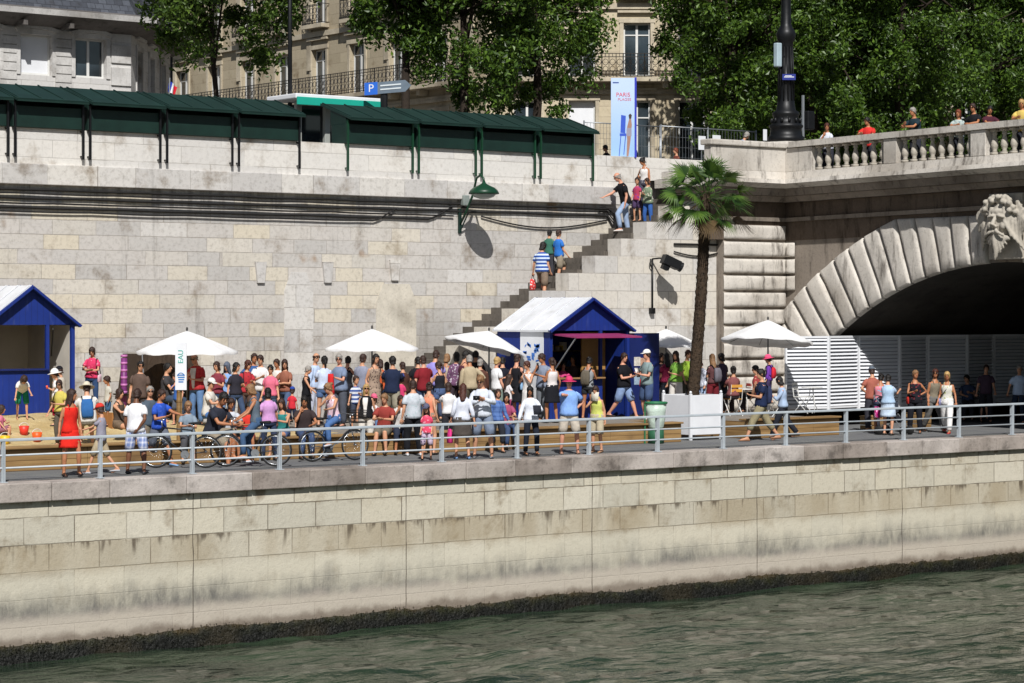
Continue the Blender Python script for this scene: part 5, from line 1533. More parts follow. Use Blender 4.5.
def build_huts():
    V = 7.2; xc = U_at(590, V); hw, dep = 1.38, 2.3; ze, za = 2.80, 3.62; z0 = DK
    t = thing('beach_hut', 'blue kiosk hut with white roof and raised pink flap below the stairs', 'hut', (xc, V + 1, z0), 'blue beach huts')
    hut_shell(t, xc, V, hw, dep, z0, ze, za, True)
    x0, x1 = xc - hw, xc + hw
    b = MB(); b.box(x0 - .02, x0 - .004, V + .25, V + 1.25, z0 + .02, ze - .02); w = b.build('banner_panel', M['white'], t)
    rnd = random.Random(3)
    for i in range(16):
        y = V + .45 + rnd.random() * .6; z = 2.0 + rnd.random() * .45; b = MB(); b.obox((x0 - .024, y, z), (.002, 0, 0), (0, rnd.uniform(.03, .09), rnd.uniform(-.04, .04)), (0, .0, rnd.uniform(.015, .05))); o = b.build('printed_motif', simple('#3a6fc0', .6, .1, 3, 0, name='print_blue'), t); o.parent = w
    b = MB(); b.box(x0 + .09, xc + .35, V + .0, V + .08, z0, z0 + 1.05); b.build('counter_front', M['blue'], t)
    b = MB(); b.bbox(x0 + .05, xc + .4, V - .18, V + .32, z0 + 1.055, z0 + 1.10, .01); b.build('counter_top', simple('#8a6a45', .6, .15, 3, .1, name='counter'), t)
    b = MB(); b.box(xc + .35, xc + .43, V, V + .079, z0, ze - .002); b.build('post', M['blue'], t)
    b = MB(); b.prism([(0, 0), (-1.0, -.07), (-1.0, -.03), (0, .04)], (x0 + .12, V + .02, ze - .12), (0, 1, 0), (0, 0, 1), (hw * 2 - .5, 0, 0)); b.build('flap', simple('#8f3060', .55, .15, 2, .05, name='pink_flap'), t)
    b = MB(); b.bar((x0 + .16, V - .9, ze - .19), (x0 + .16, V + .0, 1.75), .03); b.build('prop', M['steel'], t)
    b = MB(); b.box(xc + .45, x1 - .1, V + .9, V + .95, z0, ze - .05); b.build('inner_partition', simple('#9a7440', .6, .25, 2, .1, name='plywood'), t)
    b = MB(); b.box(x0 + .06, x1 - .06, V + .1, V + dep - .06, z0 + .002, z0 + .03); b.build('floor', simple('#5a4630', .7, .2, 3, .1, name='hut_floor'), t)
    b = MB()
    for zz in (1.3, 1.75): b.box(x0 + .1, x1 - .1, V + dep - .35, V + dep - .06, z0 + zz, z0 + zz + .03)
    sh = b.build('shelf', simple('#7a6040', .7, .2, 3, .1, name='shelf'), t)
    rnd = random.Random(6)
    for i in range(14):
        x = x0 + .3 + rnd.random() * 2.2; zz = z0 + rnd.choice((1.332, 1.782)); w = rnd.uniform(.05, .1); h = rnd.uniform(.1, .26); b = MB(); b.bbox(x - w, x + w, V + dep - .30 - .0, V + dep - .14, zz, zz + h, .01); tt = b.build('stock_box', simple(rnd.choice(('#b0552e', '#d0c8b8', '#3a70a0', '#c8a83a', '#8a2a38')), .6, .1, 4, 0, name='carton'), t); tt.parent = sh
    # open door leaf with posters
    b = MB(); dx0 = x1 + .01; b.box(dx0, dx0 + 1.05, V - .02, V + .03, z0 + .05, ze - .08); dr = b.build('door', M['blue_dark'], t)
    b = MB()
    cols = []
    for i, (x, z, w, h) in enumerate(((.30, 1.95, .16, .2), (.55, 1.9, .18, .24), (.34, 1.45, .2, .22), (.60, 1.48, .2, .2))):
        pb = MB(); pb.box(dx0 + x - w, dx0 + x + w * .4, V - .03, V - .022, z - h * .6, z + h * .6); o = pb.build('poster', simple(('#c9c4ba', '#b58f7a', '#8fa3b5', '#d2ccc0')[i], .6, .35, 14, 0, name='poster'), t); o.parent = dr
    # left hut
    V = 9.0; xc = U_at(30, V); hw, dep = 1.16, 2.4; z0 = .90; ze, za = 3.0, 3.86
    t = thing('beach_hut', 'blue hut with open front and white roof standing on the sand', 'hut', (xc, V + 1, z0), 'blue beach huts')
    hut_shell(t, xc, V, hw, dep, z0, ze, za, True)
    x0, x1 = xc - hw, xc + hw
    b = MB(); b.box(x0 + .09, xc + .42, V, V + .07, z0, z0 + 1.02); b.build('counter_front', M['blue'], t)
    b = MB(); b.bbox(x0 + .06, xc + .46, V - .08, V + .25, z0 + 1.025, z0 + 1.07, .01); b.build('counter_top', M['blue_dark'], t)
    b = MB(); b.box(xc + .42, xc + .50, V, V + .079, z0, ze - .002); b.build('post', M['blue'], t)
    b = MB(); b.box(x0 + .055, x1 - .055, V + dep - .09, V + dep - .055, z0 + .01, ze - .01); b.build('lining', simple('#b3aca0', .7, .1, 2, .05, name='hut_lining'), t)
    b = MB(); b.box(x1 - .085, x1 - .055, V + .1, V + dep - .1, z0 + .01, ze - .01); b.build('lining', simple('#c2bcb2', .7, .1, 2, .05, name='hut_lining2'), t)
    b = MB(); b.bar((xc + .62, V + .05, ze - .1), (xc + 1.0, V + .9, ze - .75), .035); b.build('prop', M['iron'], t)
    b = MB(); b.lathe((0, 0, 0), [(.03, 0), (.03, .03)], 10)
    b.v = [(x1 - .12 + v[0], V + .028 - v[2], ze + .18 + v[1]) for v in b.v]; b.build('lamp', M['white'], t)

def bicycle(px, V, face, label, col, basket=False):
    u = U_at(px, V); t = thing('bicycle', label, 'bicycle', (u, V, 0), 'bicycles on the quay', -TH + R(face))
    fm = simple(col, .35, .1, 5, 0, name='bike_paint')
    def W(y):
        w = MB(); n = 28
        rings = []
        for i in range(n + 1):
            a = 2 * PI * i / n; c = Vector((0, y + math.cos(a) * .33, .35 + math.sin(a) * .33)); o = Vector((0, math.cos(a), math.sin(a)))
            rings.append([c + o * math.cos(k * PI / 3) * .018 + Vector((math.sin(k * PI / 3) * .018, 0, 0)) for k in range(6)])
        w.loft(rings, cap=False); ty = w.build('wheel', M['tyre'], t, True, world=False)
        r = MB()
        rings = []
        for i in range(n + 1):
            a = 2 * PI * i / n; c = Vector((0, y + math.cos(a) * .305, .35 + math.sin(a) * .305)); o = Vector((0, math.cos(a), math.sin(a)))
            rings.append([c + o * math.cos(k * PI / 2) * .010 + Vector((math.sin(k * PI / 2) * .012, 0, 0)) for k in range(4)])
        r.loft(rings, cap=False)
        for i in range(16):
            a = 2 * PI * i / 16; r.tube([(.012 * (-1) ** i, y + math.cos(a + .3) * .02, .35 + math.sin(a + .3) * .02), (0, y + math.cos(a) * .30, .35 + math.sin(a) * .30)], .0022, 3)
        r.tube([(-.05, y, .35), (.05, y, .35)], .022, 8)
        rr = r.build('rim', M['chrome'], t, True, world=False); rr.parent = ty
    W(-.53); W(.53)
    f = MB(); bb = (0, .09, .29); hd = (0, -.40, .86); hl = (0, -.435, .72); st = (0, .24, .80); rr = (0, .53, .35)
    for a, c, r in ((bb, hl, .018), (bb, st, .016), (st, hd, .016), (hd, hl, .02), (hl, (0, -.53, .35), .014)): f.tube([a, c], r, 8)
    for s in (-.05, .05): f.tube([(s * .4, .09, .29), (s, .53, .35)], .010, 6); f.tube([(s * .3, .24, .78), (s, .53, .35)], .009, 6)
    f.build('frame', fm, t, True, world=False)
    s = MB(); s.tube([st, (0, .28, .93)], .013, 8); s.build('seat_post', M['chrome'], t, True, world=False)
    s = MB(); s.loft([[(math.cos(2 * PI * k / 10) * w, y, .95 + math.sin(2 * PI * k / 10) * h) for k in range(10)] for y, w, h in ((.16, .02, .015), (.22, .03, .02), (.32, .075, .03), (.40, .085, .035), (.43, .05, .02))]); s.build('saddle', M['tyre'], t, True, world=False)
    s = MB(); s.tube([hd, (0, -.41, 1.02)], .013, 8); s.tube([(-.28, -.30, 1.03), (-.24, -.38, 1.05), (-.08, -.43, 1.03), (.08, -.43, 1.03), (.24, -.38, 1.05), (.28, -.30, 1.03)], .012, 7); s.build('handlebar', M['chrome'], t, True, world=False)
    for y in (-.53, .53):
        s = MB(); s.loft([[(x, y + math.cos(a) * .37, .35 + math.sin(a) * .37) for x in (-.028, 0, .028)] for a in [R(20 + 12 * i) for i in range(11)]], cap=False, closed=False); s.build('mudguard', fm, t, True, world=False, fixn=False)
    s = MB(); s.tube([(-.035, .09, .29), (.035, .09, .29)], .03, 10); s.bar((.05, .09, .29), (.05, .20, .17), .018); s.bar((-.05, .09, .29), (-.05, -.02, .41), .018); s.bar((.05, .20, .16), (.14, .20, .16), .03, .07); s.bar((-.05, -.02, .42), (-.14, -.02, .42), .03, .07); s.tube([(.042, .09, .29), (.047, .09, .29)], .09, 16)
    s.build('crankset', M['steel'], t, world=False)
    if basket:
        s = MB()
        for z in (.86, .93, 1.0, 1.07, 1.12): s.tube([(-.17, -.47, z), (.17, -.47, z), (.17, -.74, z), (-.17, -.74, z), (-.17, -.47, z)], .006, 4)
        for k in range(9):
            x = -.17 + .34 * k / 8; s.bar((x, -.74, .84), (x, -.74, 1.12), .006); s.bar((x, -.47, .84), (x, -.47, 1.12), .006)
        for k in range(7):
            y = -.47 - .27 * k / 6; s.bar((.17, y, .84), (.17, y, 1.12), .006); s.bar((-.17, y, .84), (-.17, y, 1.12), .006)
        s.box(-.17, .17, -.74, -.47, .835, .85); s.build('basket', simple('#24211f', .6, .2, 5, .1, name='basket'), t, world=False)
    return t

def chair(px, V, face, label, col='#c98a2e'):
    u = U_at(px, V); z = ground_z(u, V); t = thing('folding_chair', label, 'chair', (u, V, z), 'folding bistro chairs on the deck', -TH + R(face))
    m = simple(col, .5, .1, 5, .05, name='chair_slat'); wm = M['frame']
    for s in (-1, 1):
        b = MB(); b.bar((.19 * s, .22, .0), (.19 * s, -.18, .45), .022, .014); b.build('leg', wm, t, world=False)
        b = MB(); b.bar((.17 * s, -.22, .0), (.17 * s, .20, .46), .022, .014); b.bar((.17 * s, .20, .46), (.17 * s, .26, .86), .022, .014); b.build('leg', wm, t, world=False)
    b = MB()
    for k in range(5): b.box(-.2, .2, -.2 + .08 * k, -.2 + .08 * k + .062, .455, .472)
    b.build('seat', m, t, world=False)
    b = MB()
    for z_ in (.66, .78): b.box(-.18, .18, .225 + (z_ - .66) * .15, .242 + (z_ - .66) * .15, z_, z_ + .08)
    b.build('backrest', m, t, world=False)

def table(px, V, label):
    u = U_at(px, V); z = ground_z(u, V); t = thing('bistro_table', label, 'table', (u, V, z), 'small bistro tables on the deck')
    b = MB(); b.lathe((u, V, z + .70), [(.0, 0), (.30, 0), (.30, .02), (0, .02)], 20, cap=False); b.build('tabletop', M['frame'], t)
    for k in range(3):
        a = k * 2.09; b = MB(); b.tube([(u + math.cos(a) * .05, V + math.sin(a) * .05, z + .69), (u + math.cos(a + .5) * .1, V + math.sin(a + .5) * .1, z + .35), (u + math.cos(a) * .26, V + math.sin(a) * .26, z)], .012, 6); b.build('leg', M['frame'], t, True)

def build_objects():
    build_huts()
    names = ['far left', 'second', 'third', 'last']
    xs = [U_at(8, WV), U_at(84, WV)]
    stalls1 = [(-68, 8, 'green bookstall box cut by the left edge of the picture, lid raised'), (10, 83, 'green bookstall box above the blue hut at the left, lid raised'), (85, 160, 'green bookstall box in front of the pale corner building, lid raised'), (162, 232, 'green bookstall box in front of the little flag, lid raised'), (234, 299, 'green bookstall box ending the left row beside the bus shelter, lid raised')]
    for a, c, l in stalls1: bookstall(a, c, l)
    for a, c, l in [(343, 412, 'green bookstall box right of the bus shelter under the road sign, bright green struts'), (414, 475, 'green bookstall box directly above the wall lamp, bright green struts'), (477, 534, 'green bookstall box above the stairs, between the lamp and the end stall'), (536, 592, 'green bookstall box ending the row beside the blue banner')]: bookstall(a, c, l)
    # parasols
    parasol(187, 331, 8.9, 1.24, 2, 'white parasol shading the dark windbreak tent, leftmost of the parasols', rim=.50)
    parasol(372, 329, 9.4, 1.26, 2, 'white parasol in front of the blocked doorway in the wall', rim=.50, rot=.5)
    parasol(489, 331, 8.6, 1.12, 2, 'white parasol tilted towards the blue kiosk hut', tilt=(4, 13), rim=.40)
    parasol(666, 329, 9.0, 1.0, 2, 'white parasol partly hidden behind the palm trunk and hut door', rim=.45)
    parasol(768, 320, 6.2, 1.30, 2, 'white parasol in front of the rusticated bridge corner, rightmost of the parasols', tilt=(-3, 6), rim=.58)
    # dark windbreak tent
    V = 10.2; u0, u1 = U_at(137, V), U_at(214, V); um0, um1 = U_at(146, V), U_at(200, V); z0 = ground_z(u0, V) - .05; z1 = 2.25
    t = thing('windbreak_tent', 'dark brown fabric shelter tent under the leftmost white parasol', 'tent', ((u0 + u1) / 2, V, z0))
    b = MB(); rows = []
    for i in range(7):
        f = i / 6; z = z0 + (z1 - z0) * f
        a, c = u0 + (um0 - u0) * f, u1 + (um1 - u1) * f
        rows.append([(a + (c - a) * k / 14, V + .04 * math.sin(k * 1.1 + i) + .25 * f, z) for k in range(15)] + [(c, V + 1.2, z), (a, V + 1.2, z)])
    b.loft(rows); b.build('fabric', cloth('#40352c'), t)
    b = MB(); b.tube([(um0, V, z0), (um0, V + .2, z1 + .05)], .015, 6); b.build('pole', M['steel'], t)
    b = MB(); b.tube([(um1, V, z0), (um1, V + .2, z1 + .05)], .015, 6); b.build('pole', M['steel'], t)
    # info sign on a timber post
    V = 4.0; u = U_at(181, V); t = thing('info_sign', 'tall white information panel with blue symbol on a timber post', 'sign', (u, V, ground_z(u, V)))
    b = MB(); b.bbox(u - .05, u + .05, V + .03, V + .12, ground_z(u, V) - .02, 1.75, .01); b.build('post', M['timber'], t)
    zt, zb = z_at(343, u, V), z_at(390, u, V); ax = Vector((CT, -ST, 0)); nn = Vector((-ST, -CT, 0)); c = Vector((u, V, (zt + zb) / 2))
    b = MB(); b.obox(c, ax * .125, nn * .015, Vector((0, 0, (zt - zb) / 2))); pn = b.build('panel', M['white'], t)
    b = MB(); cc = c + nn * .018 + Vector((0, 0, -.25))
    for k in range(4): b.obox(cc + Vector((0, 0, .06 - .05 * k)) + ax * .01 * math.sin(k), ax * (.085 - .01 * k), nn * .001, Vector((0, 0, .014)))
    b.tube([cc + ax * math.cos(a / 8 * PI) * .07 + Vector((0, 0, .04 + math.sin(a / 8 * PI) * .07)) for a in range(9)], .009, 5)
    o = b.build('symbol', simple('#2f6fb0', .5, .1, 3, 0, name='sign_blue'), t); o.parent = pn
    o = text_mesh('EAU', .16, c + nn * .02 + Vector((0, 0, .22)), Vector((0, 0, 1)), -ax, simple('#4aa59a', .5, .1, 3, 0, name='sign_teal'), 'lettering', t); o.parent = pn
    # striped totem with green pot
    p = pt(124, 358, 7.6); z = ground_z(p.x, p.y); t = thing('drinking_fountain', 'slim purple striped column with a tray and green bucket on the sand', 'water post', (p.x, p.y, z))
    b = MB(); b.tube([(p.x, p.y, z), (p.x, p.y, p.z)], .075, 12); b.build('column', simple('#6d2a66', .5, .15, 3, .05, name='purple'), t, True)
    b = MB()
    for k in range(6): b.lathe((p.x, p.y, z + .55 + .17 * k), [(.08, 0), (.08, .06)], 12)
    b.build('stripe', simple('#b06aa0', .5, .1, 3, 0, name='pale_purple'), t, True)
    b = MB(); b.lathe((p.x, p.y, z + .52), [(.05, -.03), (.25, 0), (.27, .03), (.06, .03)], 16); b.build('tray', M['iron'], t)
    t2 = thing('bucket', 'bright green bucket hanging on the purple column tray', 'bucket', (p.x + .22, p.y - .1, z + .56)); b = MB(); b.lathe((p.x + .19, p.y - .12, z + .552), [(.075, 0), (.10, .20), (.088, .20), (.06, .02)], 14); b.build('shell', simple('#2f9a3c', .5, .1, 3, 0, name='green_plastic'), t2, True)
    b = MB(); b.tube([(p.x + .19 + .1 * math.cos(a), p.y - .12, z + .75 + .07 * math.sin(a)) for a in [PI * i / 8 for i in range(9)]], .005, 4); b.build('handle', M['chrome'], t2)
    # sand toys
    for px, V, col, l in ((24, 6.0, '#d8382a', 'red toy bucket by the child bending over the sand'), (37, 5.2, '#e05a20', 'orange toy bucket lying on the sand beside the red one'), (5, 4.8, '#d9b020', 'yellow toy bucket at the left edge of the sand')):
        u = U_at(px, V); z = ground_z(u, V); t = thing('toy_bucket', l, 'bucket', (u, V, z), 'toys on the sand'); b = MB(); b.lathe((u, V, z), [(.08, 0), (.115, .2), (.10, .2), (.065, .02)], 14); b.build('shell', simple(col, .45, .08, 3, 0, name='plastic'), t, True)
        b = MB(); b.tube([(u + .11 * math.cos(a), V, z + .19 + .08 * math.sin(a)) for a in [PI * i / 8 for i in range(9)]], .006, 4); b.build('handle', M['white'], t)
    # timber ramp behind the totem
    V0 = 6.3; u0, u1 = U_at(112, V0), U_at(150, V0); t = thing('timber_wedge', 'orange brown timber ramp resting on the sand behind the purple column', 'ramp', (u0, V0, DK))
    b = MB(); b.prism([(0, 0), (u1 - u0, 0), (u1 - u0, .08), (0, .42)], (u0, V0, ground_z(u0, V0) - .05), (1, 0, 0), (0, 0, 1), (0, 1.4, 0)); b.build('board', simple('#9c6a3a', .7, .2, 2, .2, name='ramp_wood'), t)
    # bin with bag
    V = 3.0; u = U_at(656, V); t = thing('litter_bin', 'green rimmed litter bin with clear white bag beside the planter', 'bin', (u, V, 0))
    b = MB(); b.tube([(u + .27 * math.cos(2 * PI * i / 20), V + .27 * math.sin(2 * PI * i / 20), 1.02) for i in range(21)], .028, 6, cap=False); b.lathe((u, V, .98), [(.27, 0), (.29, .06)], 20, cap=False); b.build('rim', simple('#2a6e48', .5, .1, 3, 0, name='bin_green'), t, True)
    b = MB(); b.lathe((u, V, 0), [(.205, .0), (.20, .36)], 16); b.build('foot', simple('#2a5a40', .5, .1, 3, 0, name='bin_green_dark'), t, True)
    rnd = random.Random(9); b = MB(); b.loft([[(u + math.cos(2 * PI * k / 20) * r * rnd.uniform(.93, 1.05), V + math.sin(2 * PI * k / 20) * r * rnd.uniform(.93, 1.05), z) for k in range(20)] for z, r in ((.34, .15), (.42, .2), (.6, .23), (.8, .25), (.97, .265))]); b.build('bag', simple('#b4c4b8', .4, .2, 5, .5, name='bag_plastic'), t, True)
    b = MB(); b.tube([(u + .28, V + .1, 0), (u + .28, V + .1, 1.0)], .02, 6); b.build('post', simple('#2a6e48', .5, .1, 3, 0, name='bin_green'), t); b = MB(); b.tube([(u - .28, V + .1, 0), (u - .28, V + .1, 1.0)], .02, 6); b.build('post', simple('#2a6e48', .5, .1, 3, 0, name='bin_green'), t)
    # louvre panels under the arch
    V = 7.0; u = U_at(785, V); v = V; edges = [785, 825.5, 853, 887, 911, 945, 976, 1008, 1040, 1072]
    pts = [(U_at(785, 7.0), 7.0)]
    W = 1.5
    for k in range(12):
        a = R(-10 if k % 2 == 0 else 10) 
        pts.append((pts[-1][0] + W * math.cos(a), pts[-1][1] + W * math.sin(a)))
    desc = ['leftmost sunlit white louvre panel beside the rightmost parasol', 'second sunlit white louvre panel from the left', 'white louvre panel crossed by the diagonal shadow of the arch', 'shaded louvre panel just right of the diagonal arch shadow', 'shaded louvre panel behind the woman in the black top', 'shaded louvre panel behind the two strolling blonde women', 'dim louvre panel deep under the arch left of the seated shadowy figures', 'darkest louvre panel behind the man in the pale blue shirt', 'louvre panel under the arch at the right edge of the picture']
    for k in range(9):
        (ua, va), (ub, vb) = pts[k], pts[k + 1]; d = Vector((ub - ua, vb - va, 0)).normalized(); n = Vector((d.y, -d.x, 0)); L = W
        t = thing('louvre_panel', desc[k], 'screen', (ua, va, DK), 'white louvre screens under the arch')
        A_ = Vector((ua, va, 0)); z0, z1 = DK + .06, 2.60
        b = MB()
        for x in (.03, L - .03): b.obox(A_ + d * x + Vector((0, 0, (z0 + z1) / 2 - .03)), d * .028, n * .03, Vector((0, 0, (z1 - z0) / 2 + .03)))
        for z in (z0 + .03, z1 - .03): b.obox(A_ + d * L / 2 + Vector((0, 0, z)), d * (L / 2 - .06), n * .025, Vector((0, 0, .03)))
        b.build('frame', M['white'], t)
        b = MB(); m = 19
        for i in range(m):
            z = z0 + .1 + (z1 - z0 - .2) * i / (m - 1)
            b.obox(A_ + d * L / 2 + Vector((0, 0, z)), d * (L / 2 - .062), (n * .035 + Vector((0, 0, -.035))) , Vector((0, 0, .005)) + n * .005)
        b.build('slats', M['white'], t)
        b = MB(); b.quad(A_ + d * .06 - n * .05 + Vector((0, 0, z0)), A_ + d * (L - .06) - n * .05 + Vector((0, 0, z0)), A_ + d * (L - .06) - n * .05 + Vector((0, 0, z1)), A_ + d * .06 - n * .05 + Vector((0, 0, z1))); b.build('backing', simple('#8a8f9c', .7, .05, 2, 0, name='backing'), t, fixn=False)
    # chairs, tables, crates
    chair(733, 5.9, 200, 'folding chair with ochre slats under the seated person right of the palm', '#c08a3a')
    chair(775, 5.0, 300, 'folding chair with white legs beside the white louvre panel and parasol pole', '#d8d4cc')
    chair(757, 6.3, 110, 'folding chair with red seat right of the rightmost parasol pole', '#a8443a')
    table(745, 6.2, 'small round bistro table under the rightmost parasol'); table(812, 6.1, 'small white bistro table in front of the louvre panels')
    chair(803, 5.9, 60, 'empty white folding chair in front of the sunlit louvre panels', '#d8d8d4')
    table(172, 8.6, 'small metal table in front of the dark windbreak tent')
    for px, V, w, h, l in ((918, 4.2, .55, .42, 'pale wooden crate between the strolling women under the arch'), (872, 4.6, .5, .36, 'wooden crate behind the pushchair')):
        u = U_at(px, V); t = thing('wooden_crate', l, 'crate', (u, V, 0), 'wooden crates on the quay road')
        for i in range(3):
            b = MB(); b.bbox(u - w / 2, u + w / 2, V - .25, V - .225, .02 + i * h / 3, .02 + (i + 1) * h / 3 - .02, .004); b.bbox(u - w / 2, u - w / 2 + .025, V - .22, V + .22, .02 + i * h / 3, .02 + (i + 1) * h / 3 - .02, .004); b.box(u + w / 2 - .025, u + w / 2, V - .22, V + .22, .02 + i * h / 3, .02 + (i + 1) * h / 3 - .02); b.build('slat', M['timber'], t)
        b = MB(); b.bbox(u - w / 2 - .01, u + w / 2 + .01, V - .26, V + .24, h + .005, h + .03, .006); b.build('lid', M['timber'], t)
    # pushchair
    V = 2.3; u = U_at(893, V); t = thing('pushchair', 'dark pushchair with grey hood pushed by the person in the pale blue top', 'pushchair', (u, V, 0), None, -TH + R(60))
    for x, y in ((-.25, -.38), (.25, -.38), (-.27, .30), (.27, .30)):
        b = MB(); b.lathe((0, 0, 0), [(.0, -.02), (.11, -.022), (.125, 0), (.11, .022), (0, .02)], 16, cap=False); b.v = [(x + v[2], y + v[0], .125 + v[1]) for v in b.v]; b.build('wheel', M['tyre'], t, True, world=False)
    b = MB()
    for s in (-.25, .25): b.tube([(s, .30, .13), (s, -.05, .55), (s, .45, 1.02)], .013, 6); b.tube([(s, -.38, .13), (s, -.05, .55)], .013, 6)
    b.tube([(-.25, .45, 1.02), (-.1, .50, 1.05), (.1, .50, 1.05), (.25, .45, 1.02)], .017, 8); b.bar((-.25, .3, .14), (.25, .3, .14), .02); b.build('frame', M['steel'], t, world=False)
    b = MB(); b.prism([(-.32, .38), (.05, .40), (.28, .88), (.22, .91), (.0, .50), (-.32, .47)], (-.21, 0, 0), (0, 1, 0), (0, 0, 1), (.42, 0, 0)); b.build('seat', cloth('#20232b'), t, world=False)
    b = MB(); b.loft([[(x, .25 - math.cos(a) * .33, .70 + math.sin(a) * .36) for x in (-.22, -.1, .1, .22)] for a in [R(-15 + 14 * i) for i in range(8)]], cap=False, closed=False); b.build('hood', cloth('#3a3f4a'), t, True, world=False, fixn=False)
    b = MB(); b.loft([[(math.cos(k * PI / 5) * .14, .42 + math.sin(k * PI / 5) * .1, z) for k in range(10)] for z in (.45, .5, .75)]); b.build('pouch', cloth('#b8307a', 'print', '#e8b0d0'), t, True, world=False)
    # bicycles
    bicycle(181, 2.0, 268, 'black bicycle leaning by the man in the white tee and blue shorts', '#1d1f22'); bicycle(251, 1.5, 272, 'dark bicycle ridden up to the railing by the woman in the grey tank top', '#2a2c30')
    bicycle(334, 2.0, 122, 'bicycle with dark front basket under the woman in pink and white', '#2d2f34', True)
    # wall lamp
    p = pt(459, 228, WV); t = thing('wall_lamp', 'green bracket lamp with round shade projecting from the river wall', 'lamp', (p.x, WV, p.z))
    b = MB(); b.bbox(p.x - .05, p.x + .05, WV - .07, WV - .002, p.z - .15, p.z + .55, .015); b.tube([(p.x, WV - .05, p.z - .1), (p.x + .02, WV - .42, p.z + .42)], .022, 6); b.build('bracket', M['green'], t)
    b = MB(); b.bbox(p.x + .0, p.x + .22, WV - .22, WV - .06, p.z + .62, p.z + .92, .03); b.build('junction_box', simple('#7c8480', .5, .2, 4, .1, name='box_grey'), t)
    zz = z_at(184, p.x, WV - 1.15)
    b = MB(); b.tube([(p.x, WV - .05, p.z + .1), (p.x, WV - .35, p.z + .45), (p.x + .02, WV - .62, p.z + .9), (p.x + .02, WV - .80, zz + .18), (p.x + .02, WV - .98, zz + .26), (p.x + .02, WV - 1.12, zz + .16), (p.x + .02, WV - 1.14, zz)], .033, 8); b.build('arm', M['green_bright'], t, True)
    b = MB(); b.lathe((p.x + .02, WV - 1.14, zz), [(.03, .1), (.06, .02), (.14, -.03), (.30, -.10), (.39, -.18), (.43, -.26), (.41, -.28), (.34, -.20), (.05, -.08)], 22); b.build('shade', M['green_bright'], t, True)
    b = MB(); b.lathe((p.x + .02, WV - 1.14, zz - .31), [(.33, .02), (.27, -.05), (.12, -.10), (.0, -.11)], 18, cap=False); b.build('lens', simple('#8c9490', .2, .1, 3, 0, name='lens'), t, True)
    # cables below the string course
    rnd = random.Random(21)
    ua, ub = U_at(-230, WV), U_at(606, WV); um = U_at(452, WV)
    for i, (z, e, l) in enumerate(((6.34, ub, 'thick black cable tucked right under the string course'), (6.24, ub, 'black cable second below the string course, bending down at the stairs'), (6.13, ub, 'black cable third below the string course'), (6.0, um, 'black cable fourth below the string course, ending at the wall lamp'), (5.89, um, 'black cable fifth below the string course, looping up near the wall lamp'), (5.79, U_at(395, WV), 'lowest black cable along the river wall'))):
        pts = []; n = 90
        for k in range(n + 1):
            f = k / n; u = ua + (e - ua) * f
            sag = -.014 * abs(math.sin(u * 1.15 + i)) - .012 * noise.noise(Vector((u * .6, i, 0)))
            zz_ = z + sag
            if i in (4, 5) and f > .96: zz_ += (f - .96) * 9
            pts.append((u, WV - .05 - .02 * (i % 2), zz_))
        if e == ub: pts += [(e + .25, WV - .06, z - .15 - .1 * i), (e + .32, WV - .06, z - .6 - .2 * i), (e + .32, WV - .06, z - 1.2)]
        t = thing('wall_cable', l, 'cable', (ua, WV, z), 'cables along the river wall'); b = MB(); b.tube(pts, .027 if i % 2 == 0 else .021, 6); b.build('sheath', M['cable'], t, True)
    for i, l in enumerate(('drooping loop of black cable above the stairs', )):
        pts = [(U_at(480 + 126 * k / 20, WV), WV - .06, 6.0 - .28 * math.sin(PI * k / 20)) for k in range(21)]
        t = thing('wall_cable', l, 'cable', pts[0], 'cables along the river wall'); b = MB(); b.tube(pts, .022, 6); b.build('sheath', M['cable'], t, True)
    for i, (dz, l) in enumerate(((0, 'black conduit from the stair wall turning down left of the bridge corner, outer pipe'), (-.22, 'black cable slung just under the conduit behind the palm trunk'))):
        a, c = U_at(673, SV), U_at(719, SV)
        pts = [(a + (c - a) * k / 10, SV - .05, z_at(244, a, SV) + dz - (.12 * math.sin(PI * k / 10) if i else 0)) for k in range(11)]
        z = pts[-1][2]
        pts += [(c + .10, SV - .05, z - .06), (c + .13 + .07 * (1 - i), SV - .05, z - .3), (c + .13 + .07 * (1 - i), SV - .05, z - 2.0), (c + .10 + .07 * (1 - i), SV - .05, z - 2.5)]
        t = thing('wall_cable', l, 'cable', pts[0], 'cables along the river wall'); b = MB(); b.tube(pts, .03 if i == 0 else .022, 6); b.build('sheath', M['cable'], t, True)
    # projector on pole
    p = pt(651, 312, SV); t = thing('projector_mount', 'black projector on a bracket pole fixed to the stair wall', 'projector', (p.x, SV, p.z)); zt = z_at(259, p.x, SV)
    b = MB(); b.tube([(p.x, SV - .06, p.z), (p.x, SV - .06, zt)], .028, 8); b.tube([(p.x, SV - .06, zt), (p.x + .04, SV - .3, zt + .02), (p.x + .12, SV - .62, zt)], .024, 8); b.tube([(p.x, SV - .06, zt - .3), (p.x - .12, SV - .10, zt - .15), (p.x - .1, SV - .1, zt)], .02, 6); b.bbox(p.x - .09, p.x + .05, SV - .14, SV - .003, p.z - .05, p.z + .12, .01); b.build('pole', M['iron'], t, True)
    b = MB(); c = Vector((p.x + .16, SV - .68, zt - .10)); dd = Vector((.75, -.25, -.35)).normalized(); s = dd.cross(Vector((0, 0, 1))).normalized(); u_ = s.cross(dd); b.obox(c, dd * .26, s * .15, u_ * .13); b.tube([c + dd * .26, c + dd * .36], [.13, .15], 12); b.obox(c - u_ * .2 - dd * .1, dd * .1, s * .1, u_ * .07); b.build('projector_body', M['iron'], t)
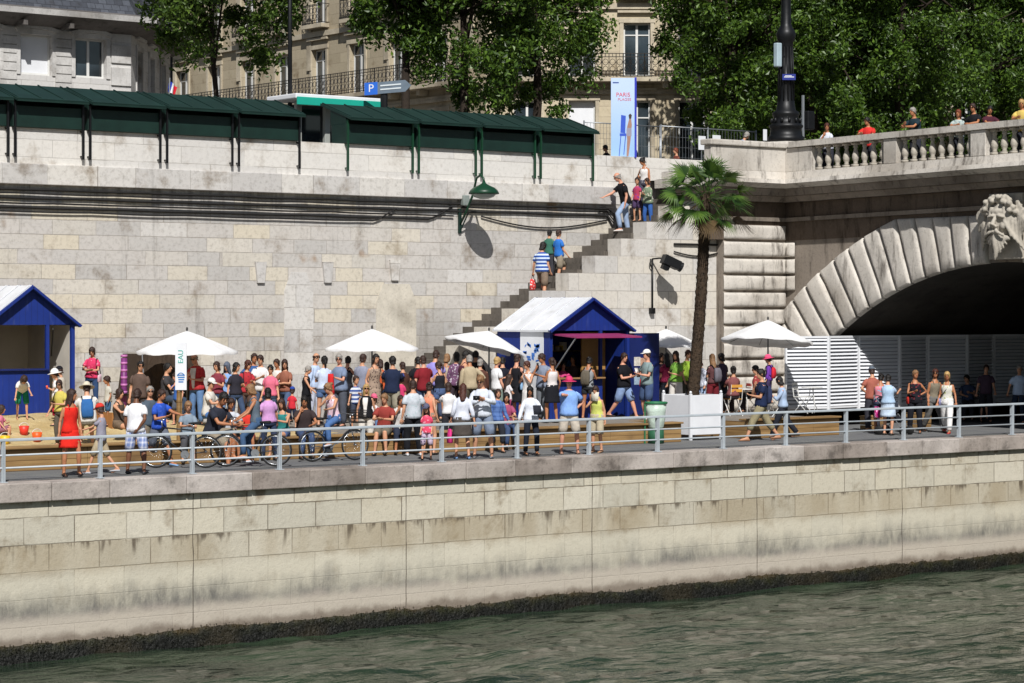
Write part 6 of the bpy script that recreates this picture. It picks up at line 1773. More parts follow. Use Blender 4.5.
    # banner on the parapet
    V = 12.2; a = pt(611, 158, V); u0 = U_at(611, V); ax = Vector((CT, -ST, 0)); nn = Vector((-ST, -CT, 0)); zt, zb = z_at(78, u0, V), 7.9
    t = thing('beach_banner', 'tall pale blue banner with red lettering and a figure by a blue chair', 'banner', (u0, V, 7.86))
    O = Vector((u0, V, 0)); Wb = .70
    X = lambda x, z, y=0: O + ax * x + nn * y + Vector((0, 0, z))
    g = NT('banner_print'); x = g.xyz(); c = g.ramp(g.smooth(x[2], .0, 2.3), [(0, '#8fb3da'), (1, '#b3c7e6')]); mban = g.out(c, .6)
    b = MB(); b.obox(X(Wb / 2, (zt + zb) / 2), ax * Wb / 2, nn * .015, Vector((0, 0, (zt - zb) / 2))); sh = b.build('panel', mban, t)
    b = MB(); b.obox(X(Wb + .03, (zt + zb) / 2), ax * .03, nn * .022, Vector((0, 0, (zt - zb) / 2 + .02))); b.build('edge', simple('#2633a8', .5, .1, 2, 0, name='banner_blue'), t)
    def ch(o): o.parent = sh; return o
    ch(text_mesh('PARIS', .17, X(.36, zt - .50, .018), ax, (0, 0, 1), simple('#c8484e', .6, .1, 3, 0, name='banner_red'), 'lettering', t)); ch(text_mesh('PLAGES', .12, X(.40, zt - .64, .018), ax, (0, 0, 1), simple('#c87078', .6, .1, 3, 0, name='banner_pink'), 'lettering', t))
    b = MB(); b.obox(X(.14, zt - .14, .017), ax * .09, nn * .001, Vector((0, 0, .018))); ch(b.build('mark', simple('#2f4a8a', .6, .1, 3, 0, name='banner_ink'), t))
    H = zb
    def poly(pl, col, nm, y=.017):
        b = MB(); b.add([X(px_, H + pz, y) for px_, pz in pl], [tuple(range(len(pl)))]); ch(b.build(nm, simple(col, .6, .1, 3, 0, name='print'), t, fixn=False))
    poly([(.28, .72), (.30, 1.25), (.44, 1.22), (.42, .70)], '#2d50b8', 'chair_print'); poly([(.26, .70), (.44, .70), (.50, .62), (.26, .62)], '#2d50b8', 'chair_print', .0175)
    for q in ((.28, .0), (.42, .06)): poly([(q[0], .62), (q[0] + .025, .62), (q[0] + .0 - .03, q[1]), (q[0] - .05, q[1])], '#2d50b8', 'chair_print', .018)
    poly([(.46, .02), (.52, .02), (.58, .5), (.60, .78), (.62, .95), (.60, 1.12), (.54, 1.14), (.50, .98), (.46, .8), (.48, .5)], '#9a7668', 'figure_print', .0185)
    poly([(.54, 1.13), (.60, 1.13), (.62, 1.24), (.57, 1.29), (.52, 1.24)], '#3b2a26', 'figure_print', .0186); poly([(.45, .62), (.61, .62), (.61, .86), (.47, .86)], '#8f8a9a', 'figure_print', .0187)
    # site fence on the street
    def fence(pxs, V, pyt, label, sheets=()):
        t = thing('mesh_fence', label, 'fence', (U_at(pxs[0], V), V, STZ), 'temporary metal fences')
        us = [U_at(q, V) for q in pxs]; zt = z_at(pyt, us[0], V)
        for u in us:
            b = MB(); b.tube([(u, V, STZ), (u, V, zt + .05)], .024, 8); b.build('post', M['steel'], t, True)
        b = MB()
        for z in (zt, STZ + .25): b.tube([(us[0], V, z), (us[-1], V, z)], .018, 6)
        b.build('rail', M['steel'], t, True)
        b = MB(); u = us[0]
        while u < us[-1]: b.bar((u, V + .01, STZ + .25), (u, V + .01, zt), .007); u += .13
        for k in range(1, 6): z = STZ + .25 + (zt - STZ - .25) * k / 6; b.bar((us[0], V + .02, z), (us[-1], V + .02, z), .007)
        b.build('mesh', M['steel'], t)
    fence([584, 622, 660], 14.5, 122, 'tall metal mesh fence behind the blue banner'); fence([661, 708, 756], 14.2, 126, 'metal mesh fence between the palm crown and the lamp post')
    for px, py, w, h, V, l in ((702, 143, .30, .44, 14.0, 'upright white paper sheet fixed on the metal fence'), (716.5, 139, .34, .24, 14.05, 'low white paper sheet beside the upright one on the metal fence'), (765, 135, .16, .36, 13.5, 'narrow white panel beside the foot of the black lamp post')):
        p = pt(px, py, V); t = thing('notice_sheet', l, 'notice', p); b = MB(); b.bbox(p.x - w / 2, p.x + w / 2, V - .01, V + .01, p.z - h / 2, p.z + h / 2, .004); b.build('sheet', M['white'], t)
        b = MB(); b.box(p.x - .015, p.x + .015, V + .012, V + .03, p.z - .6, p.z + h / 2); b.build('backing_strip', M['steel'], t)
    # ornate lamp post on the bridge corner
    u, v = U_at(786, 10.2), 10.2; t = thing('street_lamp', 'ornate black cast iron lamp post standing on the bridge corner', 'lamp post', (u, v, 8.2))
    b = MB(); b.lathe((u, v, 7.2), [(.80, 0), (.80, 1.02), (.72, 1.06), (.66, 1.24)], 8); b.build('plinth', M['bridge_pale'], t)
    b = MB(); z0 = 8.44
    b.lathe((u, v, z0), [(.56, 0), (.56, .16), (.50, .2), (.47, .42), (.52, .46), (.52, .52), (.42, .58), (.38, .78), (.42, .84), (.40, .92), (.30, .98), (.25, 1.3), (.22, 1.9), (.24, 1.95), (.21, 2.0), (.19, 2.9), (.22, 2.95), (.22, 3.05), (.27, 3.1), (.30, 3.3), (.26, 3.4), (.2, 3.5), (.16, 3.6), (.13, 5.2), (.2, 5.3)], 16); b.build('column', M['iron'], t, True)
    b = MB()
    for k in range(12):
        a = 2 * PI * k / 12; b.tube([(u + math.cos(a) * .255, v + math.sin(a) * .255, z0 + 1.25), (u + math.cos(a) * .205, v + math.sin(a) * .205, z0 + 2.9)], .022, 5)
        b.ell((u + math.cos(a) * .44, v + math.sin(a) * .44, z0 + .66), (.05, .05, .08), 6, 5)
    b.build('ornament', M['iron'], t, True)
    for s in (-1, 1):
        b = MB(); b.tube([(u, v, z0 + 5.2), (u + s * .5, v, z0 + 5.5), (u + s * .7, v, z0 + 5.8)], .04, 6); b.lathe((u + s * .7, v, z0 + 5.8), [(.06, 0), (.18, .45), (.2, .5), (.05, .65)], 8); b.build('lantern', M['iron'], t)
    p = pt(789, 77, v - .3); tt = thing('street_name_plate', 'small blue street name plate fixed to the black lamp post', 'sign', p); b = MB(); b.obox(p, ax * .20, nn * .012, (0, 0, .09)); b.build('plate', simple('#23307e', .4, .1, 2, 0, name='enamel'), tt)
    b = MB(); b.obox(p + nn * .014, ax * .15, nn * .001, (0, 0, .012)); b.obox(p + nn * .014 + Vector((0, 0, .035)) - ax * .02, ax * .1, nn * .001, (0, 0, .01)); b.build('lettering', M['white'], tt)
    p = pt(777.5, 55, v - .3); tt = thing('lamp_box', 'pale grey upright box strapped to the side of the black lamp post', 'box', p); b = MB(); b.bbox(p.x - .10, p.x + .10, v - .4, v - .22, p.z - .36, p.z + .36, .03); b.build('casing', simple('#9fb0b8', .5, .1, 2, .05, name='grey_box'), tt); b = MB(); b.box(p.x + .0, p.x + .3, v - .3, v - .2, p.z - .06, p.z + .0); b.build('strap', M['iron'], tt)
    # signal pole behind
    p = pt(803, 100, 12.5); t = thing('signal_pole', 'thin grey pole with black signal box behind the balustrade', 'traffic signal', (p.x, 12.5, 7.2)); b = MB(); b.tube([(p.x, 12.5, 7.2), (p.x, 12.5, p.z + .15)], .05, 8); b.build('pole', M['steel'], t); b = MB(); b.bbox(p.x + .02, p.x + .34, 12.3, 12.6, p.z - .95, p.z - .35, .04); b.build('signal_head', M['iron'], t)
    # bus shelter
    V = 16.5; a, c = U_at(281, V), U_at(366, V + .0); zt = z_at(98, a, V); t = thing('bus_shelter', 'bus shelter with white and turquoise roof between the bookstall rows', 'shelter', ((a + c) / 2, V, STZ))
    b = MB(); b.bbox(a, c, V - .8, V + .8, zt - .06, zt + .09, .03); b.build('roof', M['white'], t); b = MB(); b.bbox(a + .02, c - .02, V - .86, V - .805, zt - .24, zt - .01, .01); b.build('fascia', simple('#1fa08c', .4, .08, 2, 0, name='turquoise'), t)
    for x in (a + .5, (a + c) / 2, c - .5): b = MB(); b.bbox(x - .09, x + .09, V - .2, V - .05, STZ, zt - .065, .02); b.build('post', simple('#9a9d98', .5, .1, 2, .05, name='grey_post'), t)
    b = MB(); b.quad((a + .4, V + .7, STZ + .3), (c - .4, V + .7, STZ + .3), (c - .4, V + .7, zt - .1), (a + .4, V + .7, zt - .1)); b.build('back_pane', M['glass'], t, fixn=False)
    # news kiosk behind the second row
    a, c = U_at(345, 20), U_at(412, 20); t = thing('news_kiosk', 'dark green kiosk behind the bookstalls under the trees', 'kiosk', ((a + c) / 2, 21, STZ)); b = MB(); b.bbox(a, c, 20, 22.5, STZ, 9.3, .05); b.build('body', M['green'], t); b = MB(); b.bbox(a - .25, c + .25, 19.7, 22.8, 9.305, 9.5, .05); b.build('roof', M['green_lid'], t)
    b = MB(); b.box(a + .3, c - .3, 19.96, 19.995, STZ + 1, 9.0); b.build('window', M['glass'], t)
    # parked car, only its roof clears the parapet
    V = 18.5; u = U_at(334, V); t = thing('parked_car', 'small blue car whose roof shows between the two rows of bookstalls', 'car', (u, V, STZ))
    cm = simple('#1f3f8f', .25, .05, 2, 0, name='car_paint', spec=.6); Y = lambda y: V + y
    b = MB(); b.loft([[(u + x, Y(y * w), STZ + z) for y, z in ((-.8, .3), (-.85, .6), (-.8, .85), (.8, .85), (.85, .6), (.8, .3))] for x, w in ((-1.95, .85), (-1.8, 1), (1.6, 1), (1.85, .88))])
    b.loft([[(u + x, Y(y), STZ + z) for y, z in ((-w, .851), (-w * .84, zt_), (w * .84, zt_), (w, .851))] for x, w, zt_ in ((-1.5, .75, .87), (-.9, .76, 1.40), (.2, .77, 1.46), (.6, .77, 1.40), (1.2, .75, .87))])
    b.build('body', cm, t, True)
    b = MB(); b.loft([[(u + x, Y(-w), STZ + zz) for zz, w in ((.90, .775), (1.32, .70))] for x in (-.95, .6)], cap=False, closed=False); b.build('side_window', M['glass'], t, fixn=False)
    for x in (-1.2, 1.15):
        for y in (-.78, .78):
            b = MB(); b.lathe((0, 0, 0), [(0, -.09), (.27, -.09), (.30, -.05), (.30, .05), (.27, .09), (0, .09)], 18, cap=False); b.v = [(u + x + v[0], V + y + v[2], STZ + .30 + v[1]) for v in b.v]; b.build('wheel', M['tyre'], t, True)
    # road sign
    V = 15.0; p = pt(384, 88, V); t = thing('direction_sign', 'grey arrow shaped road sign with blue parking square on a dark post', 'road sign', (p.x, V, STZ)); b = MB(); b.tube([(p.x, V, STZ), (p.x, V, p.z + .1)], .11, 10); b.build('post', M['iron'], t)
    e1 = Vector((CT, -ST, 0)); sl = .085
    Q = lambda x, z, y=0: p + e1 * x + nn * (.14 + y) + Vector((0, 0, z + sl * x))
    b = MB(); pl = [(-.55, -.17), (.62, -.17), (.80, .0), (.62, .17), (-.55, .17)]
    b.add([Q(x, z) for x, z in pl] + [Q(x, z, -.05) for x, z in pl], [tuple(range(5)), tuple(range(9, 4, -1))] + [(i, 5 + i, 5 + (i + 1) % 5, (i + 1) % 5) for i in range(5)]); pn = b.build('panel', simple('#5d6b78', .5, .15, 4, .05, name='sign_grey'), t)
    b = MB(); b.add([Q(x, z, .012) for x, z in ((-.56, -.18), (-.18, -.18), (-.18, .18), (-.56, .18))], [(0, 1, 2, 3)]); o = b.build('symbol', simple('#1f5fc0', .4, .05, 2, 0, name='parking_blue'), t, fixn=False); o.parent = pn
    o = text_mesh('P', .32, Q(-.37, 0, .016), e1, (0, 0, 1), M['white'], 'lettering', t); o.parent = pn
    b = MB()
    for z in (.06, -.05): b.add([Q(x, zz, .012) for x, zz in ((-.1, z - .02), (.5, z - .02), (.5, z + .02), (-.1, z + .02))], [(0, 1, 2, 3)])
    o = b.build('text_line', simple('#c4ccd0', .5, .05, 2, 0, name='sign_text'), t, fixn=False); o.parent = pn
    # flag
    p = pt(167, 87, 36); t = thing('flag', 'small blue, white and red flag before the dark side of the pale corner building', 'flag', p); b = MB(); b.tube([p + Vector((0, 0, -3)), p + Vector((.12, 0, .35))], .025, 6); b.build('staff', M['steel'], t)
    for k, (col, nm) in enumerate((('#2238a0', 'blue_band'), ('#d8d8d8', 'white_band'), ('#c02030', 'red_band'))):
        b = MB(); b.loft([[p + Vector((.03 + .10 * (k + s), .05 * math.sin((k + s) * 3), -.15 - .05 * (k + s))), p + Vector((.12 + .10 * (k + s), .05 * math.sin((k + s) * 3 + 1), .25 - .08 * (k + s)))] for s in (0, .5, 1)], cap=False, closed=False); b.build(nm, cloth(col), t, fixn=False)
    # street pole behind the left row
    for px, V, top, l in ((290, 17, 60, 'plain dark street pole rising in front of the tan building'),):
        p = pt(px, 0, V); t = thing('street_pole', l, 'pole', (p.x, V, STZ)); b = MB(); b.tube([(p.x, V, STZ), (p.x, V, STZ + 9)], [.075, .05], 10); b.lathe((p.x, V, STZ), [(.14, 0), (.14, .4), (.08, .5)], 10); b.build('shaft', M['iron'], t, True); b = MB(); b.bbox(p.x - .05, p.x + .9, V - .1, V + .1, STZ + 8.9, STZ + 9.05, .03); b.build('lamp_head', M['iron'], t)
# ================================================================== WHO STANDS WHERE
def build_people():
    D = 'down'
    # --- sand, far left
    P('child in white top and green shorts bending over the sand beside the blue hut', 22, 382, 7.6, h=1.28, face=20, sex='c', top=('tee', '#d8d8d6'), bot=('bermuda', '#1f7a5c'), hair=('bob', 'brown'), lean=62, arms=((20, 6, 10, 0), (22, 6, 8, 0)), legs='bend', nod=30, shoes=None)
    P('small child in pink sitting on the sand at the left edge of the picture', 0, 405, 6.2, h=1.05, face=70, sex='c', top=('tee', '#c87088'), bot=('shorts', '#8a5a68'), hair=('bob', 'brown'), legs='floor', seat=.02, arms=('knees', 'low'))
    P('child in white hat and white shirt holding an orange bucket on the sand', 56, 383, 6.8, face=290, h=1.28, sex='c', top=('tee', '#dcdad8'), bot=('shorts', '#6b4a38'), hair=('short', 'brown'), hat=('sunhat', '#e6e4e0'), arms=('hold', 'hold'), bag=('cup', '#d8502a', 'orange red sand bucket held by the child in the white hat', -1))
    P('child in dark cap close behind the child with the white hat', 62, 384, 7.3, face=250, h=1.25, sex='c', top=('tee', '#b0a89c'), bot=('shorts', '#3a3a44'), hat=('cap', '#1c1c22'), arms=(D, 'hold'))
    P('person in yellow top with sunglasses just behind the woman in the red dress', 61, 391, 3.6, face=330, h=1.42, sex='f', top=('tee', '#c2b45a'), bot=('jeans', '#5a5348'), hair=('bob', 'brown'), glasses=True, arms=('hold', D), bag=('shoulder', '#a82434', 'red bag hanging beside the person in the yellow top', -1))
    P('woman in bright red sleeveless dress standing on the road by the railing', 70, 389, fy=477, face=25, sex='f', top=('dress', '#d0281e', None, '#fff', -.36), bot=None, hair=('long', 'brown'), skin='tan', arms=('loose', (-4, 8, 20, 10)), legs='relax', shoes='#2a1a18', yaw=15)
    P('woman in pink top with crossed arms standing before the wall beside the left hut', 92, 347, 9.8, face=350, sex='f', top=('tee', '#cc3a62', 'print', '#e88aa0'), bot=('jeans', '#2e4468'), hair=('bob', 'brown'), arms=('crossed', 'crossed'), nod=16, z=.86, bag=('shoulder', '#d8b8c6', 'pale pink bag on the shoulder of the woman with crossed arms', 1))
    P('man in pale brimmed hat and white shirt seated on the deck edge', 88, 386, 4.2, face=195, h=1.72, seat=.42, legs='sit', top=('tee', '#d6d4cf'), bot=('shorts', '#8a8478'), hair=('short', 'brown'), hat=('sunhat', '#c9c0ac'), arms=('knees', 'knees'), lean=12, bag=('backpack', '#2f6098', 'blue backpack on the back of the man in the pale brimmed hat'))
    P('boy in red cap and grey tee walking beside the railing', 101, 404, fy=474, face=265, sex='c', top=('tee', '#8d8b98'), bot=('bermuda', '#a89a80'), hair=('short', 'brown'), hat=('cap', '#c83a30'), legs='walk', arms=('reach', 'low'), shoes='#a8aab0')
    P('woman with bare knees seated on the sand beside the purple column', 119, 400, 4.6, face=60, h=1.62, sex='f', seat=.3, legs='sit', top=('tank', '#4a4038'), bot=('short', '#6a5a4a'), hair=('bob', 'brown'), arms=('knees', 'knees'))
    # --- left middle
    P('young man in white tee and blue plaid shorts seen from behind at the railing', 136, 389, fy=478, face=175, top=('tee', '#d9dade'), bot=('bermuda', '#7c8fc0', 'plaid', '#d8dcea'), hair=('short', 'brown'), skin='brown', arms=('loose', 'back'), legs='apart', shoes='#22242a')
    P('dark haired person in sunglasses behind the young man in the white tee', 139, 380, 5.6, face=10, h=1.66, top=('tee', '#5a4a42'), bot=('trousers', '#3a3432'), hair=('short', 'black'), glasses=True)
    P('grey haired man in sunglasses and dark slate tee', 149, 386, 3.4, face=40, h=1.70, z=.0, top=('tee', '#4a5662'), bot=('shorts', '#6e6658'), hair=('short', 'grey'), glasses=True, arms=('low', D))
    P('teenager in royal blue tee turned to the right', 159, 389, 3.0, face=50, h=1.64, z=0, top=('tee', '#2a4fb0', 'print', '#3f5fbe'), bot=('bermuda', '#5f6470'), hair=('short', 'brown'), skin='tan', legs='walk', arms=('reach', 'hold'), shoes='#7aa0c8')
    P('dark haired person seated in front of the windbreak tent', 166, 391, 8.0, face=80, h=1.7, seat=.45, legs='sit', top=('tee', '#3c3a3c'), bot=('jeans', '#3a4658'), hair=('short', 'black'), arms=('knees', 'knees'))
    P('bald man in open red shirt standing under the leftmost parasol', 197, 354, 8.6, face=335, top=('open', '#b83a3c', 'plaid', '#a02c34'), bot=('jeans', '#5a78a0'), hair=('fringe', 'grey'), skin='pink', glasses=True, arms=('hold', 'hold'), nod=12)
    P('woman in blue tunic and grey headscarf holding up a phone', 227, 362, 7.6, face=330, sex='f', top=('long', '#7f9fd0'), bot=('jeans', '#6f8db4'), hair=('bob', 'black'), hat=('scarf', '#59606f'), arms=((35, 20, 110, 10), 'phone'), bag=('phone', '#141418', 'dark phone held up by the woman in the headscarf', -1))
    P('woman in sunglasses with red scarf and brown trousers', 246, 360, 8.2, face=20, sex='f', top=('tee', '#a83038', 'print', '#5a2a2c'), bot=('trousers', '#54423a'), hair=('bob', 'auburn'), glasses=True, arms=('hold', 'hips'), bag=('shoulder', '#b4aaa4', 'pale grey handbag of the woman with the red scarf', -1))
    P('man in white tee with dark strap looking over the crowd', 261, 355, 8.6, face=20, top=('tee', '#d6d4d4'), bot=('jeans', '#4a5870'), hair=('short', 'brown'), arms=(D, 'hold'), bag=('cross', '#2a2c30', 'dark cross body bag of the man in the white tee', 1))
    P('man in loose white shirt beside the two taller white topped people by the wall', 278, 359, 9.4, face=330, top=('long', '#d4cfc6'), bot=('trousers', '#8a8478'), hair=('short', 'brown'), skin='tan', arms=('hold', D))
    P('woman in pink top with dark sunglasses in the middle of the left group', 270, 365, 7.0, face=350, sex='f', top=('tee', '#d06a82'), bot=('jeans', '#39465a'), hair=('short', 'black'), glasses=True, wide=1.1)
    P('man in dark tee sitting with knees drawn up on the deck edge', 212, 401, DV + .1, z=0, face=60, h=1.72, seat=.5, legs=((95, 6, 100), (70, 10, 60)), top=('tee', '#2a2d38'), bot=('bermuda', '#8a8070'), hair=('short', 'black'), skin='tan', arms=((30, 8, 62, 40), (36, 8, 55, 45)), lean=18, nod=22)
    P('person in white cap seated behind the man with drawn up knees', 208, 400, 4.8, face=60, h=1.66, seat=.45, legs='sit', top=('tee', '#c8c4bc'), bot=('jeans', '#4a70a8'), hat=('cap', '#dedcd8'), arms=('knees', 'knees'))
    P('boy in red tee seated facing the road', 248, 404, DV + .1, z=0, face=10, h=1.45, sex='c', seat=.5, legs='sit', top=('tee', '#c8382e'), bot=('shorts', '#7a3a34'), hair=('short', 'black'), skin='tan', arms=('knees', 'knees'))
    P('woman in grey tank top and sunglasses astride the dark bicycle', 256, 387, 1.55, face=290, h=1.70, sex='f', seat=.86, legs=((48, 6, 50), (20, 8, 30)), top=('tank', '#5a6672'), bot=('jeans', '#3f5878'), hair=('bob', 'fair'), glasses=True, skin='tan', arms=((34, 12, 14, 0), (30, 12, 20, 0)), lean=8, yaw=30, shoes='#c0c4cc')
    P('person in lilac tee behind the woman on the dark bicycle', 269, 386, 3.0, face=200, h=1.62, z=0, sex='f', top=('tee', '#c08fc0'), bot=('jeans', '#2f3a52'), hair=('bob', 'black'), wide=1.05)
    P('small boy in red tee and blue cap seen from behind', 292, 387, 7.2, face=185, sex='c', top=('tee', '#c02e3c'), bot=('bermuda', '#23283c'), hat=('cap', '#2a4596'), hair=('short', 'brown'), arms=('loose', 'loose'))
    # --- centre left
    P('bald man in pale blue shirt and sunglasses by the wall', 314, 353, 9.0, face=60, top=('long', '#aebfda'), bot=('trousers', '#b8bccb'), hair=('fringe', 'brown'), glasses=True, arms=('hold', 'loose'))
    P('woman in long black dress turned to the right', 306, 366, 8.0, face=75, sex='f', top=('dress', '#16161a', None, '#fff', -.78), bot=None, hair=('short', 'grey'), arms=('hold', 'low'))
    P('woman in pale tee and denim shorts seen from behind with tied dark hair', 324, 356, 7.4, face=195, sex='f', top=('tee', '#b8c4da'), bot=('short', '#4a6288'), hair=('pony', 'black'), arms=('hold', 'low'))
    P('grey haired man in blue grey polo with sunglasses carrying a red jacket', 340, 354, 7.0, face=330, top=('polo', '#75839c'), bot=('trousers', '#4a4e58'), hair=('short', 'grey'), skin='pink', glasses=True, arms=('hold', 'hold'), wide=1.1, bag=('cloth', '#c42a2c', 'red jacket draped over the arm of the man in the polo shirt', 1))
    P('woman in pink and white top sitting on the bicycle with the dark basket', 334, 385, 2.05, face=330, h=1.66, sex='f', seat=.86, legs='cycle', top=('tank', '#d8b8c4', 'print', '#e8dde2'), bot=('jeans', '#4a6a9a'), hair=('bun', 'fair'), glasses=True, arms=((50, 10, 25, 5), 'phone'), lean=8, shoes='#b8bcc4')
    P('man in grey tee with short hair behind the woman in the floral dress', 362, 354, 8.6, face=140, top=('tee', '#85899a'), bot=('jeans', '#aab0c0'), hair=('short', 'brown'))
    P('woman in beige floral dress with dark hair near the second parasol', 374, 354, 7.6, face=30, sex='f', top=('dress', '#9a8676', 'floral', '#5a4a44', -.74), bot=None, hair=('bob', 'black'), arms=('hold', 'loose'), bag=('shoulder', '#3a2c24', 'brown bag of the woman in the floral dress', 1))
    P('blonde woman in black waistcoat and white trousers standing on the road', 366, 384, fy=452, face=5, sex='f', top=('vest', '#17171b'), bot=('trousers', '#cfcac2'), hair=('long', 'blond'), glasses=True, arms=('loose', 'loose'), bag=('cloth', '#5a749a', 'denim jacket hanging in front of the woman in the black waistcoat', 1))
    P('child in pink cap and white top next to the blonde woman in black', 374, 388, 4.6, face=350, sex='c', top=('tee', '#d8d2d4'), bot=('shorts', '#c06a80'), hat=('cap', '#d0607e'), hair=('bob', 'brown'), z=.0, h=1.35)
    P('person in sea green top partly hidden behind the woman in the floral dress', 387, 362, 9.4, face=160, sex='f', top=('tee', '#5fa48c'), bot=('trousers', '#3a4440'), hair=('bob', 'black'))
    P('person in brown jacket standing left of the man in the black tee', 402, 362, 8.2, face=200, sex='f', top=('jacket', '#4a3028', None, '#fff', 0, 0, 0, 0, 0), bot=('trousers', '#2a2420'), hair=('short', 'brown'), wide=1.15)
    P('man in black tee seen from behind in the queue', 417, 357, 8.4, face=190, top=('tee', '#1b1b20'), bot=('jeans', '#39435a'), hair=('short', 'black'), wide=1.08)
    P('man in lavender tee seen from behind, tallest in the queue', 435, 350.5, 8.4, face=175, top=('tee', '#8f86c8'), bot=('jeans', '#45506a'), hair=('short', 'brown'), wide=1.1)
    P('woman with tanned shoulders right of the man in the lavender tee', 445, 354, 9.2, face=150, sex='f', top=('tank', '#a89a8c'), bot=('trousers', '#6a5a4c'), hair=('bob', 'fair'), skin='tan')
    P('child in pink top and blue cap in the queue', 401, 380, 6.2, face=160, sex='c', top=('tee', '#c43a68'), bot=('shorts', '#5a3a48'), hat=('cap', '#3f4f98'), hair=('bob', 'brown'), h=1.32)
    P('man in light grey tee and black trousers seen from behind on the road', 413, 380, fy=456, face=200, top=('tee', '#b9bfc6', 'print', '#a4b4b8'), bot=('trousers', '#17181d'), hair=('short', 'brown'), arms=('loose', 'pocket'), shoes='#b4b6b8')
    P('woman in salmon tank top with sunglasses turned away, on the road', 429, 384, 2.6, face=150, h=1.68, sex='f', z=0, top=('tank', '#d4866a'), bot=('short', '#8a7a6c'), hair=('bun', 'brown'), glasses=True, arms=('low', 'loose'), wide=1.1)
    P('little girl in pink tee and flowered shorts by the railing', 427, 404, fy=460, face=5, sex='c', top=('tee', '#d84a68', 'print', '#e8a0b0'), bot=('bermuda', '#b8a8bc', 'floral', '#5a4a68'), hat=('cap', '#5a5a70'), hair=('long', 'brown'), arms=('loose', 'loose'))
    P('woman in white top between the salmon tank top and the auburn haired woman', 449, 388, 4.4, face=200, h=1.6, z=0, sex='f', top=('tee', '#d6d6d8'), bot=('trousers', '#2a2a30'), hair=('bob', 'brown'), arms=('reach', D))
    P('woman with long auburn hair in white top and black skirt seen from behind', 462, 384, fy=461, face=190, sex='f', top=('blouse', '#c9cdd8'), bot=('skirt', '#4a4440'), hair=('long', 'auburn'), arms=('loose', 'loose'), shoes='#5f7fa8', bag=('carrier', '#d03a80', 'bright pink bag in the hand of the woman with long auburn hair', 1))
    P('woman with colourful scarf in the queue near the foot of the stairs', 455, 352, 9.0, face=200, sex='f', top=('jacket', '#6a4a66', 'print', '#b0a8b0', 0, 0, 0, 0), bot=('trousers', '#3a3038'), hair=('bob', 'black'))
    P('woman in maroon top with bare arms in the queue', 463, 351, 8.4, face=110, sex='f', top=('tank', '#4f2a34'), bot=('trousers', '#3a2a30'), hair=('short', 'black'), wide=1.1)
    P('dark haired person against the wall left of the tilted parasol pole', 476, 351, 9.6, face=190, top=('tee', '#2a2628'), bot=('trousers', '#2a2628'), hair=('short', 'black'))
    P('grey haired person in brown shirt seen from behind near the tilted parasol', 480, 359, 7.8, face=185, top=('long', '#55382f'), bot=('trousers', '#3a3330'), hair=('short', 'grey'), wide=1.12)
    # --- centre
    P('man in pale shirt and sunglasses holding a black camera at the railing', 483, 375, fy=459, face=358, top=('long', '#c6ccd6'), bot=('bermuda', '#737f94'), hair=('short', 'fair'), glasses=True, arms=('camera', 'camera'), legs='apart', nod=14, shoes='#6a6e74', bag=('camera', '#141416', 'black camera held by the man in the pale shirt', 1))
    P('person in blue plaid shirt partly hidden behind the man with the camera', 497, 392, 2.2, face=20, h=1.5, z=0, sex='f', top=('long', '#5a78b0', 'plaid', '#3a558a'), bot=('capri', '#2a2c34'), hair=('bob', 'brown'))
    P('blond man in white tee and green grey shorts seen from the side', 497, 357, 6.6, face=120, top=('tee', '#d8d8da'), bot=('bermuda', '#79887e'), hair=('short', 'blond'), skin='pink', arms=('hold', 'loose'), shoes='#4a4a50', legs='relax')
    P('man in dark clothes just behind the blond man in white', 502, 357, 7.6, face=200, top=('tee', '#1d1f2a'), bot=('trousers', '#20242f'), hair=('short', 'black'))
    P('woman in short black dress with pale blue bag by the hut wall', 517, 354, 6.6, face=140, sex='f', top=('dress', '#1a1a1f', None, '#fff', -.44), bot=None, hair=('bun', 'brown'), skin='pink', arms=('loose', 'hips'), bag=('shoulder', '#8aaed0', 'pale blue bag of the woman in the black dress', -1))
    P('woman in white dress and sunglasses eating beside the hut', 528, 361, 6.2, face=320, sex='f', top=('dress', '#dad8d6', None, '#fff', -.66), bot=None, hair=('short', 'auburn'), glasses=True, arms=('phone', 'hold'))
    P('man in grey shirt and sunglasses with a phone at his ear near the hut corner', 543, 353.5, 6.2, face=320, top=('polo', '#7d8698'), bot=('trousers', '#6a6e74'), hair=('short', 'brown'), skin='tan', glasses=True, arms=('hold', 'phone'), bag=('phone', '#18181c', 'phone held to the ear of the man in the grey shirt', -1))
    P('woman in white top and black skirt standing at the hut corner', 552, 357.5, 5.6, face=215, sex='f', top=('tank', '#cfc9c8'), bot=('skirt', '#191a20'), hair=('pony', 'brown'), skin='tan', arms=('hold', 'loose'))
    P('woman in white long sleeved top and dark jeans standing on the road alone', 531, 386, fy=456, face=20, sex='f', top=('long', '#d6dae4'), bot=('jeans', '#1f2430'), hair=('long', 'black'), skin='tan', arms=('camera', (12, 24, 10, 0)), legs='relax', bag=('paper', '#2a2c34', 'small dark purse held by the woman in the white long sleeved top', 1))
    P('man in pink hat and pale blue shirt shading his eyes at the railing', 569, 377, fy=455, face=5, top=('tee', '#7fa3dc'), bot=('bermuda', '#b6ada0'), hair=('short', 'brown'), hat=('sunhat', '#c83a68'), skin='pink', arms=('hips', 'shade'), legs='apart', wide=1.12, shoes='#8a6a58')
    P('woman in lime yellow tank top and beige shorts beside the man in the pink hat', 597, 386, fy=455, face=330, sex='f', top=('tank', '#c5ca6a'), bot=('bermuda', '#b0a58e'), hair=('bob', 'brown'), arms=('loose', 'phone'), wide=1.1, shoes='#9a7a60', bag=('paper', '#c8c2b4', 'pale folded leaflet held by the woman in the lime tank top', -1))
